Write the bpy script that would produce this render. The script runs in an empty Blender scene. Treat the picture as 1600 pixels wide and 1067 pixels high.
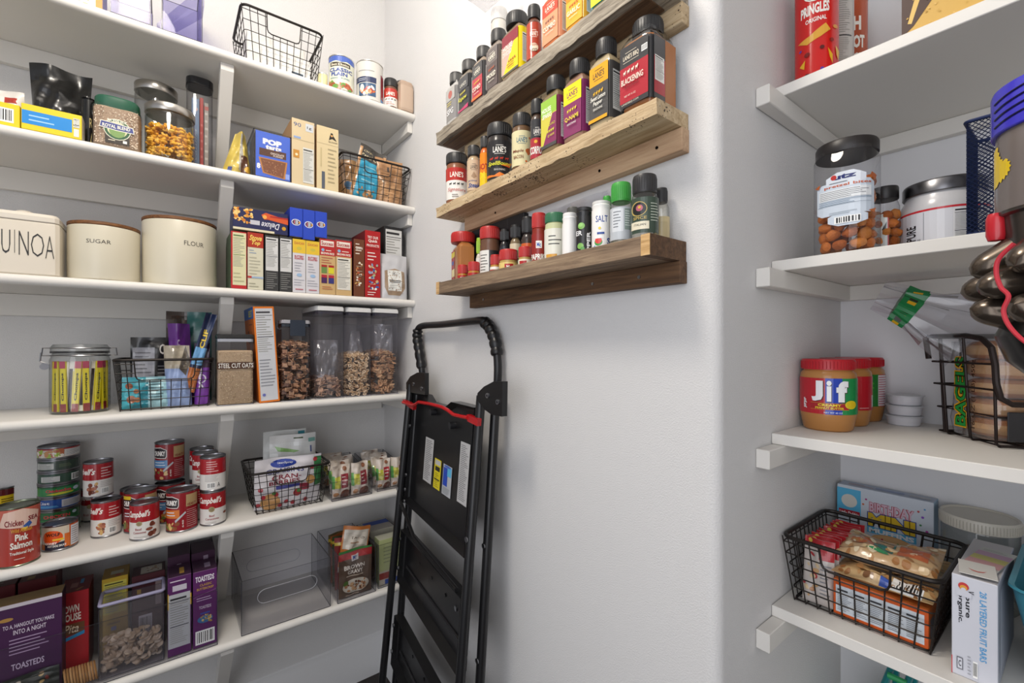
import bpy, bmesh, math, random
from mathutils import Vector, Matrix, noise
from mathutils.geometry import tessellate_polygon
random.seed(7)
SC = bpy.context.scene
COL = SC.collection
PI = math.pi

# ------------------------------------------------------------------ camera, world, lights, exposure
H = 1.40                       # camera height
F, CX, CY = 703.0, 800.0, 539.0   # focal length in pixels, principal point
YAW = math.radians(37.5)
cam_d = bpy.data.cameras.new('camera'); cam = bpy.data.objects.new('camera', cam_d); COL.objects.link(cam)
cam.location = (0, 0, H); cam.rotation_euler = (PI/2, 0, PI/2 - YAW)
cam_d.sensor_width = 36; cam_d.lens = F/1600*36; cam_d.shift_y = (CY-533.5)/1600
cam_d.clip_start = 0.02
SC.camera = cam
SC.view_settings.view_transform = 'Standard'; SC.view_settings.look = 'None'
SC.view_settings.gamma = 1; SC.view_settings.use_curve_mapping = False
SC.view_settings.exposure = 0.0
SC.cycles.transparent_max_bounces = 48
SC.cycles.max_bounces = 12
w = bpy.data.worlds.new('World'); SC.world = w; w.use_nodes = True
w.node_tree.nodes['Background'].inputs[0].default_value = (0.88, 0.91, 1.0, 1)
w.node_tree.nodes['Background'].inputs[1].default_value = 0.6
def area(name, loc, rot, size, power, color, sy=None):
    l = bpy.data.lights.new(name, 'AREA'); l.size = size; l.energy = power; l.color = color
    if sy: l.shape = 'RECTANGLE'; l.size_y = sy
    o = bpy.data.objects.new(name, l); o.location = loc; o.rotation_euler = rot; COL.objects.link(o); return o
lp = bpy.data.lights.new('ceiling_lamp', 'POINT'); lp.energy = 46; lp.color = (1.0, 0.92, 0.81); lp.shadow_soft_size = 0.16
lpo = bpy.data.objects.new('ceiling_lamp', lp); lpo.location = (-0.72, -0.12, 2.72); COL.objects.link(lpo)
area('doorway_light', (0.50, -1.0, 1.5), (math.radians(88), 0, math.radians(10)), 1.6, 23, (0.95, 0.96, 1.0), 2.2)

# ------------------------------------------------------------------ positions
dX, dY = -math.cos(YAW), math.sin(YAW)
rX, rY = math.sin(YAW), math.cos(YAW)
def ray(px):
    a = (px-CX)/F
    return dX+a*rX, dY+a*rY
def onX(px, X):
    x, y = ray(px); t = X/x
    return y*t, t
def onY(px, Y):
    x, y = ray(px); t = Y/y
    return x*t, t
def zh(py, t): return H+(CY-py)/F*t
XF, XW = -1.581, -1.886          # left shelves: front edge, wall behind
YS = 0.750                       # spice wall
XN, YN, YRF = -0.397, 1.353, 0.955   # niche side wall, niche back wall, right shelves' front edge
LS = [None]+[H+v for v in (0.881, 0.526, 0.1715, -0.183, -0.538, -0.892)]   # left shelf tops
RS = [None]+[H+v for v in (0.508, 0.1664, -0.1754, -0.517)]
TL, TR = 0.0256, 0.021

# ------------------------------------------------------------------ materials
def C(h, k=1.0):
    if not isinstance(h, str): return h
    v = [int(h[i:i+2], 16)/255 for i in (0, 2, 4)]
    return tuple((x/12.92 if x <= 0.04045 else ((x+0.055)/1.055)**2.4)*k for x in v)+(1.0,)
MATS = {}
def nodes(name):
    m = bpy.data.materials.new(name); m.use_nodes = True
    return m, m.node_tree.nodes, m.node_tree.links
def pm(key, rough=0.5, metal=0.0, spec=0.5, bump=0.0, bscale=300, coat=0.0, aniso=0):
    m, N, L = nodes(key); b = N['Principled BSDF']
    a = N.new('ShaderNodeAttribute'); a.attribute_name = 'Col'; L.new(a.outputs['Color'], b.inputs['Base Color'])
    b.inputs['Roughness'].default_value = rough; b.inputs['Metallic'].default_value = metal
    b.inputs['Specular IOR Level'].default_value = spec; b.inputs['Coat Weight'].default_value = coat
    if bump:
        n = N.new('ShaderNodeTexNoise'); n.inputs['Scale'].default_value = bscale; n.inputs['Detail'].default_value = 3
        tc = N.new('ShaderNodeTexCoord'); L.new(tc.outputs['Object'], n.inputs['Vector'])
        bp = N.new('ShaderNodeBump'); bp.inputs['Strength'].default_value = bump; bp.inputs['Distance'].default_value = 0.002
        L.new(n.outputs['Fac'], bp.inputs['Height']); L.new(bp.outputs['Normal'], b.inputs['Normal'])
    MATS[key] = m; return m
pm('paper', 0.45, spec=0.4); pm('matte', 0.75, spec=0.25); pm('gloss', 0.22, spec=0.5); pm('plastic', 0.35)
pm('ridged', 0.4); pm('foil', 0.3, spec=0.6, bump=0.25, bscale=60, coat=0.25)
pm('steel', 0.28, metal=1.0); pm('darkwire', 0.42, metal=0.55, spec=0.5); pm('food', 0.6, spec=0.3, bump=0.5, bscale=400)
pm('ceramic', 0.32, spec=0.5); pm('blackmetal', 0.33, spec=0.5, bump=0.04, bscale=700); pm('vacmetal', 0.22, metal=0.8)
def glassy(key, tint, edge, gloss=1.0, rough=0.03, haze=0.0):
    m, N, L = nodes(key); N.remove(N['Principled BSDF'])
    out = N['Material Output']
    tr = N.new('ShaderNodeBsdfTransparent'); gl = N.new('ShaderNodeBsdfGlossy'); gl.inputs['Roughness'].default_value = rough
    lw = N.new('ShaderNodeLayerWeight'); lw.inputs['Blend'].default_value = 0.35
    mc = N.new('ShaderNodeMix'); mc.data_type = 'RGBA'
    mc.inputs[6].default_value = C(tint); mc.inputs[7].default_value = C(edge)
    p = N.new('ShaderNodeMath'); p.operation = 'POWER'; p.inputs[1].default_value = 2.0
    L.new(lw.outputs['Facing'], p.inputs[0]); L.new(p.outputs[0], mc.inputs[0]); L.new(mc.outputs[2], tr.inputs[0])
    fr = N.new('ShaderNodeMath'); fr.operation = 'POWER'; fr.inputs[1].default_value = 5.0     # Schlick, the same from both sides of a thin wall
    lw2 = N.new('ShaderNodeLayerWeight'); lw2.inputs['Blend'].default_value = 0.5; L.new(lw2.outputs['Facing'], fr.inputs[0])
    mu = N.new('ShaderNodeMath'); mu.operation = 'MULTIPLY_ADD'; mu.inputs[1].default_value = 0.8*gloss; mu.inputs[2].default_value = 0.05*gloss
    L.new(fr.outputs[0], mu.inputs[0])
    base = tr.outputs[0]
    if haze:
        df = N.new('ShaderNodeBsdfDiffuse'); df.inputs[0].default_value = (0.85, 0.85, 0.87, 1); mh = N.new('ShaderNodeMixShader')
        mh.inputs[0].default_value = haze; L.new(base, mh.inputs[1]); L.new(df.outputs[0], mh.inputs[2]); base = mh.outputs[0]
    mx = N.new('ShaderNodeMixShader'); L.new(mu.outputs[0], mx.inputs[0]); L.new(base, mx.inputs[1]); L.new(gl.outputs[0], mx.inputs[2])
    L.new(mx.outputs[0], out.inputs['Surface']); MATS[key] = m; return m
glassy('clear', 'fcfcfd', 'd4d4d8', 0.8, 0.03); glassy('lilac', 'ebeaf6', 'bdb9da', 0.2); glassy('smoke', 'f0f0f2', '909094')
glassy('film', 'fafafc', 'd8d8dc', 1.6, 0.14, 0.07); glassy('glass', 'fafbfa', '8c908c', 1.2)
glassy('oxo', 'f4f3f6', 'b0b0b6', 0.8, 0.03, 0.03)
# mesh (perforated) metal for the pencil cup
def wallmat(key, col, bump, scale, rough=0.85):
    m, N, L = nodes(key); b = N['Principled BSDF']; b.inputs['Base Color'].default_value = C(col)
    b.inputs['Roughness'].default_value = rough; b.inputs['Specular IOR Level'].default_value = 0.25
    g = N.new('ShaderNodeNewGeometry')
    n = N.new('ShaderNodeTexNoise'); n.inputs['Scale'].default_value = scale; n.inputs['Detail'].default_value = 4; n.inputs['Roughness'].default_value = 0.6
    L.new(g.outputs['Position'], n.inputs['Vector'])
    bp = N.new('ShaderNodeBump'); bp.inputs['Strength'].default_value = bump; bp.inputs['Distance'].default_value = 0.004
    L.new(n.outputs['Fac'], bp.inputs['Height']); L.new(bp.outputs['Normal'], b.inputs['Normal'])
    MATS[key] = m
wallmat('wallpaint', 'd7d6d5', 0.40, 340); wallmat('shelfpaint', 'dddad4', 0.06, 25, 0.5); wallmat('trimpaint', 'dcdcdc', 0.05, 30, 0.5)
wallmat('whitewall', 'dcdcde', 0.08, 60)
def woodmat(key, c1, c2, c3, scale=1.0, pits=False, rough=0.75):
    m, N, L = nodes(key); b = N['Principled BSDF']; b.inputs['Roughness'].default_value = rough
    tc = N.new('ShaderNodeTexCoord'); mp = N.new('ShaderNodeMapping'); mp.inputs['Scale'].default_value = (4*scale, 60*scale, 60*scale)
    L.new(tc.outputs['Object'], mp.inputs['Vector'])
    n = N.new('ShaderNodeTexNoise'); n.inputs['Scale'].default_value = 1.6; n.inputs['Detail'].default_value = 8; n.inputs['Roughness'].default_value = 0.65
    n.inputs['Distortion'].default_value = 0.6
    L.new(mp.outputs[0], n.inputs['Vector'])
    r = N.new('ShaderNodeValToRGB'); e = r.color_ramp.elements
    e[0].position = 0.3; e[0].color = C(c1); e[1].position = 0.7; e[1].color = C(c3); q = e.new(0.5); q.color = C(c2)
    L.new(n.outputs['Fac'], r.inputs[0])
    src = r.outputs[0]
    if pits:
        v = N.new('ShaderNodeTexVoronoi'); v.inputs['Scale'].default_value = 150
        L.new(tc.outputs['Object'], v.inputs['Vector'])
        n2 = N.new('ShaderNodeTexNoise'); n2.inputs['Scale'].default_value = 18; L.new(tc.outputs['Object'], n2.inputs['Vector'])
        s = N.new('ShaderNodeMath'); s.operation = 'MULTIPLY_ADD'; s.inputs[1].default_value = -1.3; s.inputs[2].default_value = 0.78
        L.new(n2.outputs['Fac'], s.inputs[0])
        l = N.new('ShaderNodeMath'); l.operation = 'LESS_THAN'; L.new(v.outputs['Distance'], l.inputs[0]); L.new(s.outputs[0], l.inputs[1])
        mx = N.new('ShaderNodeMix'); mx.data_type = 'RGBA'; mx.inputs[7].default_value = C('3a2a1a')
        L.new(l.outputs[0], mx.inputs[0]); L.new(src, mx.inputs[6]); src = mx.outputs[2]
    L.new(src, b.inputs['Base Color'])
    bp = N.new('ShaderNodeBump'); bp.inputs['Strength'].default_value = 0.6; bp.inputs['Distance'].default_value = 0.003
    L.new(n.outputs['Fac'], bp.inputs['Height']); L.new(bp.outputs['Normal'], b.inputs['Normal'])
    MATS[key] = m
woodmat('wood_gray', '5a5046', '948a7a', 'b4aa9a', 1.3); woodmat('wood_tan', 'a08660', 'c0a884', 'd4c19e', 1.0, True)
woodmat('wood_brown', '5a4838', '86705a', 'a28c70', 0.9); woodmat('wood_pink', 'a07e60', 'bc9c7c', 'ccb090', 0.6)
woodmat('wood_dark', '3c2a1c', '5e432c', '745539', 0.9); woodmat('wood_lid', '4a2c12', '6f451f', '8a5a2c', 1.5, rough=0.5)
woodmat('wood_floor', '1c1613', '2a211c', '382c25', 0.4, rough=0.4); woodmat('wood_end', 'a8824f', 'c9a26d', 'd9b684', 1.0)

# ------------------------------------------------------------------ mesh builder
TXT = {}
def text_tris(s, bold=0.0, shear=0.0):
    k = (s, bold, shear)
    if k not in TXT:
        cu = bpy.data.curves.new('t', 'FONT'); cu.body = s; cu.size = 1; cu.resolution_u = 2; cu.offset = bold; cu.shear = shear
        o = bpy.data.objects.new('t', cu); me = bpy.data.meshes.new_from_object(o)
        vs = [tuple(v.co) for v in me.vertices]; fs = []
        for p in me.polygons: fs.append([vs[i][:2] for i in p.vertices])
        xs = [v[0] for v in vs] or [0, 1]; ys = [v[1] for v in vs] or [0, 1]
        x0, x1, y0, y1 = min(xs), max(xs), min(ys), max(ys)
        if x1-x0 < 1e-5: x1 = x0+1
        if y1-y0 < 1e-5: y1 = y0+1
        TXT[k] = [[((x-x0)/(x1-x0), (y-y0)/(y1-y0)) for x, y in f] for f in fs]
        bpy.data.objects.remove(o); bpy.data.curves.remove(cu); bpy.data.meshes.remove(me)
    return TXT[k]
def clip(poly, ax, lo, hi):
    for val, sgn in ((lo, 1), (hi, -1)):
        out = []; n = len(poly)
        for i in range(n):
            a, b = poly[i], poly[(i+1) % n]
            da, db = (a[ax]-val)*sgn, (b[ax]-val)*sgn
            if da >= -1e-9: out.append(a)
            if (da > 1e-9 and db < -1e-9) or (da < -1e-9 and db > 1e-9):
                t = da/(da-db); out.append((a[0]+(b[0]-a[0])*t, a[1]+(b[1]-a[1])*t))
        poly = out
        if len(poly) < 3: return []
    return poly
def strips(poly, ax, st):
    lo = min(p[ax] for p in poly); hi = max(p[ax] for p in poly)
    a = math.floor(lo/st+1e-6); b = math.ceil(hi/st-1e-6)
    if b-a <= 1: return [poly]
    r = []
    for i in range(a, b):
        q = clip(poly, ax, i*st, (i+1)*st)
        if len(q) >= 3: r.append(q)
    return r
class MB:
    def __init__(s): s.v = []; s.f = []; s.c = []; s.m = []
    def add(s, vs, fs, col, mat='paper'):
        n = len(s.v); s.v += [tuple(v) for v in vs]; col = C(col)
        for f in fs: s.f.append([n+i for i in f]); s.c.append(col); s.m.append(mat)
    def box(s, x0, x1, y0, y1, z0, z1, col, mat='paper', bv=0.0, cols=None):
        """cols: optional dict front/back/left/right/top/bottom"""
        cols = cols or {}
        g = lambda k: cols.get(k, col)
        if bv <= 0:
            V = [(x0,y0,z0),(x1,y0,z0),(x1,y1,z0),(x0,y1,z0),(x0,y0,z1),(x1,y0,z1),(x1,y1,z1),(x0,y1,z1)]
            for k, f in (('bottom',(3,2,1,0)),('top',(4,5,6,7)),('front',(0,1,5,4)),('right',(1,2,6,5)),('back',(2,3,7,6)),('left',(3,0,4,7))):
                s.add(V if k == 'bottom' else [], [], col)
                n = len(s.v)-8; s.f.append([n+i for i in f]); s.c.append(C(g(k))); s.m.append(mat)
            return
        b = bv; X = (x0, x1); Y = (y0, y1); Z = (z0, z1); n = len(s.v); idx = {}
        for i in (0,1):
            for j in (0,1):
                for k in (0,1):
                    sx, sy, sz = (1-2*i)*b, (1-2*j)*b, (1-2*k)*b
                    for a, p in enumerate(((X[i],Y[j]+sy,Z[k]+sz),(X[i]+sx,Y[j],Z[k]+sz),(X[i]+sx,Y[j]+sy,Z[k]))):
                        idx[(i,j,k,a)] = len(s.v); s.v.append(p)
        def F(l, k): s.f.append([idx[q] for q in l]); s.c.append(C(g(k))); s.m.append(mat)
        F([(0,0,0,0),(0,0,1,0),(0,1,1,0),(0,1,0,0)],'left'); F([(1,0,0,0),(1,1,0,0),(1,1,1,0),(1,0,1,0)],'right')
        F([(0,0,0,1),(1,0,0,1),(1,0,1,1),(0,0,1,1)],'front'); F([(0,1,0,1),(0,1,1,1),(1,1,1,1),(1,1,0,1)],'back')
        F([(0,0,0,2),(0,1,0,2),(1,1,0,2),(1,0,0,2)],'bottom'); F([(0,0,1,2),(1,0,1,2),(1,1,1,2),(0,1,1,2)],'top')
        for j in (0,1):
            for k in (0,1): F([(0,j,k,1),(0,j,k,2),(1,j,k,2),(1,j,k,1)], 'front' if j == 0 else 'back')
        for i in (0,1):
            for k in (0,1): F([(i,0,k,0),(i,0,k,2),(i,1,k,2),(i,1,k,0)], 'left' if i == 0 else 'right')
            for j in (0,1): F([(i,j,0,0),(i,j,0,1),(i,j,1,1),(i,j,1,0)], 'front' if j == 0 else 'back')
        for i in (0,1):
            for j in (0,1):
                for k in (0,1): F([(i,j,k,0),(i,j,k,1),(i,j,k,2)], 'front')
    def lathe(s, prof, col, mat='paper', seg=32, cx=0, cy=0, pw=2.0, sx=1, sy=1, cols=None):
        """prof: [(r,z)]; pw>2 gives a rounded square (superellipse)"""
        rings = []
        for r, z in prof:
            ring = []
            for i in range(seg):
                a = 2*PI*(i+0.5)/seg; ca, sa = math.cos(a), math.sin(a)
                k = 1.0 if pw == 2 else 1.0/((abs(ca)**pw+abs(sa)**pw)**(1.0/pw))
                ring.append(len(s.v)); s.v.append((cx+r*k*ca*sx, cy+r*k*sa*sy, z))
            rings.append(ring)
        for j in range(len(prof)-1):
            c = C(cols[j] if cols else col)
            for i in range(seg):
                k = (i+1) % seg
                s.f.append([rings[j][i], rings[j][k], rings[j+1][k], rings[j+1][i]]); s.c.append(c); s.m.append(mat)
        if prof[0][0] > 1e-6: s.f.append(rings[0][::-1]); s.c.append(C(cols[0] if cols else col)); s.m.append(mat)
        if prof[-1][0] > 1e-6: s.f.append(rings[-1]); s.c.append(C(cols[-1] if cols else col)); s.m.append(mat)
    def shell(s, prof, col, mat, seg=32, **kw):   # open-ended lathe (no caps)
        n = len(s.f); s.lathe(prof, col, mat, seg, **kw)
        keep = [i for i in range(n, len(s.f)) if len(s.f[i]) <= 4]
        s.f[n:] = [s.f[i] for i in keep]; s.c[n:] = [s.c[i] for i in keep]; s.m[n:] = [s.m[i] for i in keep]
    def tube(s, pts, r, col, mat='darkwire', seg=6, closed=False):
        pts = [Vector(p) for p in pts]; n = len(pts); rings = []
        prev = None
        for i, p in enumerate(pts):
            if closed: t = (pts[(i+1) % n]-pts[i-1])
            else: t = pts[min(i+1, n-1)]-pts[max(i-1, 0)]
            t.normalize()
            if prev is None:
                a = Vector((0, 0, 1)) if abs(t.z) < 0.9 else Vector((1, 0, 0)); nrm = t.cross(a).normalized()
            else:
                nrm = (prev-t*prev.dot(t)).normalized()
            prev = nrm; bn = t.cross(nrm); ring = []
            rr = r[i] if isinstance(r, (list, tuple)) else r
            for k in range(seg):
                a = 2*PI*k/seg; ring.append(len(s.v)); s.v.append(tuple(p+(nrm*math.cos(a)+bn*math.sin(a))*rr))
            rings.append(ring)
        c = C(col)
        for j in range(n if closed else n-1):
            A, B = rings[j], rings[(j+1) % n]
            for k in range(seg):
                q = (k+1) % seg; s.f.append([A[k], A[q], B[q], B[k]]); s.c.append(c); s.m.append(mat)
        if not closed:
            s.f.append(rings[0][::-1]); s.c.append(c); s.m.append(mat); s.f.append(rings[-1]); s.c.append(c); s.m.append(mat)
    def xform(s, M, start=0):
        for i in range(start, len(s.v)): s.v[i] = tuple(M @ Vector(s.v[i]))
    # ---- printed artwork laid on a surface fn(u,v,off) -> point, in metres
    def art(s, items, fn, w, h, su=None, sv=None, mat='paper', eps=0.00025):
        lay = 0
        for it in items:
            lay += 1; k = it[0]; polys = []; off = eps*(1+lay*0.45)
            if k == 'r': _, x, y, ww, hh, c = it; polys.append(([(x, y), (x+ww, y), (x+ww, y+hh), (x, y+hh)], c))
            elif k == 'c':
                _, x, y, rx, c = it[:5]; ry = it[5] if len(it) > 5 else rx*w/h
                polys.append(([(x+rx*math.cos(2*PI*i/18), y+ry*math.sin(2*PI*i/18)) for i in range(18)], c))
            elif k == 'p':
                for t in tessellate_polygon([[Vector((a, b, 0)) for a, b in it[1]]]): polys.append(([it[1][i] for i in t], it[2]))
            elif k in ('t', 'tr', 'tl', 'tu'):
                _, x, y, ww, hh, txt, c = it[:7]; bold = it[7] if len(it) > 7 else 0.0; sh = it[8] if len(it) > 8 else 0.0
                for f in text_tris(txt, bold, sh):
                    if k == 't': polys.append(([(x+a*ww, y+b*hh) for a, b in f], c))
                    elif k == 'tu': polys.append(([(x+ww-a*ww, y+hh-b*hh) for a, b in f], c))   # upside down
                    elif k == 'tr': polys.append(([(x+b*ww, y+hh-a*hh) for a, b in f], c))      # reads downward
                    else: polys.append(([(x+ww-b*ww, y+a*hh) for a, b in f], c))                # reads upward
            elif k == 'l':
                _, x, y, ww, hh, n, c = it
                for i in range(n):
                    yy = y+hh*(n-1-i)/n; q = random.uniform(0.55, 1.0)*ww
                    polys.append(([(x, yy+hh/n*0.36), (x+q, yy+hh/n*0.36), (x+q, yy+hh/n*0.66), (x, yy+hh/n*0.66)], c))
            elif k == 'b':
                _, x, y, ww, hh = it[:5]; polys.append(([(x, y), (x+ww, y), (x+ww, y+hh), (x, y+hh)], 'f2f2f0')); lay += 1
                q = x+ww*0.08
                while q < x+ww*0.92:
                    a = random.choice((0.03, 0.05, 0.07))*ww
                    polys.append(([(q, y+hh*0.12), (q+a, y+hh*0.12), (q+a, y+hh*0.9), (q, y+hh*0.9)], '181818')); q += a+random.choice((0.04, 0.06))*ww
            elif k == 'f':     # a heap of food: random ellipses
                _, x, y, ww, hh, n, cs = it[:7]; sz = it[7] if len(it) > 7 else 0.12
                for i in range(n):
                    a, b = x+random.random()*ww, y+random.random()*hh; q = sz*random.uniform(0.6, 1.2)
                    th = random.random()*PI; rx, ry = q*w, q*w*random.uniform(0.45, 0.9)
                    polys.append(([(a+(rx*math.cos(t)*math.cos(th)-ry*math.sin(t)*math.sin(th))/w, b+(rx*math.cos(t)*math.sin(th)+ry*math.sin(t)*math.cos(th))/h) for t in [2*PI*j/9 for j in range(9)]], random.choice(cs)))
            for j, (pl, c) in enumerate(polys):
                pl = clip(clip([(min(max(a, -1), 2), min(max(b, -1), 2)) for a, b in pl], 0, 0, 1) or [], 1, 0, 1) if pl else []
                if len(pl) < 3: continue
                o2 = off+(j*eps*0.04 if k == 'f' else (eps*0.3 if k == 'b' and j else 0))
                P = [(a*w, b*h) for a, b in pl]
                for q in (strips(P, 0, su) if su else [P]):
                    for z in (strips(q, 1, sv) if sv else [q]):
                        s.add([fn(a, b, o2) for a, b in z], [list(range(len(z)))], c, mat)
    def art_face(s, items, x0, z0, w, h, y, mat='paper', **kw):    # front face at local y
        s.art(items, lambda u, v, o: (x0+u, y-o, z0+v), w, h, mat=mat, **kw)
    def art_right(s, items, x, y0, z0, w, h, mat='paper'):
        s.art(items, lambda u, v, o: (x+o, y0+u, z0+v), w, h, mat=mat)
    def art_left(s, items, x, y1, z0, w, h, mat='paper'):
        s.art(items, lambda u, v, o: (x-o, y1-u, z0+v), w, h, mat=mat)
    def art_top(s, items, x0, y0, z, w, h, mat='paper'):
        s.art(items, lambda u, v, o: (x0+u, y0+v, z+o), w, h, mat=mat)
    def art_cyl(s, items, R, z0, h, face=0.0, span=PI, mat='paper', pw=2.0, cx=0, cy=0, taper=0.0):
        """covers `span` radians centred on direction `face` (0 = local -y, + = turned to +x)"""
        w = R*span
        if span == PI:      # positions were read across the visible width: turn them into positions along the arc
            A = lambda x: 0.5+math.asin(min(1.0, max(-1.0, 2*x-1)))/PI if 0 <= x <= 1 else x
            q = []
            for it in items:
                it = list(it)
                if it[0] == 'p': it[1] = [(A(a), b) for a, b in it[1]]
                elif it[0] == 'c':
                    if len(it) < 6: it.append(it[3]*2*R/h)
                    a, b = A(it[1]-it[3]), A(it[1]+it[3]); it[1], it[3] = (a+b)/2, (b-a)/2
                else: a, b = A(it[1]), A(it[1]+it[3]); it[1], it[3] = a, b-a
                q.append(tuple(it))
            items = q
        def fn(u, v, o):
            a = -PI/2+face+(u-w/2)/R; ca, sa = math.cos(a), math.sin(a)
            k = 1.0 if pw == 2 else 1.0/((abs(ca)**pw+abs(sa)**pw)**(1.0/pw))
            rr = R*(1-taper*v/h)+o
            return (cx+rr*k*ca, cy+rr*k*sa, z0+v)
        s.art(items, fn, w, h, su=R*0.16, mat=mat)
    def build(s, name, parent=None, loc=None, rot=None, mats=None):
        me = bpy.data.meshes.new(name); me.from_pydata(s.v, [], s.f); 
        ks = []
        for k in s.m:
            if k not in ks: ks.append(k)
        for k in ks: me.materials.append(MATS[k])
        mi = {k: i for i, k in enumerate(ks)}
        me.polygons.foreach_set('material_index', [mi[k] for k in s.m])
        at = me.attributes.new('Col', 'FLOAT_COLOR', 'FACE')
        at.data.foreach_set('color', [x for c in s.c for x in c])
        me.polygons.foreach_set('use_smooth', [True]*len(s.f))
        me.update(); me.set_sharp_from_angle(angle=math.radians(32))
        o = bpy.data.objects.new(name, me); COL.objects.link(o)
        if parent: o.parent = parent
        if loc: o.location = loc
        if rot: o.rotation_euler = rot
        return o
def tag(o, label, cat, group=None, kind=None):
    if label: o['label'] = label
    if cat: o['category'] = cat
    if group: o['group'] = group
    if kind: o['kind'] = kind
    return o
def thing(name, label, cat, loc, rz=0.0, group=None, rot=None):
    o = bpy.data.objects.new(name, None); COL.objects.link(o); o.empty_display_size = 0.02
    o.location = loc; o.rotation_euler = rot if rot else (0, 0, rz)
    return tag(o, label, cat, group)
def struct(o): o['kind'] = 'structure'; return o
RL = PI/2      # things on the left shelves face +X
def copy_tree(o, parent=None):
    c = o.copy(); COL.objects.link(c)
    if parent: c.parent = parent
    for ch in list(o.children): copy_tree(ch, c)
    return c
# placement: from where an edge is seen and which shelf it stands on
def Lflat(px0, px1, pyt, shelf, sb):
    X = XF-sb; a, ta = onX(px0, X); b, tb = onX(px1, X); t = (ta+tb)/2
    z = LS[shelf]
    return (X, (a+b)/2, z), abs(b-a), zh(pyt, t)-z
def Rflat(px0, px1, pyt, z, Y):
    a, ta = onY(px0, Y); b, tb = onY(px1, Y); t = (ta+tb)/2
    return ((a+b)/2, Y, z), abs(b-a), zh(pyt, t)-z
def ang(px): return math.atan((px-CX)/F)
def Round(px0, px1, plane, val, sb):
    """round thing whose nearest side is sb behind the front plane; returns centre, radius, depth"""
    a = (ang(px0)+ang(px1))/2; hf = abs(ang(px1)-ang(px0))/2
    x, y = dX*math.cos(a)+rX*math.sin(a), dY*math.cos(a)+rY*math.sin(a)
    R = 0.03
    for i in range(12):
        D = (val-sb-R)/x if plane == 'X' else (val+sb+R)/y
        R = D*math.sin(hf)
    return D*x, D*y, R, D*math.cos(a)
def Lround(px0, px1, pyt, shelf, sb, base=None):
    x, y, R, t = Round(px0, px1, 'X', XF, sb); z = LS[shelf] if base is None else base
    return (x, y, z), R, zh(pyt, t-R if pyt < CY else t+R)-z
def Rround(px0, px1, pyt, z, Yf, sb):
    x, y, R, t = Round(px0, px1, 'Y', Yf, sb)
    return (x, y, z), R, zh(pyt, t-R if pyt < CY else t+R)-z
def facing(loc, rz):      # angle that turns a label on a round thing towards the camera
    return 0.0
# ================================================================== the room
def slab(name, x0, x1, y0, y1, z0, z1, mat, kind=True, bv=0, parent=None, col='ffffff'):
    m = MB(); cx, cy, cz = (x0+x1)/2, (y0+y1)/2, z0
    m.box(x0-cx, x1-cx, y0-cy, y1-cy, 0, z1-z0, col, mat, bv)
    o = m.build(name, parent, (cx, cy, cz))
    if kind: struct(o)
    return o
ZC = 3.08
slab('floor', XW-0.1, 1.6, -2.4, YN+0.1, -0.1, 0, 'wood_floor')
slab('ceiling', XW-0.1, 1.6, -2.4, YN+0.1, ZC, ZC+0.1, 'whitewall')
slab('wall_left', XW-0.1, XW, -2.4, YS, 0, ZC, 'wallpaint')
slab('wall_right', 1.5, 1.6, -1.0, YN+0.1, 0, ZC, 'wallpaint')
slab('wall_niche', XN, 1.5, YN, YN+0.1, 0, ZC, 'whitewall')
# centre wall with a bullnose corner; its right face is the niche's side
m = MB(); R = 0.022; XC = XN
prof = [(XW-0.1, YS), (XC-R, YS)]+[(XC-R+R*math.sin(a), YS+R-R*math.cos(a)) for a in [PI/2*i/8 for i in range(1, 8)]]+[(XC, YS+R), (XC, YN+0.1), (XW-0.1, YN+0.1)]
n = len(prof)
m.add([(x, y, 0) for x, y in prof]+[(x, y, ZC) for x, y in prof], [[i, (i+1) % n, n+(i+1) % n, n+i] for i in range(n)]+[list(range(n, 2*n)), list(range(n))[::-1]], 'ffffff', 'wallpaint')
struct(m.build('wall_center'))
# baseboards with a stepped profile
def baseboard(name, x0, y0, x1, y1, nx, ny):
    pr = [(0, 0), (0.014, 0), (0.014, 0.10), (0.011, 0.108), (0.011, 0.135), (0.007, 0.143), (0.005, 0.165), (0, 0.17)]
    m = MB(); k = len(pr); L = math.hypot(x1-x0, y1-y0)
    m.add([(x0+nx*a, y0+ny*a, b) for a, b in pr]+[(x1+nx*a, y1+ny*a, b) for a, b in pr], [[i, (i+1) % k, k+(i+1) % k, k+i] for i in range(k)]+[list(range(k)), list(range(k, 2*k))], 'ffffff', 'trimpaint')
    struct(m.build(name))
baseboard('baseboard_left', XW, -2.4, XW, YS, 1, 0)
baseboard('baseboard_center', XW, YS, XN-R, YS, 0, -1)
baseboard('baseboard_niche', XN, YN, 1.5, YN, 0, -1)

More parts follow.
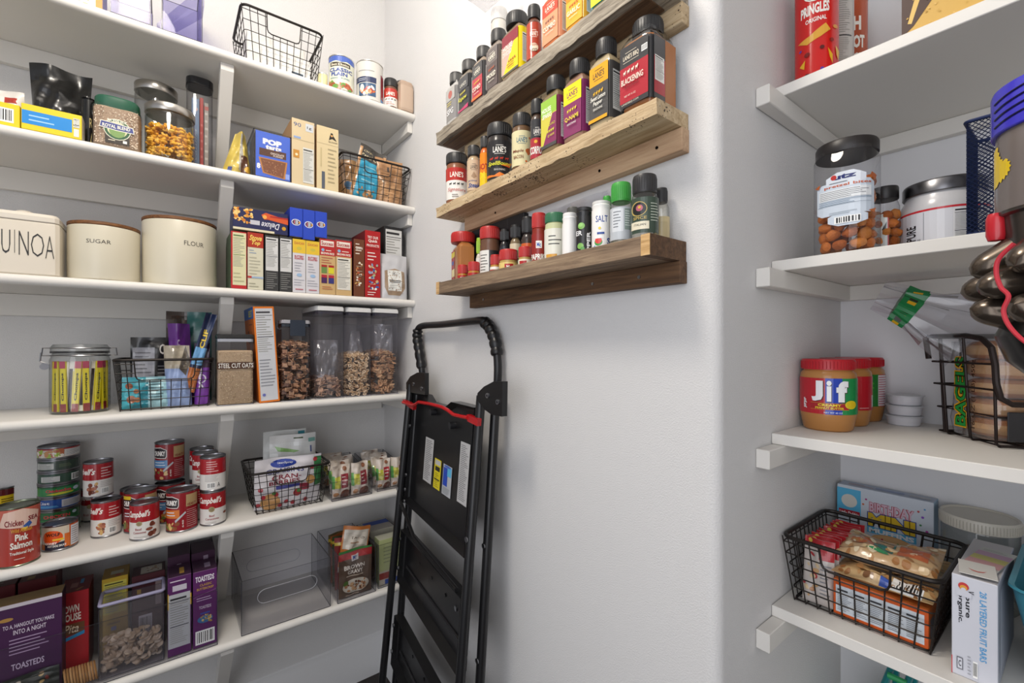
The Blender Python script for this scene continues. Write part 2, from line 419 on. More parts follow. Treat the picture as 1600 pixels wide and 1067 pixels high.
# ------------------------------------------------------------------ left shelves: board with bullnose, cleats, braces
lab = ['', 'topmost white shelf on the left wall, holding the clear bins and an upright wire basket', 'second white shelf from the top, holding the macaroni jar and blue pastry box', 'white left shelf holding the cream canisters and row of rice boxes',
       'white left shelf holding the clamp jar and cereal containers', 'white left shelf holding the soup and tuna cans', 'lowest white left shelf, holding purple cracker boxes and clear bins']
bx0, _ = onX(345, XF-0.03); bx1, _ = onX(365.5, XF-0.03)
for i in range(1, 7):
    z = LS[i]; t = thing('wall_shelf', lab[i], 'shelf', (XW, 0, z), 0, 'white wall shelves on the left wall')
    m = MB(); r = TL/2; x1 = XF-XW; y0, y1 = -2.2, YS
    pr = [(0, -TL), (x1-r, -TL)]+[(x1-r+r*math.sin(a), -r-r*math.cos(a)) for a in [PI*k/10 for k in range(1, 10)]]+[(x1-r, 0), (0, 0)]
    k = len(pr)
    m.add([(a, y0, b) for a, b in pr]+[(a, y1-0.001, b) for a, b in pr], [[q, (q+1) % k, k+(q+1) % k, k+q] for q in range(k)]+[list(range(k)), list(range(k, 2*k))], 'ffffff', 'shelfpaint')
    m.build('board', t)
    m = MB(); m.box(0.001, 0.02, y0, y1-0.02, -TL-0.062, -TL-0.0005, 'ffffff', 'shelfpaint', 0.001); m.build('back_cleat', t)
    m = MB(); m.box(0.02, x1-0.025, y1-0.0195, y1-0.001, -TL-0.042, -TL-0.0005, 'ffffff', 'shelfpaint', 0.001); m.build('side_cleat', t)
    # diagonal brace from under the front edge back to the wall
    m = MB(); tp = x1-0.03; hh = 0.322
    P = [(tp, -TL-0.0005), (tp, -TL-0.022), (0.032, -TL-hh), (0.021, -TL-hh), (0.021, -TL-hh+0.035), (tp-0.045, -TL-0.0005)]
    k = len(P)
    m.add([(a, bx0, b) for a, b in P]+[(a, bx1, b) for a, b in P], [[q, (q+1) % k, k+(q+1) % k, k+q] for q in range(k)]+[list(range(k)), list(range(k, 2*k))], 'ffffff', 'shelfpaint')
    m.build('brace', t)
# ------------------------------------------------------------------ right shelves
labr = ['', 'upper right shelf holding the red chip can and gold box', 'right shelf holding the pretzel jar and white protein tub', 'right shelf holding peanut butter jars and bagel basket', 'lowest right shelf holding the snack basket and fruit bar box']
for i in range(1, 5):
    z = RS[i]; t = thing('niche_shelf', labr[i], 'shelf', (XN, YN, z), 0, 'white shelves in the right niche')
    m = MB(); m.box(0.001, 1.8, YRF-YN, -0.001, -TR, 0, 'ffffff', 'shelfpaint', 0.0012); m.build('board', t)
    m = MB(); m.box(0.0008, 0.0255, YRF-YN-0.068, -0.021, -TR-0.036 if i < 3 else -TR-0.036, -TR-0.0005, 'ffffff', 'shelfpaint', 0.0015); m.build('side_cleat', t)
    m = MB(); m.box(0.0008, 1.8, -0.0205, -0.001, -TR-0.036, -TR-0.0005, 'ffffff', 'shelfpaint', 0.001); m.build('back_cleat', t)
# ------------------------------------------------------------------ reclaimed-wood spice shelves
YSF = 0.653; SX0, SX1 = -1.231, -0.452
SZ = [None, H+0.646, H+0.417, H+0.160]
def rough_plank(m, x0, x1, y0, y1, z0, z1, mat, amp):
    nx = 60
    def jit(x, k): return amp*noise.noise(Vector((x*35, k*7.1, z0*3)))
    V = []; 
    for i in range(nx+1):
        x = x0+(x1-x0)*i/nx
        V += [(x, y0+jit(x, 1), z0+jit(x, 2)*0.6), (x, y1, z0), (x, y1, z1), (x, y0+jit(x, 3), z1+jit(x, 4)*0.4), (x, y0+jit(x, 5)*1.2, (z0+z1)/2)]
    Fc = []
    for i in range(nx):
        a = i*5; b = a+5
        Fc += [[a, b, b+1, a+1], [a+1, b+1, b+2, a+2], [a+2, b+2, b+3, a+3], [a+3, b+3, b+4, a+4], [a+4, b+4, b, a]]
    Fc += [[0, 1, 2, 3, 4], [nx*5+k for k in (4, 3, 2, 1, 0)]]
    m.add(V, Fc, 'ffffff', mat)
def spice_shelf(label, z, th, front, under, cl0, cl1, clmat, x0=SX0, x1=SX1, yf=YSF):
    t = thing('spice_shelf', label, 'shelf', ((x0+x1)/2, YS, z), 0, 'reclaimed wood spice shelves')
    w2 = (x1-x0)/2
    m = MB(); rough_plank(m, -w2, w2, yf-YS, -0.0008, -th, 0, front, 0.004); m.build('plank', t)
    if under:
        m = MB(); m.box(-w2+0.012, w2-0.03, yf-YS+0.016, -0.03, -th-0.003, -th, 'ffffff', under); m.build('underside_board', t)
    m = MB(); m.box(-w2+0.045, w2+0.002, -0.024, -0.0008, cl0-z, cl1-z-0.0005, 'ffffff', clmat, 0.001)
    c = m.build('wall_cleat', t)
    for px in (-0.18, 0.2, 0.34):
        m = MB(); m.tube([(px, -0.0243, (cl0+cl1)/2-z), (px, -0.0255, (cl0+cl1)/2-z)], 0.003, '2a2624', 'steel', 10); m.build('screw', c)
    return t
spice_shelf('weathered grey plank spice shelf, highest of the three on the centre wall', SZ[1], 0.034, 'wood_gray', 'wood_dark', H+0.575, H+0.613, 'wood_tan')
spice_shelf('light tan pitted plank spice shelf, middle of the three', SZ[2], 0.028, 'wood_tan', None, H+0.347, H+0.389, 'wood_pink')
# the lowest one is a shallow box with a front lip
x0, x1, yf = -1.207, -0.456, 0.640
t = thing('spice_shelf', 'brown wooden tray spice shelf with front lip, lowest of the three', 'shelf', ((x0+x1)/2, YS, H+0.1514), 0, 'reclaimed wood spice shelves')
w2 = (x1-x0)/2; e = 0.018
m = MB(); m.box(-w2+e, w2-e, yf-YS+0.016, -0.001, 0, 0.009, 'ffffff', 'wood_brown'); m.build('tray_floor', t)
m = MB(); m.box(-w2+e, w2-e, yf-YS, yf-YS+0.0155, 0, 0.034, 'ffffff', 'wood_brown', 0.0008); m.build('front_lip', t)
for sgn in (-1, 1):
    a, b = sorted((sgn*(w2-e), sgn*w2))
    m = MB(); m.box(a+0.0002, b, yf-YS+0.001, -0.001, 0, 0.036, 'ffffff', 'wood_dark'); m.box(a+0.0002, b, yf-YS-0.0005, yf-YS+0.0012, 0, 0.036, 'ffffff', 'wood_end')
    m.build('side_board', t)
m = MB(); m.box(-w2+0.05, w2+0.002, -0.024, -0.001, -0.040, -0.0005, 'ffffff', 'wood_dark', 0.001); c = m.build('wall_cleat', t)
for px in (-0.25, 0.17, 0.29):
    m = MB(); m.tube([(px, -0.0243, -0.02), (px, -0.0255, -0.02)], 0.0035, '8a8a8c', 'steel', 10); m.build('screw', c)
# ================================================================== builders for the goods
def cface(loc, rz):
    vx, vy = -loc[0], -loc[1]
    c, s = math.cos(-rz), math.sin(-rz)
    x, y = vx*c-vy*s, vx*s+vy*c
    return math.atan2(x, -y)
def off(loc, rz, dx, dy, dz=0):
    c, s = math.cos(rz), math.sin(rz)
    return (loc[0]+dx*c-dy*s, loc[1]+dx*s+dy*c, loc[2]+dz)
def carton(name, label, cat, pl, D, col, front=(), right=(), left=(), top=(), cols=None, rz=RL, tw=0.0, group=None, mat='paper', lean=0.0, flap=None, bv=0.0009):
    """pl: (centre of the front's foot, width, height)"""
    loc, W, Hh = pl
    m = MB(); m.box(-W/2, W/2, -D/2, D/2, 0, Hh, col, mat, bv, cols)
    k = dict(mat=mat)
    if front: m.art_face(front, -W/2, 0, W, Hh, -D/2, **k)
    if right: m.art_right(right, W/2, -D/2, 0, D, Hh, **k)
    if left: m.art_left(left, -W/2, D/2, 0, D, Hh, **k)
    if top: m.art_top(top, -W/2, -D/2, Hh, W, D, **k)
    if flap: m.box(-W/2+0.002, W/2-0.002, -D/2+0.0003, -D/2+0.001, Hh, Hh+flap, cols.get('top', col) if cols else col, mat)
    dz = abs(math.sin(lean))*W/2 if lean else 0
    l = off(loc, rz, 0, D/2, dz+0.0003)
    o = m.build(name, None, l); o.rotation_mode = 'XYZ'
    o.rotation_euler = (0, lean, rz+tw) if not lean else (Matrix.Rotation(rz+tw, 4, 'Z') @ Matrix.Rotation(lean, 4, 'Y')).to_euler()
    return tag(o, label, cat, group)
def can(label, loc, R, h, lab, art=(), rz=0, group=None, top='8c8c90', face=None, seam='7d7d80', name='food_can'):
    t = thing(name, label, 'can', loc, rz, group)
    m = MB(); m.lathe([(R*0.96, 0), (R, 0.0008), (R, 0.003), (R*0.965, 0.0045), (R*0.965, h-0.0045), (R, h-0.003), (R, h-0.0008), (R*0.975, h), (R*0.95, h-0.0008), (R*0.93, h-0.004), (R*0.8, h-0.0045), (R*0.76, h-0.0036), (R*0.5, h-0.0045), (0, h-0.0045)], top, 'steel', 36)
    if h > 0.06 and 'pull' in name: pass
    m.build('can_body', t)
    m = MB(); z0, z1 = 0.005, h-0.005; r = R*0.975
    m.shell([(r, z0), (r, z1)], lab, 'gloss', 36)
    m.art_cyl(art, r, z0, z1-z0, cface(loc, rz) if face is None else face, mat='gloss')
    m.build('paper_label', t)
    return t
def bottle(label, loc, R, h, body, lab, art, cap, caph=0.28, rz=0, group='spice bottles', face=None, pw=2, D=None, lz=(0.08, 0.95), neck=0.62, capr=0.8, labw=None, side=(), glass=False, fill=1.0, name='spice_jar', matt='gloss', capmat='ridged'):
    """round (pw=2) or squared bottle. R is half the width; D the depth. h overall; label between fractions lz of the body height"""
    t = thing(name, label, 'jar', loc, rz, group)
    hb = h*(1-caph); sy = (D/2/R) if D else 1.0
    m = MB(); sh = hb*0.90
    prof = [(R*0.9, 0), (R*0.985, 0.002), (R, 0.006), (R, sh-0.006), (R*0.96, sh), (R*neck+R*0.1, hb*0.965), (R*neck, hb*0.985), (R*neck, hb+0.004)]
    if glass:
        m.lathe(prof, 'ffffff', 'glass', 28, pw=pw, sy=sy)
        m.build('bottle', t)
        m = MB(); zt = max(0.01, sh*fill)
        m.lathe([(R*0.86, 0.003), (R*0.93, 0.006), (R*0.93, zt-0.002), (R*0.90, zt)], body, 'food', 24, pw=pw, sy=sy); m.build('spice', t)
    else:
        m.lathe(prof, body, matt, 28, pw=pw, sy=sy); m.build('bottle', t)
    m = MB(); z0, z1 = hb*lz[0]*0.95, sh*lz[1]; rr = R+0.0004
    f = (cface(loc, rz) if face is None else face)
    if pw == 2:
        n = len(m.v); m.art_cyl([('r', 0, 0, 1, 1, lab)]+list(art), rr, z0, z1-z0, f, span=labw or PI, mat='gloss')
    else:
        m.shell([(rr, z0), (rr, z1)], lab, 'gloss', 28, pw=pw, sy=sy)
        fw = R*1.72
        m.art(list(art), lambda u, v, o: (-fw/2+u, -R*sy-0.0006-o, z0+v), fw, z1-z0, mat='gloss')
        if side: m.art(list(side), lambda u, v, o: (R+0.0006+o, -R*sy*0.8+u, z0+v), R*sy*1.6, z1-z0, mat='gloss')
    m.build('paper_label', t)
    m = MB(); rc = R*capr; hc = h*caph; n = 40; V = []; zc = hb-0.001
    pr = [(rc*0.985, zc), (rc, zc+0.001), (rc, h-hc*0.12), (rc*0.95, h-hc*0.02), (rc*0.9, h), (0, h)]
    m.lathe(pr, cap, capmat, 32)
    if hc > 0.008:
        for i in range(32):
            a = 2*PI*i/32; x, y = rc*math.cos(a), rc*math.sin(a); e = 0.00035
            m.tube([(x, y, zc+hc*0.1), (x, y, h-hc*0.2)], 0.0006, cap, capmat, 4)
    m.build('cap', t)
    return t
def pouch(name, label, cat, loc, W, Hh, D, col, art=(), rz=RL, rot=None, group=None, mat='foil', top=0.06, gus=True, seed=1, skew=0.0, wt=1.0, wb=1.0, back=None, parent=None, seal=None, wob=1.0):
    """soft pack: pillow between a flat top seal and a gusseted foot"""
    rnd = random.Random(seed); ph = [rnd.random()*6 for _ in range(6)]
    nu, nv = 18, 22
    def shape(u, v):      # u,v 0..1 -> x, half-thickness, z
        wv = wt*v+wb*(1-v); 
        x = (u-0.5)*W*wv+skew*v*Hh
        prof = min(1.0, v/0.16)**0.6 if gus else min(1.0, v/0.14)
        q = max(0.0, min(1.0, (1-top-v)/0.55)); prof *= q**0.7 if q > 0 else 0
        if gus and v < 0.16: prof = 0.72+0.28*(v/0.16)
        b = (max(0.0, 1-abs(2*u-1)**3.0))**0.6
        th = D/2*prof*b
        wr = (0.0022*math.sin(9*u+5*v+ph[0])+0.0016*math.sin(17*u-11*v+ph[1])+0.0012*math.sin(31*v+7*u+ph[2]))*wob*(0.3+b)*min(1, W/0.12)
        bend = 0.004*math.sin(3*u+ph[3])*v*wob+0.006*v*v*math.sin(2*PI*u+ph[4])*wob
        return x, th, v*Hh, wr, bend
    def front(u, v, o):
        x, th, z, wr, bend = shape(u, v); return (x, -th-0.0004+(wr if th > 0.0008 else wr*0.3)+bend-o, z)
    def backp(u, v):
        x, th, z, wr, bend = shape(u, v); return (x, th+0.0004+bend-(wr*0.4 if th > 0.001 else -wr*0.3), z)
    m = MB(); n0 = 0
    V = [front(i/nu, j/nv, 0) for j in range(nv+1) for i in range(nu+1)]
    B = [backp(i/nu, j/nv) for j in range(nv+1) for i in range(nu+1)]
    K = nu+1; Fc = []; Fb = []
    for j in range(nv):
        for i in range(nu):
            a = j*K+i; Fc.append([a, a+1, a+K+1, a+K]); Fb.append([a+K, a+K+1, a+1, a])
    m.add(V, Fc, col, mat); m.add(B, Fb, back or col, mat)
    N = len(V)
    def edge(l):
        m.f += [[l[i], l[i]+N, l[i+1]+N, l[i+1]] for i in range(len(l)-1)]; m.c += [C(col)]*(len(l)-1); m.m += [mat]*(len(l)-1)
    edge([i for i in range(K)]); edge([nv*K+i for i in range(K)]); edge([j*K for j in range(nv+1)]); edge([j*K+nu for j in range(nv+1)])
    if art: m.art(list(art), lambda u, v, o: front(u/W, v/Hh, o+0.0003), W, Hh, su=W/nu, sv=Hh/nv, mat=mat, eps=0.0003)
    o = m.build(name, parent, loc, rot or (0, 0, rz))
    if not parent: tag(o, label, cat, group)
    return o
def rect_loop(w, d, z, r, n=5, cx=0, cy=0):
    P = []
    for sx, sy, a0 in ((1, -1, -PI/2), (1, 1, 0), (-1, 1, PI/2), (-1, -1, PI)):
        for k in range(n+1):
            a = a0+PI/2*k/n; P.append((cx+sx*(w/2-r)+r*math.cos(a), cy+sy*(d/2-r)+r*math.sin(a), z))
    return P
def basket(label, loc, w, d, h, rz=0, wb=None, db=None, nx=9, ny=5, nz=5, col='2c2724', rim=0.0038, wire=0.0012, group='black wire baskets', cut=(0.36, 0.30), rot=None, handle=True):
    """tapered wire basket with a thick rim and a handle notch in front and back walls"""
    wb = wb or w*0.9; db = db or d*0.86
    t = thing('wire_basket', label, 'basket', loc, rz, group, rot)
    m = MB(); m.tube(rect_loop(w, d, h, 0.02), rim, col, 'darkwire', 8, True); m.build('rim', t)
    m = MB(); z0 = wire+0.0006
    lerp = lambda a, b, k: a+(b-a)*k
    def W(z): k = (z-z0)/(h-z0); return lerp(wb, w, k), lerp(db, d, k)
    c0, c1 = 0.5-cut[0]/2, 0.5+cut[0]/2; zc = h*(1-cut[1])
    # uprights front/back, running under the floor
    for i in range(nx+1):
        f = i/nx
        incut = handle and c0 < f < c1
        zt = zc if incut else h
        wt, dt = W(zt)
        pts = [((f-0.5)*wt, -dt/2, zt), ((f-0.5)*wb, -db/2, z0), ((f-0.5)*wb, db/2, z0), ((f-0.5)*wt, dt/2, zt)]
        m.tube(pts, wire, col, 'darkwire', 5)
    for i in range(ny+1):
        f = i/ny-0.5
        m.tube([(-w/2, f*d, h), (-wb/2, f*db, z0+0.002), (wb/2, f*db, z0+0.002), (w/2, f*d, h)], wire, col, 'darkwire', 5)
    for j in range(nz+1):
        z = z0+(h-z0)*(j+0.15)/(nz+0.6); a, b = W(z)
        if handle and z > zc:
            for sy in (-1, 1):
                m.tube([(-a/2, sy*b/2, z), ((c0-0.5)*a, sy*b/2, z)], wire, col, 'darkwire', 5); m.tube([(a/2, sy*b/2, z), ((c1-0.5)*a, sy*b/2, z)], wire, col, 'darkwire', 5)
            for sx in (-1, 1): m.tube([(sx*a/2, -b/2, z), (sx*a/2, b/2, z)], wire, col, 'darkwire', 5)
        else: m.tube(rect_loop(a, b, z, 0.012, 3), wire, col, 'darkwire', 5, True)
    m.build('wire_grid', t)
    if handle:
        for sy in (-1, 1):
            a, b = W(zc); r = 0.012
            P = [((c0-0.5)*w, sy*d/2, h-0.001), ((c0-0.5)*a, sy*b/2, zc+r), ((c0-0.5)*a+r*0.3, sy*b/2, zc+r*0.3), ((c0-0.5)*a+r, sy*b/2, zc), ((c1-0.5)*a-r, sy*b/2, zc), ((c1-0.5)*a-r*0.3, sy*b/2, zc+r*0.3), ((c1-0.5)*a, sy*b/2, zc+r), ((c1-0.5)*w, sy*d/2, h-0.001)]
            m = MB(); m.tube(P, wire*1.5, col, 'darkwire', 6); m.build('handle_opening', t)
    return t
def open_bin(label, loc, w, d, h, rz=RL, mat='clear', name='clear_bin', th=0.003, slots=False, group=None, hf=None, cat='bin', edge='b8b8c0'):
    """open clear box; hf: lower front height"""
    t = thing(name, label, cat, loc, rz, group)
    hf = hf or h
    m = MB(); x, y = w/2, d/2
    O = [(-x, -y), (x, -y), (x, y), (-x, y)]; I = [(-x+th, -y+th), (x-th, -y+th), (x-th, y-th), (-x+th, y-th)]
    hs = [hf, hf, h, h]
    V = [(a, b, 0.0004) for a, b in O]+[(O[i][0], O[i][1], hs[i]) for i in range(4)]+[(I[i][0], I[i][1], hs[i]) for i in range(4)]+[(a, b, th) for a, b in I]
    Fc = [[3, 2, 1, 0], [12, 13, 14, 15]]
    for i in range(4):
        j = (i+1) % 4; Fc += [[i, j, 4+j, 4+i], [8+i, 8+j, 12+j, 12+i]]
    m.add(V, Fc, 'ffffff', mat); m.build('bin_walls', t)
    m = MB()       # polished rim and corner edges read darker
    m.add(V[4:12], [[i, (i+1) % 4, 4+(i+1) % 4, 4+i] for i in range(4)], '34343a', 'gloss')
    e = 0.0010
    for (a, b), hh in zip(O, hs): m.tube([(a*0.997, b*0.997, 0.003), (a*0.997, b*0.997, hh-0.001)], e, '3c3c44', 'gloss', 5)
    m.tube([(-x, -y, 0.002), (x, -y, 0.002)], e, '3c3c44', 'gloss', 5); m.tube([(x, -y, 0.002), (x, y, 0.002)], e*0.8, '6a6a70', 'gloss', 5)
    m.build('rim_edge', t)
    if slots:
        for yy, hh in ((-y-0.0006, hf), (y-th-0.0012, h)):
            P = []; zc = hh*0.62; ww = w*0.25; r = hh*0.13
            for k in range(13): a = -PI/2+PI*k/12; P.append((ww+r*math.cos(a), yy, zc+r*math.sin(a)))
            for k in range(13): a = PI/2+PI*k/12; P.append((-ww+r*math.cos(a), yy, zc+r*math.sin(a)))
            m = MB(); m.tube(P, 0.0009, 'a6a6ac', 'gloss', 6, True); m.build('handle_slot', t)
    return t
def bits(name, label, kind, pts, mk, cols, mat='food', group=None, seed=3, parent=None):
    """a heap that nobody could count, as one object"""
    rnd = random.Random(seed); m = MB()
    for p in pts:
        n = len(m.v); mk(m, rnd.choice(cols), rnd, mat)
        Mx = Matrix.Translation(p) @ Matrix.Rotation(rnd.random()*6.28, 4, 'Z') @ Matrix.Rotation(rnd.random()*6.28, 4, 'X')
        m.xform(Mx, n)
    # put the origin at the heap's foot
    xs = [v[0] for v in m.v]; ys = [v[1] for v in m.v]; zs = [v[2] for v in m.v]
    c = ((min(xs)+max(xs))/2, (min(ys)+max(ys))/2, min(zs)); m.v = [(a-c[0], b-c[1], d-c[2]) for a, b, d in m.v]
    o = m.build(name, None, c)
    return tag(o, label, kind, group, 'stuff')
def blob(m, col, rnd, mat, a=0.006, b=0.004, c=0.003):
    m.lathe([(0.0001, -c), (b*0.7, -c*0.7), (b, 0), (b*0.7, c*0.7), (0.0001, c)], col, mat, 7, sx=a/b)
def ringbit(m, col, rnd, mat, R=0.005, r=0.0019):
    m.tube([(R*math.cos(a), R*math.sin(a), 0) for a in [2*PI*i/8 for i in range(8)]], r, col, mat, 5, True)
def flake(m, col, rnd, mat, s=0.008):
    m.box(-s, s, -s*0.8, s*0.8, -0.0012, 0.0012, col, mat, 0.0008)
def elbow(m, col, rnd, mat, R=0.006, r=0.0032):
    m.tube([(R*math.cos(a), R*math.sin(a), 0) for a in [PI*i/6*1.05 for i in range(6)]], r, col, mat, 6)
def shell_pts(loc, R, z0, z1, n, rnd, pw=2, inner=0.72, sy=1.0, rz=0, heap=0.0):
    """points packed just inside a round or squared wall, plus a top layer"""
    P = []
    for i in range(n):
        a = rnd.random()*2*PI; ca, sa = math.cos(a), math.sin(a)
        k = 1.0 if pw == 2 else 1.0/((abs(ca)**pw+abs(sa)**pw)**(1.0/pw))
        topl = rnd.random() < 0.28
        rr = R*k*(math.sqrt(rnd.random()) if topl else rnd.uniform(inner, 1.0))
        z = z1-rnd.random()*0.01+heap*(1-(rr/R)**2) if topl else rnd.uniform(z0, z1)
        x, y = rr*ca, rr*sa*sy; c, s = math.cos(rz), math.sin(rz)
        P.append(Vector((loc[0]+x*c-y*s, loc[1]+x*s+y*c, loc[2]+z)))
    return P
# shared scraps of print
def facts(bg='f0efe9', ink='3a3a3a', x=0.08, y=0.06, w=0.84, h=0.88, n=16):
    return [('r', x, y, w, h, bg), ('r', x+w*0.05, y+h*0.915, w*0.8, h*0.04, ink), ('r', x+w*0.04, y+h*0.86, w*0.92, h*0.012, ink), ('l', x+w*0.05, y+h*0.42, w*0.9, h*0.43, int(n*0.8), '8a8a84' if ink != 'd8d8d8' else 'aaaaaa'),
            ('r', x+w*0.04, y+h*0.385, w*0.92, h*0.015, ink), ('l', x+w*0.05, y+h*0.05, w*0.9, h*0.32, int(n*0.7), '9a9a94')]
# ================================================================== spice bottles on the centre wall
def sq(px0, px1, pyt, shelf, setb, label, body, lab, art, cap, D=None, side=None, **k):
    """square bottle: px0..px1 = its front face"""
    Yf = (YSF if shelf < 3 else 0.640)+setb; z = SZ[shelf]+0.0008
    loc, W, Hh = Rflat(px0, px1, pyt, z, Yf); D = D or min(W, 0.042)
    if side is None: side = facts(n=10, x=0.1, w=0.7, y=0.15, h=0.7)
    return bottle(label, (loc[0], loc[1]+D/2, z), W/2, Hh, body, lab, art, cap, pw=6, D=D, side=side, group='spice bottles on the %s plank' % ('top' if shelf == 1 else 'middle' if shelf == 2 else 'lowest'), **k)
def rd(px0, px1, pyt, shelf, setb, label, body, lab, art, cap, **k):
    Yf = (YSF if shelf < 3 else 0.640)+setb; z = SZ[shelf]+0.0008
    loc, R, Hh = Rround(px0, px1, pyt, z, Yf, 0)
    return bottle(label, loc, R, Hh, body, lab, art, cap, group='spice bottles on the %s plank' % ('top' if shelf == 1 else 'middle' if shelf == 2 else 'lowest'), **k)
BK = '242425'
def lanes(y=0.7, col='e8e2d0', h=0.13, txt="LANE'S"): return [('t', 0.25, y, 0.5, h, txt, col, 0.02), ('r', 0.3, y-0.04, 0.4, 0.012, col), ('r', 0.36, y+h+0.02, 0.28, 0.012, col)]
def beasts(y, col, x=0.2, w=0.6):   # row of little animal marks
    r = []
    for i in range(4):
        a = x+w*i/4; q = w/4
        r += [('r', a+q*0.1, y, q*0.55, 0.035, col), ('r', a+q*0.55, y+0.02, q*0.2, 0.03, col), ('r', a+q*0.12, y-0.025, q*0.08, 0.03, col), ('r', a+q*0.5, y-0.025, q*0.08, 0.03, col)]
    return r
def sqart(topc, botc, name, ink, c2='e8e2d0', split=0.62, sub=True, brand="LANE'S"):
    a = [('r', 0, 0, 1, split, botc), ('r', 0, split, 1, 1-split, topc), ('t', 0.2, split+0.12, 0.6, 0.11, brand, c2, 0.02), ('r', 0.25, split+0.08, 0.5, 0.01, c2), ('r', 0.3, split+0.26, 0.4, 0.01, c2)]
    a += beasts(split-0.16, ink)+[('t', 0.1, split-0.38, 0.8, 0.12, name, ink if not sub else c2, 0.02), ('t', 0.25, split-0.47, 0.5, 0.035, 'SEASONING', c2)]
    return a
# --- top plank
sq(696, 712, 113, 1, 0.004, 'small grey bottle lettered SPG, leftmost on the top spice plank', 'b9b7b4', '8b8988', [('r', 0, 0.62, 1, 0.38, 'b4b2ae'), ('c', 0.5, 0.8, 0.22, 'b5645a'), ('l', 0.15, 0.45, 0.7, 0.14, 2, 'd8c860'), ('t', 0.15, 0.18, 0.7, 0.18, 'SPG', 'e8e8e8', 0.02)], BK, caph=0.2, capr=0.66, D=0.04)
sq(715, 733, 93.5, 1, 0.004, 'black bottle with yellow-green script beside the small grey bottle, top plank', '8a7f70', '3a3a3c', [('r', 0, 0.62, 1, 0.38, '4a4a4c'), ('t', 0.2, 0.72, 0.6, 0.11, "LANE'S", 'c8c4b8', 0.02), ('p', [(0, 0), (1, 0), (1, 0.12), (0, 0.04)], 'c03a6a')]+beasts(0.5, 'd8c83a')+[('t', 0.08, 0.25, 0.84, 0.16, 'Kapow', 'd4d02c', 0.02, 0.3)], BK, caph=0.2, capr=0.7)
sq(737, 755, 72, 1, 0.004, 'bottle with charcoal top and red label, third from left on top plank', '9a8a78', '4b4a4a', sqart('4b4a4a', 'b8404a', 'COMBO', 'e0b040')+[('r', 0, 0, 1, 0.07, 'd8743a')], BK, caph=0.2, capr=0.7)
sq(759, 779, 45, 1, 0.004, 'brownish grey bottle with small orange animals and white SMOKED lettering, top plank', '8f8378', '5f5654', sqart('706865', '5a4e4c', 'SMOKED', 'b0583a'), BK, caph=0.2, capr=0.7)
sq(783, 812, 20, 1, 0.004, 'bottle with maroon top and diagonal yellow and pink label, top plank', '7d6a55', 'e6cf1c', [('r', 0, 0, 1, 0.72, 'd8a898'), ('p', [(1, 0), (0.05, 0), (0.75, 0.72), (1, 0.72)], 'ecd41a'), ('r', 0, 0.72, 1, 0.28, '8a2f3a'), ('t', 0.05, 0.62, 0.6, 0.13, 'HOUSE', 'f0d8d0', 0.03), ('t', 0.05, 0.48, 0.55, 0.12, 'DIVIDED', 'f0d8d0', 0.03), ('r', 0, 0, 1, 0.05, '55554f')]+beasts(0.28, 'a04a2a', 0.4, 0.5)+[('l', 0.35, 0.12, 0.5, 0.12, 2, 'a04a2a')], BK, caph=0.19, capr=0.72, D=0.042)
rd(823, 846, 3, 1, 0.006, 'round dark red bottle reading APPLEWOOD with black cap, top plank', '5a3020', 'a8402c', lanes(0.62, 'f0e0d0')+[('c', 0.5, 0.3, 0.27, 'e8dcc0'), ('t', 0.28, 0.32, 0.44, 0.1, 'Apple', 'a8402c', 0.01), ('t', 0.3, 0.17, 0.4, 0.1, 'WOOD', '5a3a2a', 0.02)], BK, caph=0.22, capr=0.85)
sq(846, 874, -30, 1, 0.004, 'tall bottle with red top and salmon orange label, top plank', 'b06030', 'e09a78', sqart('c8503c', 'e39a74', 'COMBO', '7a5a50', split=0.66), BK, caph=0.18, capr=0.72)
sq(883, 912, -55, 1, 0.004, 'tall golden yellow bottle near the right end of the top plank', 'c88a20', 'e8a830', sqart('d98a28', 'ecb040', 'GARLIC', 'c05a2a', 'f2ead0'), BK, caph=0.18, capr=0.72)
sq(923, 950, -80, 1, 0.004, 'tall bottle with cyan and yellow label at the right end of the top plank', 'c8b060', '3fb4cc', sqart('3fb4cc', '3fb4cc', 'LEMON', 'f0e030')+[('p', [(0, 0), (1, 0), (0, 0.4)], 'ecdc3a')], BK, caph=0.18, capr=0.72)
# clear tub behind with a zip bag lying on it
loc, R, Hh = Rround(772, 798, 16, SZ[1]+0.0008, YSF, 0.060)
bottle('clear round jar with white label, behind the maroon and yellow bottle', (loc[0], YS-R-0.002, loc[2]), R, Hh+0.01, 'c8c4bc', 'e4e0d8', [('r', 0, 0.75, 1, 0.05, 'b05a48'), ('l', 0.3, 0.3, 0.5, 0.3, 3, '8a8680')], 'd8d6d2', caph=0.12, capr=0.98, neck=0.9, group=None, lz=(0.45, 0.95))
pouch('zip_bag', 'clear zip bag with pink seal edge lying over the top of a round jar', 'bag', (loc[0]+0.03, YS-0.045, SZ[1]+Hh+0.012), 0.12, 0.06, 0.02, 'ffffff', [('r', 0, 0.86, 1, 0.12, 'd86a98')], rot=(math.radians(80), 0.0, 0.1), mat='film', seed=5, gus=False)
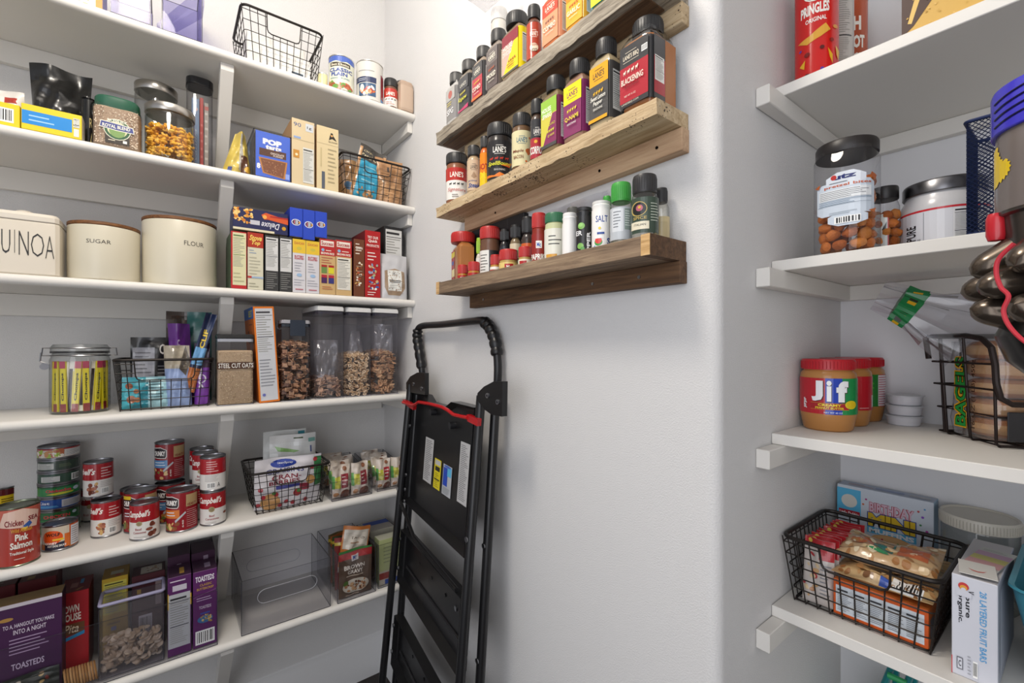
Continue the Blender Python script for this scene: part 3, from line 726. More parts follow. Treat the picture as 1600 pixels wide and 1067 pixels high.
# --- middle plank
rd(697, 730, 236, 2, 0.004, 'round bottle with red band over white label, leftmost on the middle plank', '8a5a40', 'e9e6e0', [('r', 0, 0.6, 1, 0.4, 'b5342e'), ('t', 0.2, 0.7, 0.6, 0.17, "LANE'S", 'f2ece0', 0.02)]+beasts(0.47, '2a2a2a', 0.15, 0.7)+[('t', 0.12, 0.22, 0.76, 0.14, 'Signature', 'b84a44', 0, 0.3), ('l', 0.3, 0.04, 0.4, 0.13, 2, '55504a')], BK, caph=0.2, capr=1.0, neck=0.85)
rd(730, 751, 225, 2, 0.008, 'round tan bottle with blue Steak script, second on the middle plank', 'b09878', 'c9b094', lanes(0.7, '5a5048')+[('p', [(0.5, 0.6), (0.7, 0.45), (0.5, 0.38), (0.3, 0.45)], 'a08468'), ('t', 0.1, 0.26, 0.6, 0.08, 'prime', '2c4a8a', 0, 0.3), ('t', 0.12, 0.08, 0.76, 0.15, 'Steak', '2c4a8a', 0.02, 0.3)], BK, caph=0.2, capr=0.9)
rd(750, 766, 211, 2, 0.022, 'round orange and yellow HOT bottle half hidden behind the black one', 'c8642a', 'e8861e', [('r', 0, 0, 1, 0.4, 'e8c01c'), ('t', 0.0, 0.5, 0.8, 0.18, 'HOT', 'a82a1c', 0.03), ('t', 0.0, 0.24, 0.8, 0.2, 'OU', 'f0d020', 0.03)], BK, caph=0.2, capr=0.9)
rd(761, 800, 188, 2, 0.002, 'large round black bottle with flames and yellow script, middle plank', '302c2a', '2b2a2b', [('p', [(0, 0), (1, 0), (1, 0.14), (0.7, 0.06), (0.5, 0.12), (0.3, 0.04), (0, 0.1)], 'e07a2a')]+lanes(0.66, 'f0ece4', 0.17)+beasts(0.48, 'c03a28', 0.12, 0.76)+[('p', [(0.55, 0.3), (0.95, 0.42), (0.85, 0.26)], 'e05a28'), ('t', 0.1, 0.27, 0.8, 0.14, 'SpellBound', 'd8d43a', 0.015, 0.3), ('t', 0.3, 0.16, 0.4, 0.05, 'SEASONING', 'd8d4cc')], BK, caph=0.21, capr=0.98, neck=0.85)
rd(800, 831, 173, 2, 0.006, 'round bottle with cream label and brown maple leaf, middle plank', '6a5038', 'd8cfa4', lanes(0.66, '3a6a80', 0.15)+[('c', 0.8, 0.42, 0.13, 'b05a2c'), ('p', [(0.66, 0.42), (0.94, 0.36), (0.86, 0.56), (0.78, 0.3)], 'b8602e'), ('c', 0.88, 0.8, 0.06, 'c86a38'), ('c', 0.7, 0.12, 0.05, 'c86a38'), ('t', 0.08, 0.36, 0.5, 0.1, 'Maple', '7a3a24', 0.01, 0.2), ('t', 0.12, 0.2, 0.45, 0.1, 'BACON', '7a3a24', 0.01)], BK, caph=0.22, capr=0.92, neck=0.85)
rd(829, 850, 152, 2, 0.012, 'dark round bottle with red SCORPION label tucked between cream and green bottles', '4a3a30', '3a3a3c', [('r', 0, 0, 1, 0.52, 'a8323c')]+lanes(0.62, 'e8e4dc')+[('c', 0.4, 0.42, 0.12, 'e0a838'), ('t', 0.02, 0.1, 0.9, 0.2, 'SCORPION', 'f0ece4', 0.03)], BK, caph=0.22, capr=0.92)
sq(844, 872, 118, 2, 0.003, 'square bottle with green, yellow and purple diagonal label', '7a6848', '78304f', [('r', 0, 0, 1, 1, 'cfc44a'), ('p', [(0.08, 0), (1, 0), (1, 0.66), (0.75, 0.66)], '85305c'), ('r', 0, 0.68, 1, 0.32, '94c040'), ('t', 0.06, 0.74, 0.6, 0.1, 'HOUSE', 'eaf0d8', 0.03), ('t', 0.1, 0.62, 0.6, 0.1, 'SPARKS', 'eaf0d8', 0.03), ('r', 0, 0, 1, 0.07, '4a4a48'), ('t', 0.5, 0.42, 0.42, 0.06, 'QUAD', 'd8d040')]+beasts(0.3, 'd8d040', 0.42, 0.5)+[('t', 0.5, 0.18, 0.4, 0.06, 'Q-NAMI', 'd8d040')], BK, caph=0.19, capr=0.72)
sq(879, 911, 92, 2, 0.003, 'square bottle with yellow top and magenta label', '8a6a58', '7c2f5e', sqart('ecd81c', '84305f', 'Q-NAMI', 'e6cc3a', '84305f', 0.64)+[('t', 0.12, 0.28, 0.76, 0.1, 'Q-NAMI', 'e8d040', 0.02), ('t', 0.25, 0.2, 0.5, 0.04, 'SEASONING', 'e8e0e0')], BK, caph=0.19, capr=0.72)
sq(919.5, 953, 59, 2, 0.003, 'square bottle with amber top and charcoal Sweet Lemon Pepper label', 'a89878', '4c4a48', sqart('e5a526', '4d4b4a', '', 'e5b030', '4a4238', 0.66)+[('t', 0.1, 0.38, 0.8, 0.08, 'Sweet Lemon', 'f0ece0', 0.01, 0.2), ('t', 0.25, 0.27, 0.5, 0.09, 'Pepper', 'f0ece0', 0.01, 0.2), ('t', 0.25, 0.2, 0.5, 0.04, 'SEASONING', 'f0ece0'), ('r', 0, 0, 1, 0.06, 'e5a526')], BK, caph=0.19, capr=0.74)
sq(966, 1017, 22, 2, 0.001, 'biggest spice bottle, square with red BLACKENING label, at the right end of the middle plank', 'a8672f', '3c3b3c', [('r', 0, 0, 1, 1, '3f3e3f'), ('r', 0, 0.08, 1, 0.58, 'ae2d38'), ('t', 0.12, 0.76, 0.56, 0.09, "LANE'S BBQ", 'd8cdb8', 0.02), ('r', 0.12, 0.73, 0.56, 0.008, 'd8cdb8'), ('r', 0.2, 0.88, 0.4, 0.008, 'd8cdb8'), ('b', 0.78, 0.76, 0.2, 0.1)]+beasts(0.55, 'e8d8c8', 0.12, 0.6)+[('t', 0.08, 0.36, 0.78, 0.1, 'BLACKENING', 'eadfcf', 0.02), ('t', 0.2, 0.29, 0.5, 0.04, 'SEASONING', '5a1a20'), ('t', 0.2, 0.15, 0.4, 0.03, 'NET WT 15 OZ', 'eadfcf'), ('t', 0.1, 0.02, 0.6, 0.035, 'LANESBBQ.COM', 'd8cdb8')], BK, caph=0.16, capr=0.78, neck=0.72, D=0.08, glass=True, fill=0.98, lz=(0.06, 0.93),
   side=[('r', 0, 0, 0.5, 1, '3f3e3f'), ('r', 0, 0.08, 0.5, 0.58, 'ae2d38'), ('r', 0.5, 0, 0.5, 1, 'a8672f')]+facts(x=0.03, w=0.42, y=0.28, h=0.4, n=10))
# --- lowest tray
RC = 'b52a28'
def mc(y, x=0.35, w=0.3): return [('r', x, y, w, 0.14, 'f0ece4'), ('t', x+w*0.15, y+0.03, w*0.35, 0.09, 'M', '2850a0', 0.03), ('t', x+w*0.5, y+0.03, w*0.35, 0.09, 'c', '2850a0', 0.03)]
sq(699, 727, 363, 3, 0.038, 'large ground cinnamon bottle with red cap, leftmost on the lowest tray', 'a8703f', 'a8703f', [('r', 0, 0, 0.48, 1, 'a5262a'), ('r', 0, 0.82, 0.48, 0.14, 'e0c830'), ('r', 0.06, 0.3, 0.4, 0.2, 'e8d9a0'), ('p', [(0.08, 0.08), (0.4, 0.25), (0.42, 0.21), (0.1, 0.04)], '7a3c20'), ('p', [(0.08, 0.25), (0.42, 0.06), (0.4, 0.03), (0.05, 0.2)], '8a4c28'), ('r', 0.1, 0.62, 0.25, 0.1, '2850a0')], RC, caph=0.17, capr=0.68, neck=0.55, D=0.048, rz=-0.3, side=[('r', 0, 0, 1, 1, 'a8703f')])
rd(715, 731, 413, 3, 0.017, 'tiny red-capped spice jar in front of the cinnamon bottle', 'b8863a', 'e8d890', [('r', 0, 0.55, 1, 0.45, 'b02a2a'), ('t', 0.3, 0.65, 0.4, 0.2, 'Mc', 'f0ece4', 0.02)], RC, caph=0.36, capr=0.95, neck=0.85)
rd(731, 750, 408, 3, 0.017, 'small red-capped jar second in the front row, with red label', 'b8863a', 'b02a2a', [('t', 0.3, 0.55, 0.4, 0.2, 'Mc', 'f0ece4', 0.02), ('r', 0, 0, 1, 0.3, 'e8d890')], RC, caph=0.36, capr=0.95, neck=0.85)
rd(750, 781, 352, 3, 0.042, 'taller red-capped bottle with nutrition panel and black label, lowest tray', '6a4a38', '2c2c2c', [('r', 0, 0, 0.45, 1, 'e2e0da'), ('l', 0.05, 0.1, 0.35, 0.8, 9, '55554f'), ('r', 0.52, 0.5, 0.4, 0.03, '3a8a4a'), ('l', 0.55, 0.15, 0.35, 0.3, 4, 'c04038'), ('l', 0.55, 0.6, 0.35, 0.25, 3, '3a8a4a')], RC, caph=0.2, capr=1.0, neck=0.88, lz=(0.05, 0.82))
rd(766, 782, 397, 3, 0.017, 'small red-capped jar with white label in front of the taller red-capped bottle', 'b8863a', 'ece8e0', [('r', 0, 0.5, 1, 0.3, 'b02a2a')], RC, caph=0.36, capr=0.95, neck=0.85)
rd(780, 809, 388, 3, 0.017, 'wide low jar with red cap and yellow label, front row of the lowest tray', 'b89a58', 'e0c67a', [('r', 0.3, 0.5, 0.45, 0.4, 'b02a2a'), ('t', 0.4, 0.6, 0.25, 0.2, 'Mc', 'f0ece4', 0.02), ('l', 0.3, 0.15, 0.4, 0.25, 2, '6a4a2a')], RC, caph=0.34, capr=0.98, neck=0.88)
rd(810, 831, 384, 3, 0.017, 'low jar with red cap and white and red label before the orange grinder', 'b89a58', 'ece4cc', [('r', 0.1, 0.5, 0.5, 0.4, 'b02a2a'), ('p', [(0, 0), (1, 0.2), (1, 0.45), (0, 0.2)], 'c8a03a')], RC, caph=0.34, capr=0.98, neck=0.88)
rd(797, 814, 350, 3, 0.060, 'bottle with mint green label and black cap behind the low jars', '7a6a50', '4fae70', [('t', 0.2, 0.45, 0.6, 0.16, 'VDC', 'e8f0e8', 0.02), ('r', 0, 0.8, 1, 0.2, 'cfc6a8')], BK, caph=0.22, capr=0.9)
rd(815, 834, 337, 3, 0.056, 'black grinder bottle with orange band and red oval label', '3a3230', '40342c', [('r', 0, 0.72, 1, 0.16, 'd0632c'), ('c', 0.5, 0.42, 0.4, 'b8302c'), ('t', 0.22, 0.33, 0.56, 0.18, 'Riley', 'f0ece4', 0.02), ('l', 0.2, 0.05, 0.6, 0.15, 2, 'c8b890')], BK, caph=0.25, capr=0.92)
rd(831, 853, 331, 3, 0.017, 'red paprika bottle with red flip cap, lowest tray', '8a2c20', '8f2a24', [('r', 0.3, 0.6, 0.4, 0.2, 'f0ece4'), ('t', 0.36, 0.63, 0.28, 0.13, 'Mc', '2850a0', 0.03), ('t', 0.02, 0.28, 0.96, 0.16, 'PAPRIKA', 'f0ece4', 0.03)], RC, caph=0.24, capr=0.98, neck=0.88)
rd(851, 883, 330, 3, 0.02, 'clear jar of dried herbs with dark green cap and white label', 'c2c69a', 'e0dfd2', [('l', 0.2, 0.55, 0.6, 0.3, 3, '55554f'), ('r', 0.1, 0.25, 0.5, 0.09, 'd8a040'), ('r', 0, 0, 1, 0.18, 'b9c296')], '2c6a48', caph=0.16, capr=0.95, neck=0.85)
rd(879, 901, 331, 3, 0.017, 'plain white cylinder shaker between herb jar and black pepper tin', 'ecebe8', 'ecebe8', [], 'e8e7e4', caph=0.06, capr=0.97, neck=0.95)
rd(885, 905, 322, 3, 0.055, 'grey-capped bottle behind the plain white shaker', 'a8a6a0', 'c8c6c0', [], '55544f', caph=0.15, capr=0.9, neck=0.8)
rd(900, 925, 322, 3, 0.017, 'black pepper tin with green leaf pictures', '222224', '252526', [('c', 0.35, 0.78, 0.2, '7fb35a'), ('c', 0.3, 0.8, 0.12, '9ccf78'), ('t', 0.05, 0.58, 0.35, 0.1, 'ER', 'f0f0f0', 0.02), ('c', 0.3, 0.36, 0.18, '7fb35a'), ('c', 0.42, 0.3, 0.12, '5a9a48'), ('tl', 0.66, 0.06, 0.2, 0.6, 'PEPPER', 'f4f4f4', 0.03)], '2a2a2c', caph=0.05, capr=0.99, neck=0.95, lz=(0.03, 0.99))
rd(925, 954, 312, 3, 0.017, 'white SALT tin with watermelon slice picture', 'eceae6', 'edebe7', [('t', 0.22, 0.74, 0.6, 0.13, 'SALT', '2a4a94', 0.01), ('c', 0.36, 0.35, 0.2, '4a9a4a'), ('c', 0.36, 0.38, 0.17, 'd84a42'), ('r', 0.1, 0.42, 0.55, 0.15, 'edebe7'), ('p', [(0.0, 0.05), (0.12, 0.02), (0.2, 0.3), (0.1, 0.25)], '3a9ad0'), ('c', 0.42, 0.62, 0.07, 'e0c83a'), ('t', 0.78, 0.3, 0.14, 0.13, 'S', '2a4a94', 0.02), ('c', 0.85, 0.1, 0.07, 'e0c83a'), ('r', 0.3, 0.5, 0.35, 0.04, '2a4a94'), ('l', 0.45, 0.02, 0.4, 0.08, 1, '2a4a94')], 'dcdad6', caph=0.04, capr=0.98, neck=0.95, lz=(0.03, 0.99))
rd(954, 987, 282, 3, 0.02, 'clear bottle with bright green cap and grey barcode label', 'a09a88', 'b9bfc4', [('r', 0.1, 0.25, 0.5, 0.7, 'd4d8dc'), ('l', 0.15, 0.35, 0.35, 0.55, 6, '70757a'), ('r', 0.66, 0.3, 0.3, 0.65, '8a9a92'), ('l', 0.68, 0.4, 0.25, 0.5, 7, 'dfe8e2')], '3c9a3c', caph=0.24, capr=0.93, neck=0.8, glass=True, fill=0.5, lz=(0.33, 0.97))
rd(986, 1029, 268, 3, 0.0175, 'largest jar on the lowest tray, black cap and dark green label with round emblem', 'd6d4c8', '3a4a3e', [('c', 0.32, 0.68, 0.27, 'c0a860'), ('c', 0.32, 0.68, 0.24, '222422'), ('c', 0.32, 0.70, 0.12, 'b06070'), ('c', 0.32, 0.72, 0.05, 'd8b040'), ('t', 0.12, 0.38, 0.45, 0.08, 'SPICE', 'c0a860', 0.01), ('r', 0.05, 0.1, 0.6, 0.22, 'e0d8c0'), ('t', 0.14, 0.2, 0.4, 0.06, 'ITALIAN', '3a3a34', 0.01), ('l', 0.7, 0.3, 0.26, 0.55, 7, 'b8c0b0')], '2a292a', caph=0.22, capr=0.88, neck=0.8, glass=True, fill=0.28, lz=(0.34, 0.99))
rd(1021, 1046, 291, 3, 0.072, 'clear jar of pale spice with black cap and purple stripe at the right end', 'b9a67c', 'c3b388', [('r', 0, 0.08, 1, 0.22, '6a3a8c'), ('r', 0, 0.55, 0.1, 0.3, '222222'), ('r', 0.15, 0.35, 0.7, 0.5, 'b8a880')], BK, caph=0.2, capr=0.75, neck=0.65, glass=True, fill=0.8, lz=(0.1, 0.8))
rd(781, 796, 357, 3, 0.060, 'black bottle standing behind the taller red-capped bottle', '252527', '2e2e34', [('r', 0.3, 0.2, 0.4, 0.5, '44444c')], BK, caph=0.2, capr=0.9)
rd(744, 754, 371, 3, 0.064, 'small bottle with lime green cap behind the cinnamon', 'cfc8b8', 'e4e0d8', [('r', 0.1, 0.1, 0.7, 0.5, 'd0502c')], '98c030', caph=0.3, capr=0.9)
rd(942, 955, 305, 3, 0.055, 'small green cap jar behind the white SALT tin', 'a8b090', 'c8ccb8', [], '3a9a3a', caph=0.25, capr=0.95)
m = MB(); m.box(-0.125, 0.125, -0.008, 0.008, 0, 0.183, '1d1d1f', 'paper', 0.0008); m.art_face([('r', 0.72, 0.0, 0.006, 1.0, '4a4a4e')], -0.125, 0, 0.25, 0.183, -0.008)
xx, tt = onY(795, 0.735); o = m.build('spice_carton', None, (-1.030, 0.7405, SZ[3]+0.0008)); tag(o, 'black flat carton standing against the wall behind the red-capped bottles', 'box')
pouch('spice_packet', 'clear packet of brown spice with red end lying behind the white tins', 'packet', (-0.727, 0.7360, SZ[3]+0.0008), 0.19, 0.166, 0.016, 'c9bdb0', [('f', 0.05, 0.3, 0.8, 0.55, 30, ['b09a80', '9a8468', 'c0ab90'], 0.06), ('r', 0.93, 0.5, 0.07, 0.5, 'a03038')], rz=0, mat='film', seed=9, gus=False, top=0.12)
# ================================================================== goods on the left shelves
def Lb(name, label, cat, px0, px1, pyt, sh, sb, D, col, **k):
    base = k.pop('base', None); pl = Lflat(px0, px1, pyt, sh, sb)
    if base is not None:
        l, W, hh = pl; pl = ((l[0], l[1], base), W, LS[sh]+hh-base)
    return carton(name, label, cat, pl, D, col, **k)
# ---------------------------------------------------------------- topmost shelf
(l, W, hh) = Lflat(126, 160, -120, 1, 0.02)
carton('snack_carton', 'white carton with orange edge at the frame top, left of the clear bins', 'box', (l, W, hh), 0.12, 'e8e6e2', front=[('r', 0.68, 0, 0.32, 1, 'e8842a'), ('l', 0.1, 0.0, 0.4, 0.1, 2, 'e8a060')])
for px0, px1, lab in ((172, 235, 'tall clear plastic bin, left one of the pair on the topmost shelf'), (253, 316, 'tall clear plastic bin with a lilac lid inside, right one of the pair')):
    (l, W, hh) = Lflat(px0, px1, -70, 1, 0.012)
    bin_ = open_bin(lab, off(l, RL, 0, 0.12), W, 0.24, hh, mat='lilac', group='tall clear bins on the topmost shelf')
m = MB(); V = [(-0.058, 0.02), (-0.048, 0.008), (0.052, 0.118), (0.052, 0.15), (0.02, 0.135)]
m.add([(x, -0.03, z) for x, z in V]+[(x, 0.03, z) for x, z in V], [list(range(5)), list(range(5, 10))[::-1]]+[[i, i+5, (i+1) % 5+5, (i+1) % 5] for i in range(5)], 'a59fd0', 'lilac')
m.build('lid', bin_, (0, -0.07, 0.004))
(l, W, hh) = Lflat(377, 505, 42, 1, 0.012)
hb = 0.165
b1 = basket('dark wire basket on the topmost shelf, with white papers inside', off(l, RL, 0, 0.11), W, 0.22, hb, RL, wb=W*0.86, db=0.185, cut=(0.42, 0.36), nx=11, nz=5)
carton('paper_packet', 'white folded carton standing in the wire basket of the topmost shelf', 'box', ((l[0]-0.05, l[1]-0.012, LS[1]+0.004), W*0.72, 0.115), 0.08, 'e2e0da', top=[('r', 0.1, 0.1, 0.8, 0.8, 'cfccc4')])
carton('paper_packet', 'low white box with a dark mark at its foot, in front inside the topmost basket', 'box', ((l[0]-0.025, l[1]+0.012, LS[1]+0.004), W*0.6, 0.07), 0.02, 'ebe9e4', front=[('r', 0.6, 0.05, 0.25, 0.2, '3a4a5a')])
loc, R, hh = Lround(496, 512, 112, 1, 0.05); can('small pale yellow tub mostly hidden behind the breadcrumb canister', loc, R, hh, 'e8e2b0', [('r', 0.5, 0, 0.5, 0.3, 'c04030')], RL, top='e8e8e8', name='tub')
loc, R, hh = Lround(513, 554, 84, 1, 0.012)
t = can('breadcrumb canister with blue top band reading CLASSIC PLAIN', loc, R, hh, 'dfe0cc', [('r', 0, 0.88, 1, 0.12, '4a66b8'), ('p', [(0, 0.88), (0.1, 0.84), (0.3, 0.86), (0.5, 0.82), (0.7, 0.86), (0.9, 0.83), (1, 0.88)], '4a66b8'), ('r', 0.08, 0.69, 0.75, 0.12, '4a4034'), ('t', 0.12, 0.71, 0.66, 0.07, 'Best Choice', 'e8e0c8', 0.02), ('t', 0.06, 0.53, 0.84, 0.11, 'CLASSIC', '2e4a9a', 0.03), ('t', 0.12, 0.40, 0.6, 0.11, 'PLAIN', '2e4a9a', 0.03), ('t', 0.1, 0.31, 0.7, 0.05, 'BREAD CRUMBS', '5a8a9a'), ('f', 0.05, 0.03, 0.8, 0.17, 26, ['b05a3c', 'c06a48', 'a04a34', '6a9a4a'], 0.07)], RL, top='d8d8d6', name='canister')
loc, R, hh = Lround(556, 599, 92, 1, 0.012)
can('large white canister with navy band and food picture, topmost shelf', loc, R, hh, 'd6d3cc', [('l', 0.1, 0.72, 0.6, 0.06, 1, '8a8a88'), ('r', 0.02, 0.44, 0.72, 0.15, '2f3a5c'), ('l', 0.1, 0.47, 0.3, 0.09, 2, 'c8ccd8'), ('r', 0.12, 0.08, 0.6, 0.34, '3c5a7c'), ('f', 0.2, 0.12, 0.45, 0.2, 14, ['e8dcc8', 'd8a878', 'c86a3a', 'e8e4dc', 'b03a3a'], 0.07), ('r', 0.9, 0.1, 0.1, 0.65, '8a2f3a'), ('r', 0.9, 0, 0.1, 0.1, '3a7ab0')], RL, top='dad7d0', name='canister')
loc, R, hh = Lround(600, 621, 120, 1, 0.014)
bottle('round spice bottle with black cap and red band on the topmost left shelf', loc, R, hh, '6a4a38', 'ece8e0', [('r', 0, 0.5, 1, 0.5, 'bb3a30'), ('t', 0.18, 0.6, 0.6, 0.2, "LANE'S", 'f0e8dc', 0.03)]+beasts(0.36, '2a2a2a', 0.1, 0.8)+[('l', 0.2, 0.05, 0.6, 0.2, 2, 'c08078')], BK, caph=0.26, capr=0.98, rz=RL, group=None, neck=0.85)
(l, W, hh) = Lflat(626, 647, 122, 1, 0.004)
bottle('rectangular container of tan powder with dark lid, at the wall end of the topmost shelf', off(l, RL, 0, 0.045), W/2, hh, 'b8a08c', 'bfa894', [], '4a4644', caph=0.12, capr=0.95, neck=0.9, pw=8, D=0.09, rz=RL, group=None, side=[], name='spice_container')
# ---------------------------------------------------------------- second shelf
(l, W, hh) = Lflat(-40, 33, 128, 2, 0.06)
pouch('soup_bag', 'white bag with red label at the left edge of the second shelf', 'bag', off(l, RL, 0, 0.04), W, hh, 0.06, 'd6d2cc', [('r', 0.55, 0.7, 0.3, 0.13, 'a8382c'), ('t', 0.55, 0.52, 0.4, 0.12, 'Soup Mix', '2a2a2a', 0.02, 0.3)], seed=2)
Lb('food_carton', 'yellow carton with barcode, cut by the left edge of the picture', 'box', -45, 31, 157, 2, 0.012, 0.03, 'e3c81e', front=[('b', 0.45, 0.15, 0.42, 0.62)])
Lb('food_carton', 'yellow carton lying on its side with a bright blue panel', 'box', 33, 128, 171, 2, 0.008, 0.05, 'e3c81e', front=[('r', 0.01, 0.22, 0.82, 0.53, '1f86d0'), ('l', 0.12, 0.3, 0.5, 0.35, 2, '9cc8e8'), ('r', 0.86, 0.08, 0.09, 0.32, 'd8d8d4'), ('r', 0.85, 0.45, 0.11, 0.38, 'c8c8c0'), ('f', 0.86, 0.46, 0.09, 0.34, 20, ['2a2a2a'], 0.01)], right=[('r', 0, 0, 1, 1, 'cfccc4')])
(l, W, hh) = Lflat(40, 139, 96, 2, 0.115)
pouch('coffee_bag', 'glossy black foil bag, pinched flat at its top, behind the yellow cartons', 'bag', off(l, RL, 0, 0.05), W, hh, 0.10, '0c0c0d', [], mat='foil', seed=11, top=0.16, wb=0.82, wt=1.05, wob=2.2)
loc, R, hh = Lround(127, 150, 151, 2, 0.075)
t = can('black canister with thin gold script, between the foil bag and the rice jar', loc, R, hh, '141414', [('t', 0.55, 0.42, 0.2, 0.2, 'R', 'b8a878'), ('t', 0.6, 0.12, 0.2, 0.2, 'L', 'b8a878', 0, 0.3)], RL, top='1a1a1a', name='canister')
# rice jar
(l, W, hh) = Lflat(141, 221, 150, 2, 0.012)
t = thing('rice_jar', 'squarish clear jar of brown rice with dark green lid and blue banner label', 'jar', off(l, RL, 0, W/2), RL)
m = MB(); R = W/2; hb = hh*0.84
m.lathe([(R*0.9, 0), (R, 0.006), (R, hb*0.93), (R*0.9, hb*0.985), (R*0.88, hb)], 'ffffff', 'clear', 36, pw=5); m.build('jar_wall', t)
m = MB(); m.lathe([(R*0.86, 0.003), (R*0.955, 0.008), (R*0.955, hb*0.9), (R*0.9, hb*0.93)], 'a89078', 'food', 36, pw=5)
rnd = random.Random(5)
m.art([('f', 0, 0, 1, 0.96, 420, ['dccab0', 'b49a80', 'cdb89e', '8a6c56', 'e8dcc6'], 0.018)], lambda u, v, o: (-R*0.86+u, -R*0.955-o*0.4, 0.006+v), R*1.72, hb*0.88)
m.art([('f', 0, 0, 1, 0.96, 300, ['dccab0', 'b49a80', 'cdb89e', '8a6c56', 'e8dcc6'], 0.018)], lambda u, v, o: (R*0.955+o*0.4, -R*0.86+u, 0.006+v), R*1.72, hb*0.88)
tag(m.build('rice', None, off(l, RL, 0, W/2), (0, 0, RL)), 'brown rice grains filling the green-lidded jar', 'rice', kind='stuff')
m = MB(); m.art_face([('r', 0.22, 0, 0.6, 0.25, '3a332c'), ('c', 0.52, 0.42, 0.34, 'e6e2cc'), ('c', 0.52, 0.42, 0.32, '2e5a3c'), ('c', 0.52, 0.42, 0.25, 'd8cfa4'), ('c', 0.52, 0.36, 0.2, '7a9a5a'), ('p', [(0.12, 0.62), (0.08, 0.42), (0.5, 0.38), (0.95, 0.38), (0.92, 0.56), (0.5, 0.6)], 'e8e4d4'), ('p', [(0.13, 0.6), (0.1, 0.44), (0.5, 0.4), (0.93, 0.4), (0.9, 0.54), (0.5, 0.58)], '3e4684'), ('t', 0.16, 0.44, 0.68, 0.1, 'ROYAL BLEND', 'ecead8', 0.02), ('t', 0.28, 0.62, 0.48, 0.08, 'RICESELECT', 'ecead8', 0.03), ('l', 0.3, 0.04, 0.25, 0.08, 1, 'd8d0b8'), ('r', 0.66, 0.04, 0.1, 0.08, 'e8e4dc')], -R*0.8, 0.01, R*1.6, hb*0.78, -R-0.0004); m.build('paper_label', t)
m = MB(); m.lathe([(R*0.9, hb-0.012), (R*0.92, hb-0.01), (R*0.92, hh-0.004), (R*0.87, hh), (0, hh)], '1f5640', 'ridged', 36, pw=3.2); m.build('lid', t)
def glassjar(label, px0, px1, pyt, sb, lidh, fill=None):
    loc, R, hh = Lround(px0, px1, pyt, 2, sb)
    t = thing('glass_jar', label, 'jar', loc, RL, 'glass jars with steel lids')
    m = MB(); hb = hh-lidh
    m.lathe([(R*0.9, 0.0), (R*0.98, 0.004), (R*0.98, hb-0.01), (R*0.93, hb)], 'ffffff', 'glass', 40); m.build('jar_wall', t)
    m = MB(); m.lathe([(R*0.99, hb), (R, hb+0.001), (R, hh-0.003), (R*0.97, hh), (0, hh)], 'b4b0aa', 'steel', 40); m.build('lid', t)
    return loc, R, hh
glassjar('empty glass jar with brushed steel lid, behind the macaroni jar', 209, 278, 122, 0.150, 0.025)
loc, R, hh = glassjar('glass jar with steel lid holding elbow macaroni', 225, 305, 156, 0.012, 0.022)
rnd = random.Random(8)
bits('macaroni', 'yellow elbow macaroni heaped inside the glass jar', 'macaroni', shell_pts(loc, R*0.86, 0.012, hh*0.60, 620, rnd, inner=0.8, heap=0.006), elbow, ['f2b640', 'f6c65c', 'e8a42e', 'f4bc48'])
# tall container with packs
(l, W, hh) = Lflat(292, 334, 116, 2, 0.105)
t = thing('tall_container', 'tall clear container with dark lid holding blue and red packs, by the brace', 'container', off(l, RL, 0, 0.05), RL)
m = MB(); m.lathe([(W*0.47, 0), (W*0.5, 0.006), (W*0.5, hh*0.9), (W*0.47, hh*0.93)], 'ffffff', 'smoke', 36, pw=4); m.build('container_wall', t)
m = MB(); m.lathe([(W*0.49, hh*0.92), (W*0.52, hh*0.925), (W*0.52, hh*0.985), (W*0.46, hh), (0, hh)], '1f2024', 'gloss', 36, pw=4); m.build('lid', t)
carton('drink_mix_carton', 'grey-blue pack with red round emblem inside the tall container', 'packet', (off(l, RL, -W*0.17, 0.022), W*0.28, hh*0.78), 0.03, '6f84a0', front=[('c', 0.5, 0.86, 0.3, 'e0d8d4'), ('c', 0.5, 0.86, 0.22, 'b03a3a'), ('tl', 0.4, 0.2, 0.2, 0.4, 'vanilla', 'c8ccd8', 0, 0.3), ('r', 0, 0.3, 0.15, 0.3, 'd8b83a')])
carton('drink_mix_carton', 'slim red pack beside the grey-blue one in the tall container', 'packet', (off(l, RL, W*0.06, 0.022), W*0.13, hh*0.8), 0.03, 'b0382f', front=[('l', 0.2, 0.1, 0.6, 0.6, 6, 'c86a60')])
carton('drink_mix_carton', 'pale clear pack at the right side of the tall container', 'packet', (off(l, RL, W*0.24, 0.022), W*0.16, hh*0.76), 0.03, 'a39a90', front=[('l', 0.1, 0.1, 0.8, 0.8, 8, 'c8c2ba'), ('r', 0, 0.9, 1, 0.05, 'b05a50')])
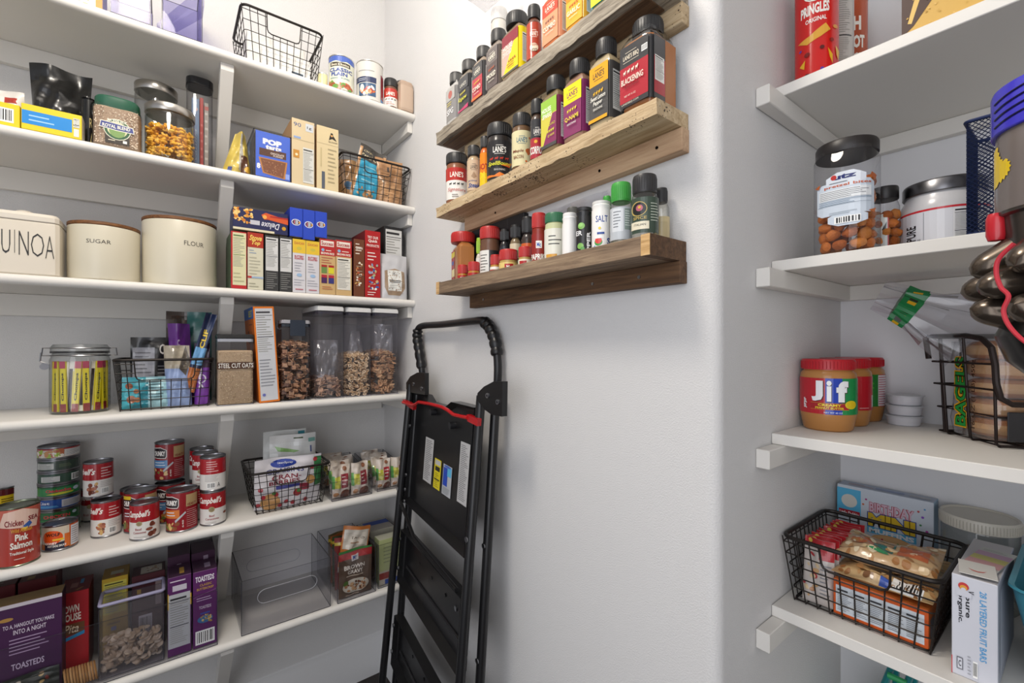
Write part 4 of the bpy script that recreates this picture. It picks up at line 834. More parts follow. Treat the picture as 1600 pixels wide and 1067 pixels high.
# right bay
(l, W, hh) = Lflat(350, 392, 200, 2, 0.03)
pouch('snack_pouch', 'crumpled yellow pouch folded at its top, beside the blue pastry box', 'bag', off(l, RL, 0, 0.03), W*1.05, hh*0.98, 0.055, 'c9b255', [('r', 0.52, 0.1, 0.16, 0.85, 'a8a49a'), ('r', 0.6, 0.05, 0.3, 0.4, '5a3a28'), ('c', 0.85, 0.15, 0.12, 'd8a840'), ('r', 0.15, 0.05, 0.14, 0.09, '4a5a9a')], seed=21, top=0.3, wt=0.35, wb=1.1, skew=0.08, wob=2)
(l, W, hh) = Lflat(397, 455, 205, 2, 0.012)
open_bin('narrow clear bin holding the blue pastry box', off(l, RL, 0, 0.12), W*1.02, 0.23, hh*0.98, group=None)
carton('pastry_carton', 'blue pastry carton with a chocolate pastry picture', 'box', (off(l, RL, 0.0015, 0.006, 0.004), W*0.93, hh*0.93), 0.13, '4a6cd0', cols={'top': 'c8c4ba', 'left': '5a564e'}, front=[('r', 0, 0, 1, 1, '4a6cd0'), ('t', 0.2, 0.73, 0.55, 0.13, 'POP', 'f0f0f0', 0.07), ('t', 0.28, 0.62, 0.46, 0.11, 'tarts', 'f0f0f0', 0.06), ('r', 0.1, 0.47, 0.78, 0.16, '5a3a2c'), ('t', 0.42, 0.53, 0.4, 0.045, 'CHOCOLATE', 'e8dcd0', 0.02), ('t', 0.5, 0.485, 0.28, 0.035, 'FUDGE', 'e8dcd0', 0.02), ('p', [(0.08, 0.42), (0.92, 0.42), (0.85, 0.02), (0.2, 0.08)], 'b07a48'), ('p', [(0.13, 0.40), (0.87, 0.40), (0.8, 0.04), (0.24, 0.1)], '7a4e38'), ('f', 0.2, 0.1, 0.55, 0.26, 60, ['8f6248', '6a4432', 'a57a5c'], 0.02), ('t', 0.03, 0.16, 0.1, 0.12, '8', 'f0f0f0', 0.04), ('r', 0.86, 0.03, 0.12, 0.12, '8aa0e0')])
pouch('snack_pouch', 'blue pouch with its corner showing above the pastry carton', 'bag', off(l, RL, -0.006, 0.185, 0.004), W*0.75, hh*1.12, 0.03, '3f77a4', [], seed=31, top=0.2)
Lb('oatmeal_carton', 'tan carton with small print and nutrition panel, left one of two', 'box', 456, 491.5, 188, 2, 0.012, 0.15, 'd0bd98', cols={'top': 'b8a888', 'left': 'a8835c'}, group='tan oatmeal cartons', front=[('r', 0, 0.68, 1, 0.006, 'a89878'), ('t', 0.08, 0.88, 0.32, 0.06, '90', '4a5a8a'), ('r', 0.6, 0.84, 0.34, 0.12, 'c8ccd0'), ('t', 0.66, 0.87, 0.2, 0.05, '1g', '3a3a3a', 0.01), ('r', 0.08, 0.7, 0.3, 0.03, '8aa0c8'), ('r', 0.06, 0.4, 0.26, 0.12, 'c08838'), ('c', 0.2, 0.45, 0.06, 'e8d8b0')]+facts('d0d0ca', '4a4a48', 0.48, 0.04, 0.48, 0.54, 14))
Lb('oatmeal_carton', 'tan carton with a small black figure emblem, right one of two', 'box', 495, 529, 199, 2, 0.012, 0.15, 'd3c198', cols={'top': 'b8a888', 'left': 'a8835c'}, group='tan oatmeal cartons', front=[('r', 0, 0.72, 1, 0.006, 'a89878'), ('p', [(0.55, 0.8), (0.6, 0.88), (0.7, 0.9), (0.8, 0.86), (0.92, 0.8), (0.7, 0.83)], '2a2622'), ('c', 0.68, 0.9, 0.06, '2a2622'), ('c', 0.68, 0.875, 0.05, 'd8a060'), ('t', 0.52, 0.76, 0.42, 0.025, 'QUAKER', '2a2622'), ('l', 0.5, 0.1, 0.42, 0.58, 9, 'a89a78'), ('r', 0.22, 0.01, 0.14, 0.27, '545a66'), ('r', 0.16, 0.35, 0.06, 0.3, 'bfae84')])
(l, W, hh) = Lflat(536, 643, 250, 2, 0.018)
zb = 0.118
b2 = basket('black wire basket of blue and brown pouches on the second shelf', off(l, RL, 0, 0.105), W, 0.20, hh, RL, wb=W*0.84, db=0.165, cut=(0.40, 0.34), nx=10, nz=5)
pouch('oats_pouch', 'blue pouch with black top flap leaning in the second-shelf basket', 'packet', off(l, RL, -W*0.17, 0.045, 0.005), W*0.40, hh*1.35, 0.03, '2b9fc4', [('r', 0, 0.72, 1, 0.28, '3a3630'), ('t', 0.15, 0.86, 0.6, 0.05, 'Organic', 'c8b890', 0, 0.2), ('t', 0.1, 0.76, 0.75, 0.08, 'Steel Cut', 'd8c8a0', 0.01, 0.2), ('r', 0, 0, 0.1, 0.95, 'b8895a'), ('r', 0.9, 0, 0.1, 0.95, 'b8895a'), ('f', 0.2, 0.05, 0.55, 0.16, 20, ['c09060', 'a87848', 'd8b080'], 0.07), ('l', 0.25, 0.3, 0.5, 0.35, 4, '8accdd')], seed=41, rot=(Matrix.Rotation(RL, 4, 'Z') @ Matrix.Rotation(math.radians(12), 4, 'Y')).to_euler(), gus=False)
pouch('kraft_pouch', 'brown paper pouch with printed note, right side of the second-shelf basket', 'packet', off(l, RL, W*0.22, 0.05, 0.005), W*0.42, hh*1.16, 0.06, 'b5875c', [('r', 0.1, 0.5, 0.6, 0.34, 'a4764c'), ('r', 0.4, 0.7, 0.08, 0.12, '3a2a1c'), ('l', 0.15, 0.52, 0.5, 0.14, 3, '6a4a2c'), ('l', 0.1, 0.05, 0.8, 0.4, 6, 'c89c70')], seed=43)
pouch('kraft_pouch', 'small brown pouch at the left side of the second-shelf basket', 'packet', off(l, RL, -W*0.34, 0.09, 0.005), W*0.3, hh*1.02, 0.04, 'b98d60', [('c', 0.5, 0.35, 0.2, '4a6a8a'), ('r', 0.1, 0.7, 0.8, 0.2, 'a07448')], seed=45)
# ---------------------------------------------------------------- third shelf: canisters
(l, W, hh) = Lflat(-50, 93, 343, 3, 0.012)
t = thing('quinoa_canister', 'square white ceramic canister lettered QUINOA with knobbed lid', 'canister', off(l, RL, 0, 0.085), RL)
R = W/2
m = MB(); m.lathe([(R*0.96, 0), (R, 0.004), (R, hh-0.006), (R*0.985, hh)], 'd6cdbd', 'ceramic', 64, pw=16, sy=0.085/R)
m.art_face([('t', 0.34, 0.32, 0.10, 0.47, 'U', '1c1a18', -0.012), ('r', 0.485, 0.34, 0.007, 0.46, '1c1a18'), ('t', 0.535, 0.31, 0.115, 0.48, 'N', '1c1a18', -0.015), ('t', 0.675, 0.30, 0.155, 0.47, 'O', '1c1a18', -0.02), ('t', 0.845, 0.28, 0.105, 0.46, 'A', '1c1a18', -0.02), ('t', 0.17, 0.31, 0.15, 0.47, 'Q', '1c1a18', -0.02)], -R*0.97, 0.01, W*0.97, hh*0.92, -0.0852, mat='ceramic'); m.build('body', t)
m = MB(); m.lathe([(R*0.985, hh+0.0012), (R, hh+0.003), (R, hh+0.014), (R*0.93, hh+0.022), (0, hh+0.024)], 'd8d0c2', 'ceramic', 64, pw=12, sy=0.085/R)
m.lathe([(0.008, hh+0.022), (0.008, hh+0.028), (0.017, hh+0.031), (0.017, hh+0.037), (0.012, hh+0.04), (0, hh+0.04)], 'd8d0c2', 'ceramic', 24); m.build('lid', t)
def canister(label, px0, px1, pyt, txt, tu, tw_, tv):
    loc, R, hh = Lround(px0, px1, pyt, 3, 0.010)
    t = thing('canister', label, 'canister', loc, RL, 'round cream canisters')
    m = MB(); hb = hh-0.010
    m.lathe([(R*0.94, 0), (R*0.985, 0.003), (R, 0.012), (R, hb-0.002), (R*0.99, hb)], 'cdc6b2', 'ceramic', 64)
    m.art_cyl([('t', tu, tv, tw_, 0.072, txt, '4a4640')], R, 0, hb, cface(loc, RL), mat='ceramic'); m.build('body', t)
    m = MB(); m.lathe([(R*0.985, hb+0.0005), (R*1.005, hb+0.002), (R*1.005, hh-0.001), (R*0.99, hh), (0, hh)], 'ffffff', 'wood_lid', 64); m.build('lid', t)
canister('round cream canister lettered SUGAR with wooden lid', 104, 219.5, 343, 'SUGAR', 0.26, 0.32, 0.66)
canister('round cream canister lettered FLOUR with wooden lid, nearest the brace', 221, 338.5, 335, 'FLOUR', 0.545, 0.255, 0.62)
# right bay: row of upright cartons and the ones lying on top
NF = lambda bg='cfcfc8': facts(bg, '3c3c3a', 0.06, 0.03, 0.88, 0.93, 16)
ricebox = [('r', 0, 0, 1, 1, 'c9a874'), ('r', 0, 0.7, 1, 0.3, 'b22a2c'), ('r', 0.06, 0.87, 0.84, 0.1, 'e8dcd0'), ('t', 0.1, 0.885, 0.76, 0.07, 'Success', 'a02428', 0.03), ('c', 0.2, 0.8, 0.1, '88b0d0'), ('l', 0.38, 0.775, 0.5, 0.04, 1, 'f0e8d8'), ('t', 0.08, 0.72, 0.84, 0.04, 'BROWN RICE', 'f0e8d8', 0.03)]
row = [
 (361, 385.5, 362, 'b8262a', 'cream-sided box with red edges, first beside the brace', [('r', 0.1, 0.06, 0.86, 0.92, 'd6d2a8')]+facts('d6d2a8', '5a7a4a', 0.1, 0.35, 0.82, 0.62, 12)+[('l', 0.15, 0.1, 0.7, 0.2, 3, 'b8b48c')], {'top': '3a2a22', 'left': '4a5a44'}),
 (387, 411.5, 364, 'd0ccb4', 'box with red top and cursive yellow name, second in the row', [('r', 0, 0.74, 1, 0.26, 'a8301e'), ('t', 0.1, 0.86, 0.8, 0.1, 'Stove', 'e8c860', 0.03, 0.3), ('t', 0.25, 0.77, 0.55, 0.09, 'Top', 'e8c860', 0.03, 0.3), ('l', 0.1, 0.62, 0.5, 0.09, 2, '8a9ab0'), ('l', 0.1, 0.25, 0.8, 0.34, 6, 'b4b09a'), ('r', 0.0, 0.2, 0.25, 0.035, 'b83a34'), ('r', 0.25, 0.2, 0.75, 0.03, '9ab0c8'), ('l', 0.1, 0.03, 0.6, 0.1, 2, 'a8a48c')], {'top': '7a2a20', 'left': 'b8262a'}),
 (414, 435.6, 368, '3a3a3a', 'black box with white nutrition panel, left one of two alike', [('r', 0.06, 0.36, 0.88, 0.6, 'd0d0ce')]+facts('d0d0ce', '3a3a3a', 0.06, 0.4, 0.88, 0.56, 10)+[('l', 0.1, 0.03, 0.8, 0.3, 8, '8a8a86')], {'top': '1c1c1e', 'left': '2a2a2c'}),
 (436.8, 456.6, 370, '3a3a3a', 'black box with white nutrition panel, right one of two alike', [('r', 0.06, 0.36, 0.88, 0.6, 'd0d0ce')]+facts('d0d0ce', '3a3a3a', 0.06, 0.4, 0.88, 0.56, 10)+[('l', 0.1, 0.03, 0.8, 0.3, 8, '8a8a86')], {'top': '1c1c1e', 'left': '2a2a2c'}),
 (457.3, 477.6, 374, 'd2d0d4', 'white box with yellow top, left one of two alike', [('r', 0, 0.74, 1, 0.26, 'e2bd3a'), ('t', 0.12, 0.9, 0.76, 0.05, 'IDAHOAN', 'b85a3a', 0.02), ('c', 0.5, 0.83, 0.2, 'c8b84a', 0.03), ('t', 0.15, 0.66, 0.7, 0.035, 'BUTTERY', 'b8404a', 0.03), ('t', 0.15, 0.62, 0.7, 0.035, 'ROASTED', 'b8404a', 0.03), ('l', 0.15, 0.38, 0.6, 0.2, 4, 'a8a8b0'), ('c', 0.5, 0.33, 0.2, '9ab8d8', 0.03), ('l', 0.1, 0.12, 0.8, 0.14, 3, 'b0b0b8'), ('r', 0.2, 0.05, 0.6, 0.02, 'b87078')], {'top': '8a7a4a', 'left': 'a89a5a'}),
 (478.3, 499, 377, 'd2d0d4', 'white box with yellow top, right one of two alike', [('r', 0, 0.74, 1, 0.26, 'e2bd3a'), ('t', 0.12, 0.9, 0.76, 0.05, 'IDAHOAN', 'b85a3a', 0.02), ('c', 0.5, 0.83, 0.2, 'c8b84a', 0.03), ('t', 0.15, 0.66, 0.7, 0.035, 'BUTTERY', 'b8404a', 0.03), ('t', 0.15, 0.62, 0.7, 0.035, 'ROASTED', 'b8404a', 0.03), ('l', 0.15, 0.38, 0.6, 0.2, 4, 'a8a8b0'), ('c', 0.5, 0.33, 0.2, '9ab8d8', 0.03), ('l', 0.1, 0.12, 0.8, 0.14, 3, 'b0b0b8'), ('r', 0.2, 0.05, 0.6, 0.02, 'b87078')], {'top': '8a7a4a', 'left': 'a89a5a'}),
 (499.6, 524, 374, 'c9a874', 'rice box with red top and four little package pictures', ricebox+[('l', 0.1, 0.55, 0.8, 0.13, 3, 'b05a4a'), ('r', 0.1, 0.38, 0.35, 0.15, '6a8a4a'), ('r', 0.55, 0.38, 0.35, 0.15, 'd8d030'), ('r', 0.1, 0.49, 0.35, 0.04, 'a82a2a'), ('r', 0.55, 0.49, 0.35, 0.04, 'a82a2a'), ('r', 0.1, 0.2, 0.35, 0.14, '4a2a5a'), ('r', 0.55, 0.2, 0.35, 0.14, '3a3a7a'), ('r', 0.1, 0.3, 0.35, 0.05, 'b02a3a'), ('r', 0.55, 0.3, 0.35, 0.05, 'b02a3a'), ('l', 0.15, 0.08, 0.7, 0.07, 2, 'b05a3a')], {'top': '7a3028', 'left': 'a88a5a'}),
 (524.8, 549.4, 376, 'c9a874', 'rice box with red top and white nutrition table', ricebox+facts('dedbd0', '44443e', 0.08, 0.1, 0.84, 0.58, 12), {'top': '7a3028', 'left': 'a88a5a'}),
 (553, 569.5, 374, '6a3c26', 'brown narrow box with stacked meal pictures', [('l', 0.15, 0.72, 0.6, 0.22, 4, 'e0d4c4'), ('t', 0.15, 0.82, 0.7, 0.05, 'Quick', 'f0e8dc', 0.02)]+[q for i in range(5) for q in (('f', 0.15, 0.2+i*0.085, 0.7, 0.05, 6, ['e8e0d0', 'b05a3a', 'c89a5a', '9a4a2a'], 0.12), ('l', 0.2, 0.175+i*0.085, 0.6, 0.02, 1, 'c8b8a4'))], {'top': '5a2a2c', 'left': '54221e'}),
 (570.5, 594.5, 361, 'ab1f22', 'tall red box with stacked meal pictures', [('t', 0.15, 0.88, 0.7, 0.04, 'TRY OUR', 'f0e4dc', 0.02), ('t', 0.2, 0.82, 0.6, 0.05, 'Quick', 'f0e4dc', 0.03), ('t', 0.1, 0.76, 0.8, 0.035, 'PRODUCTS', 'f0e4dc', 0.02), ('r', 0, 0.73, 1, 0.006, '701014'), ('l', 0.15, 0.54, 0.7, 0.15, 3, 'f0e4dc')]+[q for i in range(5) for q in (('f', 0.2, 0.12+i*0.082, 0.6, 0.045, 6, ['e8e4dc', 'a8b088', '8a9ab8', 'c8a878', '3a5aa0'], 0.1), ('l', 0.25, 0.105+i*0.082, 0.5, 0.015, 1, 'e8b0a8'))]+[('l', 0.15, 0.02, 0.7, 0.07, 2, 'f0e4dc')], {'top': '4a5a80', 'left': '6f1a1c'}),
]
tops = []
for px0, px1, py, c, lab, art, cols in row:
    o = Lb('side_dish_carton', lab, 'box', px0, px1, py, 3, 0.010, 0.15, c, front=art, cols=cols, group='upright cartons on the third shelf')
Lb('side_dish_carton', 'black box with white nutrition panel standing behind the clear herb pouch', 'box', 600, 630.5, 355, 3, 0.055, 0.13, '202022', front=facts('cdcdca', '2a2a2a', 0.08, 0.2, 0.82, 0.76, 12), cols={'left': '28201f'}, group='upright cartons on the third shelf')
(l, W, hh) = Lflat(594.5, 641, 397, 3, 0.008)
pouch('grain_pouch', 'silver pouch with window of grains and white label, at the wall end', 'packet', off(l, RL, 0, 0.02), W*0.92, hh, 0.032, 'c2c2c4', [('p', [(0.14, 0.62), (0.5, 0.68), (0.86, 0.62), (0.88, 0.25), (0.7, 0.08), (0.25, 0.08), (0.13, 0.25)], '9a8268'), ('f', 0.2, 0.12, 0.62, 0.5, 90, ['a8907a', '8a7058', 'b8a488'], 0.02), ('r', 0.24, 0.18, 0.5, 0.46, 'deded8'), ('t', 0.42, 0.53, 0.1, 0.07, 'IK', '3a3a3a'), ('r', 0.28, 0.4, 0.42, 0.02, '3a3a3a'), ('r', 0.3, 0.365, 0.38, 0.018, '5a5a5a'), ('l', 0.3, 0.22, 0.35, 0.1, 2, 'b0b0ac')], seed=51, wob=0.6, group=None)
# cartons resting on the row
(l, W, hh) = Lflat(364, 450, 340, 3, 0.012)
zt = LS[3]+Lflat(387, 411.5, 363, 3, 0.010)[2]+0.003
carton('macaroni_carton', 'navy carton lying on its side across the upright boxes, with golden pasta picture', 'box', ((l[0], l[1], zt), W, 0.068), 0.09, '262a52', cols={'bottom': 'c8b890', 'top': '1c1e3a'}, front=[('f', 0.0, 0.35, 0.35, 0.62, 46, ['d89038', 'e8b45a', 'c87824', 'f0cc80'], 0.035), ('p', [(0.5, 0.8), (0.58, 0.92), (1, 0.72), (1, 0.5), (0.62, 0.62), (0.55, 0.6)], 'd0562a'), ('r', 0.66, 0.74, 0.34, 0.07, 'a82a28'), ('c', 0.56, 0.72, 0.04, 'e8a850'), ('tu', 0.5, 0.2, 0.34, 0.28, 'Deluxe', 'e0dfe8', 0.01, 0.35), ('r', 0.3, 0.3, 0.17, 0.2, 'c0c0c8'), ('c', 0.92, 0.3, 0.04, 'c89830'), ('r', 0, 0, 0.74, 0.1, 'd8cfb0')])
zt2 = LS[3]+Lflat(457.3, 477.6, 374, 3, 0.010)[2]+0.001
for px0, px1, py, lab in ((453, 473, 325, 'bright blue carton end-on, left of the three on top of the row'), (473.6, 492, 328, 'bright blue carton end-on, middle of the three on top of the row'), (492.6, 511, 331, 'bright blue carton end-on, right of the three on top of the row')):
    (l, W, hh) = Lflat(px0, px1, py, 3, 0.006)
    zb = zt2 if px0 > 460 else zt+0.0
    zb = LS[3]+max(Lflat(457, 478, 374, 3, 0.01)[2], Lflat(499.6, 524, 374, 3, 0.01)[2] if px0 > 480 else 0, Lflat(436, 456, 369, 3, 0.01)[2] if px0 < 470 else 0)+0.002
    carton('pasta_carton', lab, 'box', ((l[0], l[1], zb), W, LS[3]+hh-zb), 0.13, '2a48b8', cols={'bottom': 'c8b488', 'left': '2038a0'}, group='blue pasta cartons', front=[('c', 0.48, 0.5, 0.36, 'e8e8f0', 0.11), ('c', 0.48, 0.5, 0.30, '2a2a4a', 0.09), ('r', 0.3, 0.44, 0.08, 0.12, 'c06a78'), ('r', 0.44, 0.42, 0.06, 0.16, 'e8e8f0'), ('r', 0.55, 0.43, 0.06, 0.14, 'e8e8f0'), ('c', 0.74, 0.5, 0.08, 'd89a3a')])
# ---------------------------------------------------------------- fourth shelf
loc, R, hh = Lround(76, 173, 548, 4, 0.055)
t = thing('clamp_jar', 'wide glass jar with wire clamp lid, full of wrapped meat sticks', 'jar', loc, RL)
m = MB(); m.lathe([(R*0.93, 0), (R*0.99, 0.006), (R, 0.02), (R, hh*0.86), (R*0.93, hh*0.93), (R*0.9, hh*0.97)], 'ffffff', 'glass', 44); m.build('jar_wall', t)
m = MB(); m.lathe([(R*0.92, hh*0.99), (R*0.97, hh*1.0), (R*0.97, hh*1.06), (R*0.88, hh*1.11), (0, hh*1.12)], 'ffffff', 'glass', 44); m.build('lid', t)
m = MB(); m.lathe([(R*0.95, hh*0.965), (R*0.98, hh*0.97), (R*0.98, hh*0.995), (R*0.95, hh*1.0)], '2a2a2a', 'gloss', 44); m.build('gasket', t)
m = MB()
ringp = lambda z, rr: [(rr*math.cos(2*PI*i/36), rr*math.sin(2*PI*i/36), z) for i in range(36)]
m.tube(ringp(hh*0.93, R*0.98), 0.002, '9a9a9c', 'steel', 6, True); m.tube(ringp(hh*1.05, R*0.985), 0.002, '9a9a9c', 'steel', 6, True)
for s_ in (-1, 1):
    m.tube([(s_*R*0.99, 0, hh*1.05), (s_*(R+0.012), 0, hh*1.05), (s_*(R+0.014), 0, hh*0.93), (s_*R*0.99, 0, hh*0.93)], 0.002, '9a9a9c', 'steel', 6)
m.tube([(-(R+0.014), -0.004, hh*0.98), (-(R+0.016), -0.004, hh*0.84), (-(R+0.004), -0.004, hh*0.80)], 0.002, '9a9a9c', 'steel', 6); m.tube([(-(R+0.008), -0.006, hh*0.76), (-(R+0.008), -0.002, hh*0.76)], 0.009, '77777a', 'steel', 16)
m.build('wire_clamp', t)
rnd = random.Random(77)
proto = None
for i in range(15):
    a = -PI/2+(i-7)*0.21+cface(loc, RL); rr = R*(0.86 if i % 2 == 0 else 0.74)
    if i % 4 == 3: cols_, art = 'e6e4e0', [('r', 0.2, 0.12, 0.6, 0.72, '2c1a1c')]
    else: cols_, art = 'd9c81e', [('r', 0, 0, 1, 0.16, '8a2a2a'), ('r', 0, 0.86, 1, 0.14, 'a83050'), ('tl', 0.25, 0.22, 0.5, 0.55, 'Chomps', '2a2a20', 0.03)]
    if i % 4 == 1: art = [('r', 0, 0, 0.55, 0.85, '2a1c1c'), ('r', 0.6, 0.1, 0.15, 0.7, 'd9c81e')]; cols_ = 'd8d4cc'
    if i in (0, 4, 8, 12): pass
    m = MB(); w_ = R*(0.20 if i % 2 else 0.22); hs = hh*0.80
    m.box(-w_/2, w_/2, -0.003, 0.003, 0, hs, cols_, 'foil', 0.001); m.art_face(art, -w_/2, 0, w_, hs, -0.003, mat='foil')
    lx, ly = rr*math.cos(a), rr*math.sin(a); wl = off(loc, RL, lx, ly, 0.007)
    o = m.build('meat_stick', None, wl); o.rotation_euler = (Matrix.Rotation(RL+a+PI/2, 4, 'Z') @ Matrix.Rotation(rnd.uniform(-0.04, 0.13), 4, 'Y')).to_euler()
    tag(o, 'wrapped meat stick standing in the glass clamp jar', 'snack stick', 'wrapped meat sticks in the clamp jar')
(l, W, hh) = Lflat(176, 334, 562, 4, 0.022)
b3 = basket('black wire basket holding purple and teal snack bags, beside the clamp jar', off(l, RL, 0, 0.11), W, 0.20, hh, RL, wb=W*0.88, db=0.17, cut=(0.62, 0.40), nx=9, nz=5)
zz = 0.005
pouch('snack_bag', 'low teal bag with almond pictures, front left of the basket', 'packet', off(l, RL, -W*0.2, 0.042, zz), W*0.46, hh*0.62, 0.02, '3fa6b4', [('r', 0.5, 0, 0.5, 1, 'a8d4dc'), ('p', [(0.2, 0), (0.55, 0), (0.55, 0.9), (0.35, 0.5)], '1f8090'), ('c', 0.15, 0.72, 0.08, '8a4a2a'), ('c', 0.2, 0.3, 0.1, '9a5a38'), ('c', 0.33, 0.28, 0.07, 'b87850'), ('c', 0.3, 0.55, 0.06, 'a86a44'), ('l', 0.56, 0.2, 0.36, 0.7, 7, '4a6a70')], seed=61, gus=False)
pouch('tea_carton_bag', 'black bag with white panel and letter C, standing back in the basket', 'packet', off(l, RL, -W*0.14, 0.115, zz), W*0.45, hh*1.42, 0.05, '161618', [('r', 0.05, 0.3, 0.5, 0.55, '8f9098'), ('l', 0.1, 0.4, 0.4, 0.4, 7, '5a5a60'), ('t', 0.66, 0.75, 0.12, 0.15, 'C', 'd8d4cc', 0.02), ('l', 0.62, 0.35, 0.3, 0.25, 5, '6a6a6c')], seed=63)
pouch('snack_bag', 'pale blue pouch with folded tan top, middle of the basket', 'packet', off(l, RL, W*0.14, 0.045, zz), W*0.27, hh*1.25, 0.035, '8ea2cc', [('r', 0, 0.62, 1, 0.38, 'a69c8a'), ('p', [(0.55, 0.62), (0.85, 1), (1, 0.75), (0.8, 0.5)], '5a5248')], seed=65, wob=1.5, skew=-0.04)
pouch('snack_bag', 'dark brown and teal bag standing at the back of the basket', 'packet', off(l, RL, W*0.26, 0.15, zz), W*0.52, hh*2.0, 0.04, '2c6a66', [('r', 0, 0, 0.45, 1, '3a2a20'), ('f', 0.02, 0.6, 0.4, 0.35, 24, ['4a3426', '2a1e18', '5a4230'], 0.05), ('c', 0.3, 0.7, 0.12, '4a7ab0')], seed=67)
pouch('snack_bag', 'bright purple bag standing behind the navy bar in the basket', 'packet', off(l, RL, W*0.19, 0.105, zz), W*0.24, hh*1.72, 0.03, '6a2a8a', [('tl', 0.35, 0.4, 0.2, 0.4, 'grain', 'd0b8dc', 0.01), ('l', 0.6, 0.4, 0.3, 0.3, 3, 'b090c0')], seed=69, wob=1.6, skew=-0.05)
pouch('snack_bar', 'navy and orange bar wrapper standing diagonally in the basket', 'packet', off(l, RL, W*0.23, 0.038, zz+hh*0.28), W*0.13, hh*1.7, 0.018, '1f2c50', [('r', 0, 0, 1, 0.3, 'c07038'), ('f', 0.1, 0.02, 0.8, 0.24, 20, ['b87848', 'd8a070', '8a5030'], 0.09), ('r', 0, 0.34, 1, 0.22, '6aa0d0'), ('tl', 0.3, 0.55, 0.4, 0.24, 'CLIF', 'e0c030', 0.03)], seed=71, rot=(Matrix.Rotation(RL, 4, 'Z') @ Matrix.Rotation(math.radians(14), 4, 'Y')).to_euler(), gus=False)
pouch('snack_bag', 'purple and white pouch at the right end of the basket', 'packet', off(l, RL, W*0.385, 0.05, zz), W*0.17, hh*1.3, 0.03, '7a3aa0', [('r', 0, 0.6, 1, 0.4, '3a2a40'), ('c', 0.4, 0.42, 0.35, 'd8d0e0'), ('c', 0.36, 0.42, 0.3, '7a3aa0'), ('tl', 0.25, 0.25, 0.3, 0.35, 'yes', 'e8e0f0', 0.03)], seed=73)
# square containers
def boxcont(name, label, px0, px1, pyt, sb, D, lidcol, lidh, wall='oxo', band=None, group=None, clampcol=None, art=()):
    (l, W, hh) = Lflat(px0, px1, pyt, 4, sb)
    t = thing(name, label, 'container', off(l, RL, 0, D/2), RL, group)
    R = W/2; sy = D/2/R; hb = hh-lidh
    m = MB(); m.lathe([(R*0.96, 0), (R*0.985, 0.003), (R*0.985, hb-0.002), (R*0.96, hb)], 'ffffff', wall, 48, pw=14, sy=sy); m.build('container_wall', t)
    m = MB(); m.lathe([(R*0.97, hb), (R, hb+0.001), (R, hh-0.006), (R*0.95, hh), (0, hh)], lidcol, 'gloss', 48, pw=12, sy=sy)
    m.build('lid', t)
    if band:
        m = MB(); m.lathe([(R*0.95, hb-0.010), (R*0.955, hb-0.009), (R*0.955, hb-0.001)], band, 'gloss', 48, pw=14, sy=sy); m.build('gasket', t)
    if art:
        m = MB(); m.art_face(art, -R*0.985, 0, R*1.97, hb, -D/2*0.99-0.0004, mat='gloss'); m.build('printed_band', t)
    m = MB(); m.tube(rect_loop(W*0.97, D*0.97, 0.0015, 0.006), 0.0012, '9a9aa0', 'gloss', 5, True); m.build('foot_rim', t)
    return l, W, hh, hb, D, t
l, W, hh, hb, D, t = boxcont('oats_container', 'clear container with black lid and brown STEEL CUT OATS band', 339, 397.5, 522, 0.012, 0.085, '262626', 0.013, 'clear', 'b0b4bc', art=[('r', 0.0, 0.545, 1, 0.1, '4a3024'), ('t', 0.03, 0.56, 0.94, 0.07, 'STEEL CUT OATS', 'e0dcd4', 0.015)])
m = MB(); m.lathe([(W*0.46, 0), (W*0.47, 0.002), (W*0.47, hb*0.78), (W*0.44, hb*0.80), (0, hb*0.81)], 'b39a7c', 'food', 48, pw=14, sy=D/W)
m.art([('f', 0, 0, 1, 1, 900, ['c9b18f', 'a08868', 'd8c4a4', '8f7758', 'baa282'], 0.014)], lambda u, v, o: (-W*0.45+u, -D*0.47-o*0.3, v+0.002), W*0.9, hb*0.77, mat='food', eps=0.0003)
tag(m.build('oats', None, off(l, RL, 0, D/2, 0.004), (0, 0, RL)), 'tan steel cut oats filling the black-lidded container', 'oats', kind='stuff')
pl = Lflat(404, 439, 480, 4, 0.02)
carton('cereal_carton', 'tilted orange cereal carton showing its nutrition side', 'box', (pl[0], pl[1]*0.92, pl[2]*1.0), 0.20, 'd8741e', cols={'left': 'c2641e', 'top': '6a2a1a'}, front=[('r', 0.08, 0.02, 0.84, 0.96, 'c6c8cc')]+facts('c6c8cc', '3c3c40', 0.08, 0.5, 0.84, 0.47, 10)+[('l', 0.14, 0.16, 0.74, 0.3, 9, '8a8c92'), ('c', 0.25, 0.08, 0.08, '6a70b0')], left=[('r', 0.0, 0.88, 1, 0.12, '1f62b4'), ('t', 0.5, 0.9, 0.4, 0.07, 'BEST', 'd8d030', 0.02), ('t', 0.3, 0.62, 0.6, 0.14, 'Cheerios', '2a1a14', 0.02), ('l', 0.5, 0.8, 0.4, 0.04, 1, '7a3a1a')], lean=math.radians(-3.5))
l, W, hh, hb, D, t = boxcont('cereal_container', 'clear clamp-lid container of brown flakes beside the orange carton', 440, 486, 500, 0.014, 0.10, '9a9aa0', 0.012, 'smoke', '2a3440')
for s_ in (-1, 1):
    m = MB(); m.tube([(s_*W*0.5, -0.01, hb*0.93), (s_*(W*0.5+0.006), -0.01, hb*0.95), (s_*(W*0.5+0.006), -0.01, hh), (s_*W*0.49, -0.01, hh)], 0.0015, '8a8a90', 'steel', 5); m.build('side_clamp', t)
m = MB(); m.box(-W*0.22, W*0.3, -D/2-0.003, -D/2-0.0005, hb*0.84, hh, '2c3440', 'gloss', 0.001); m.build('front_clamp', t)
rnd = random.Random(13)
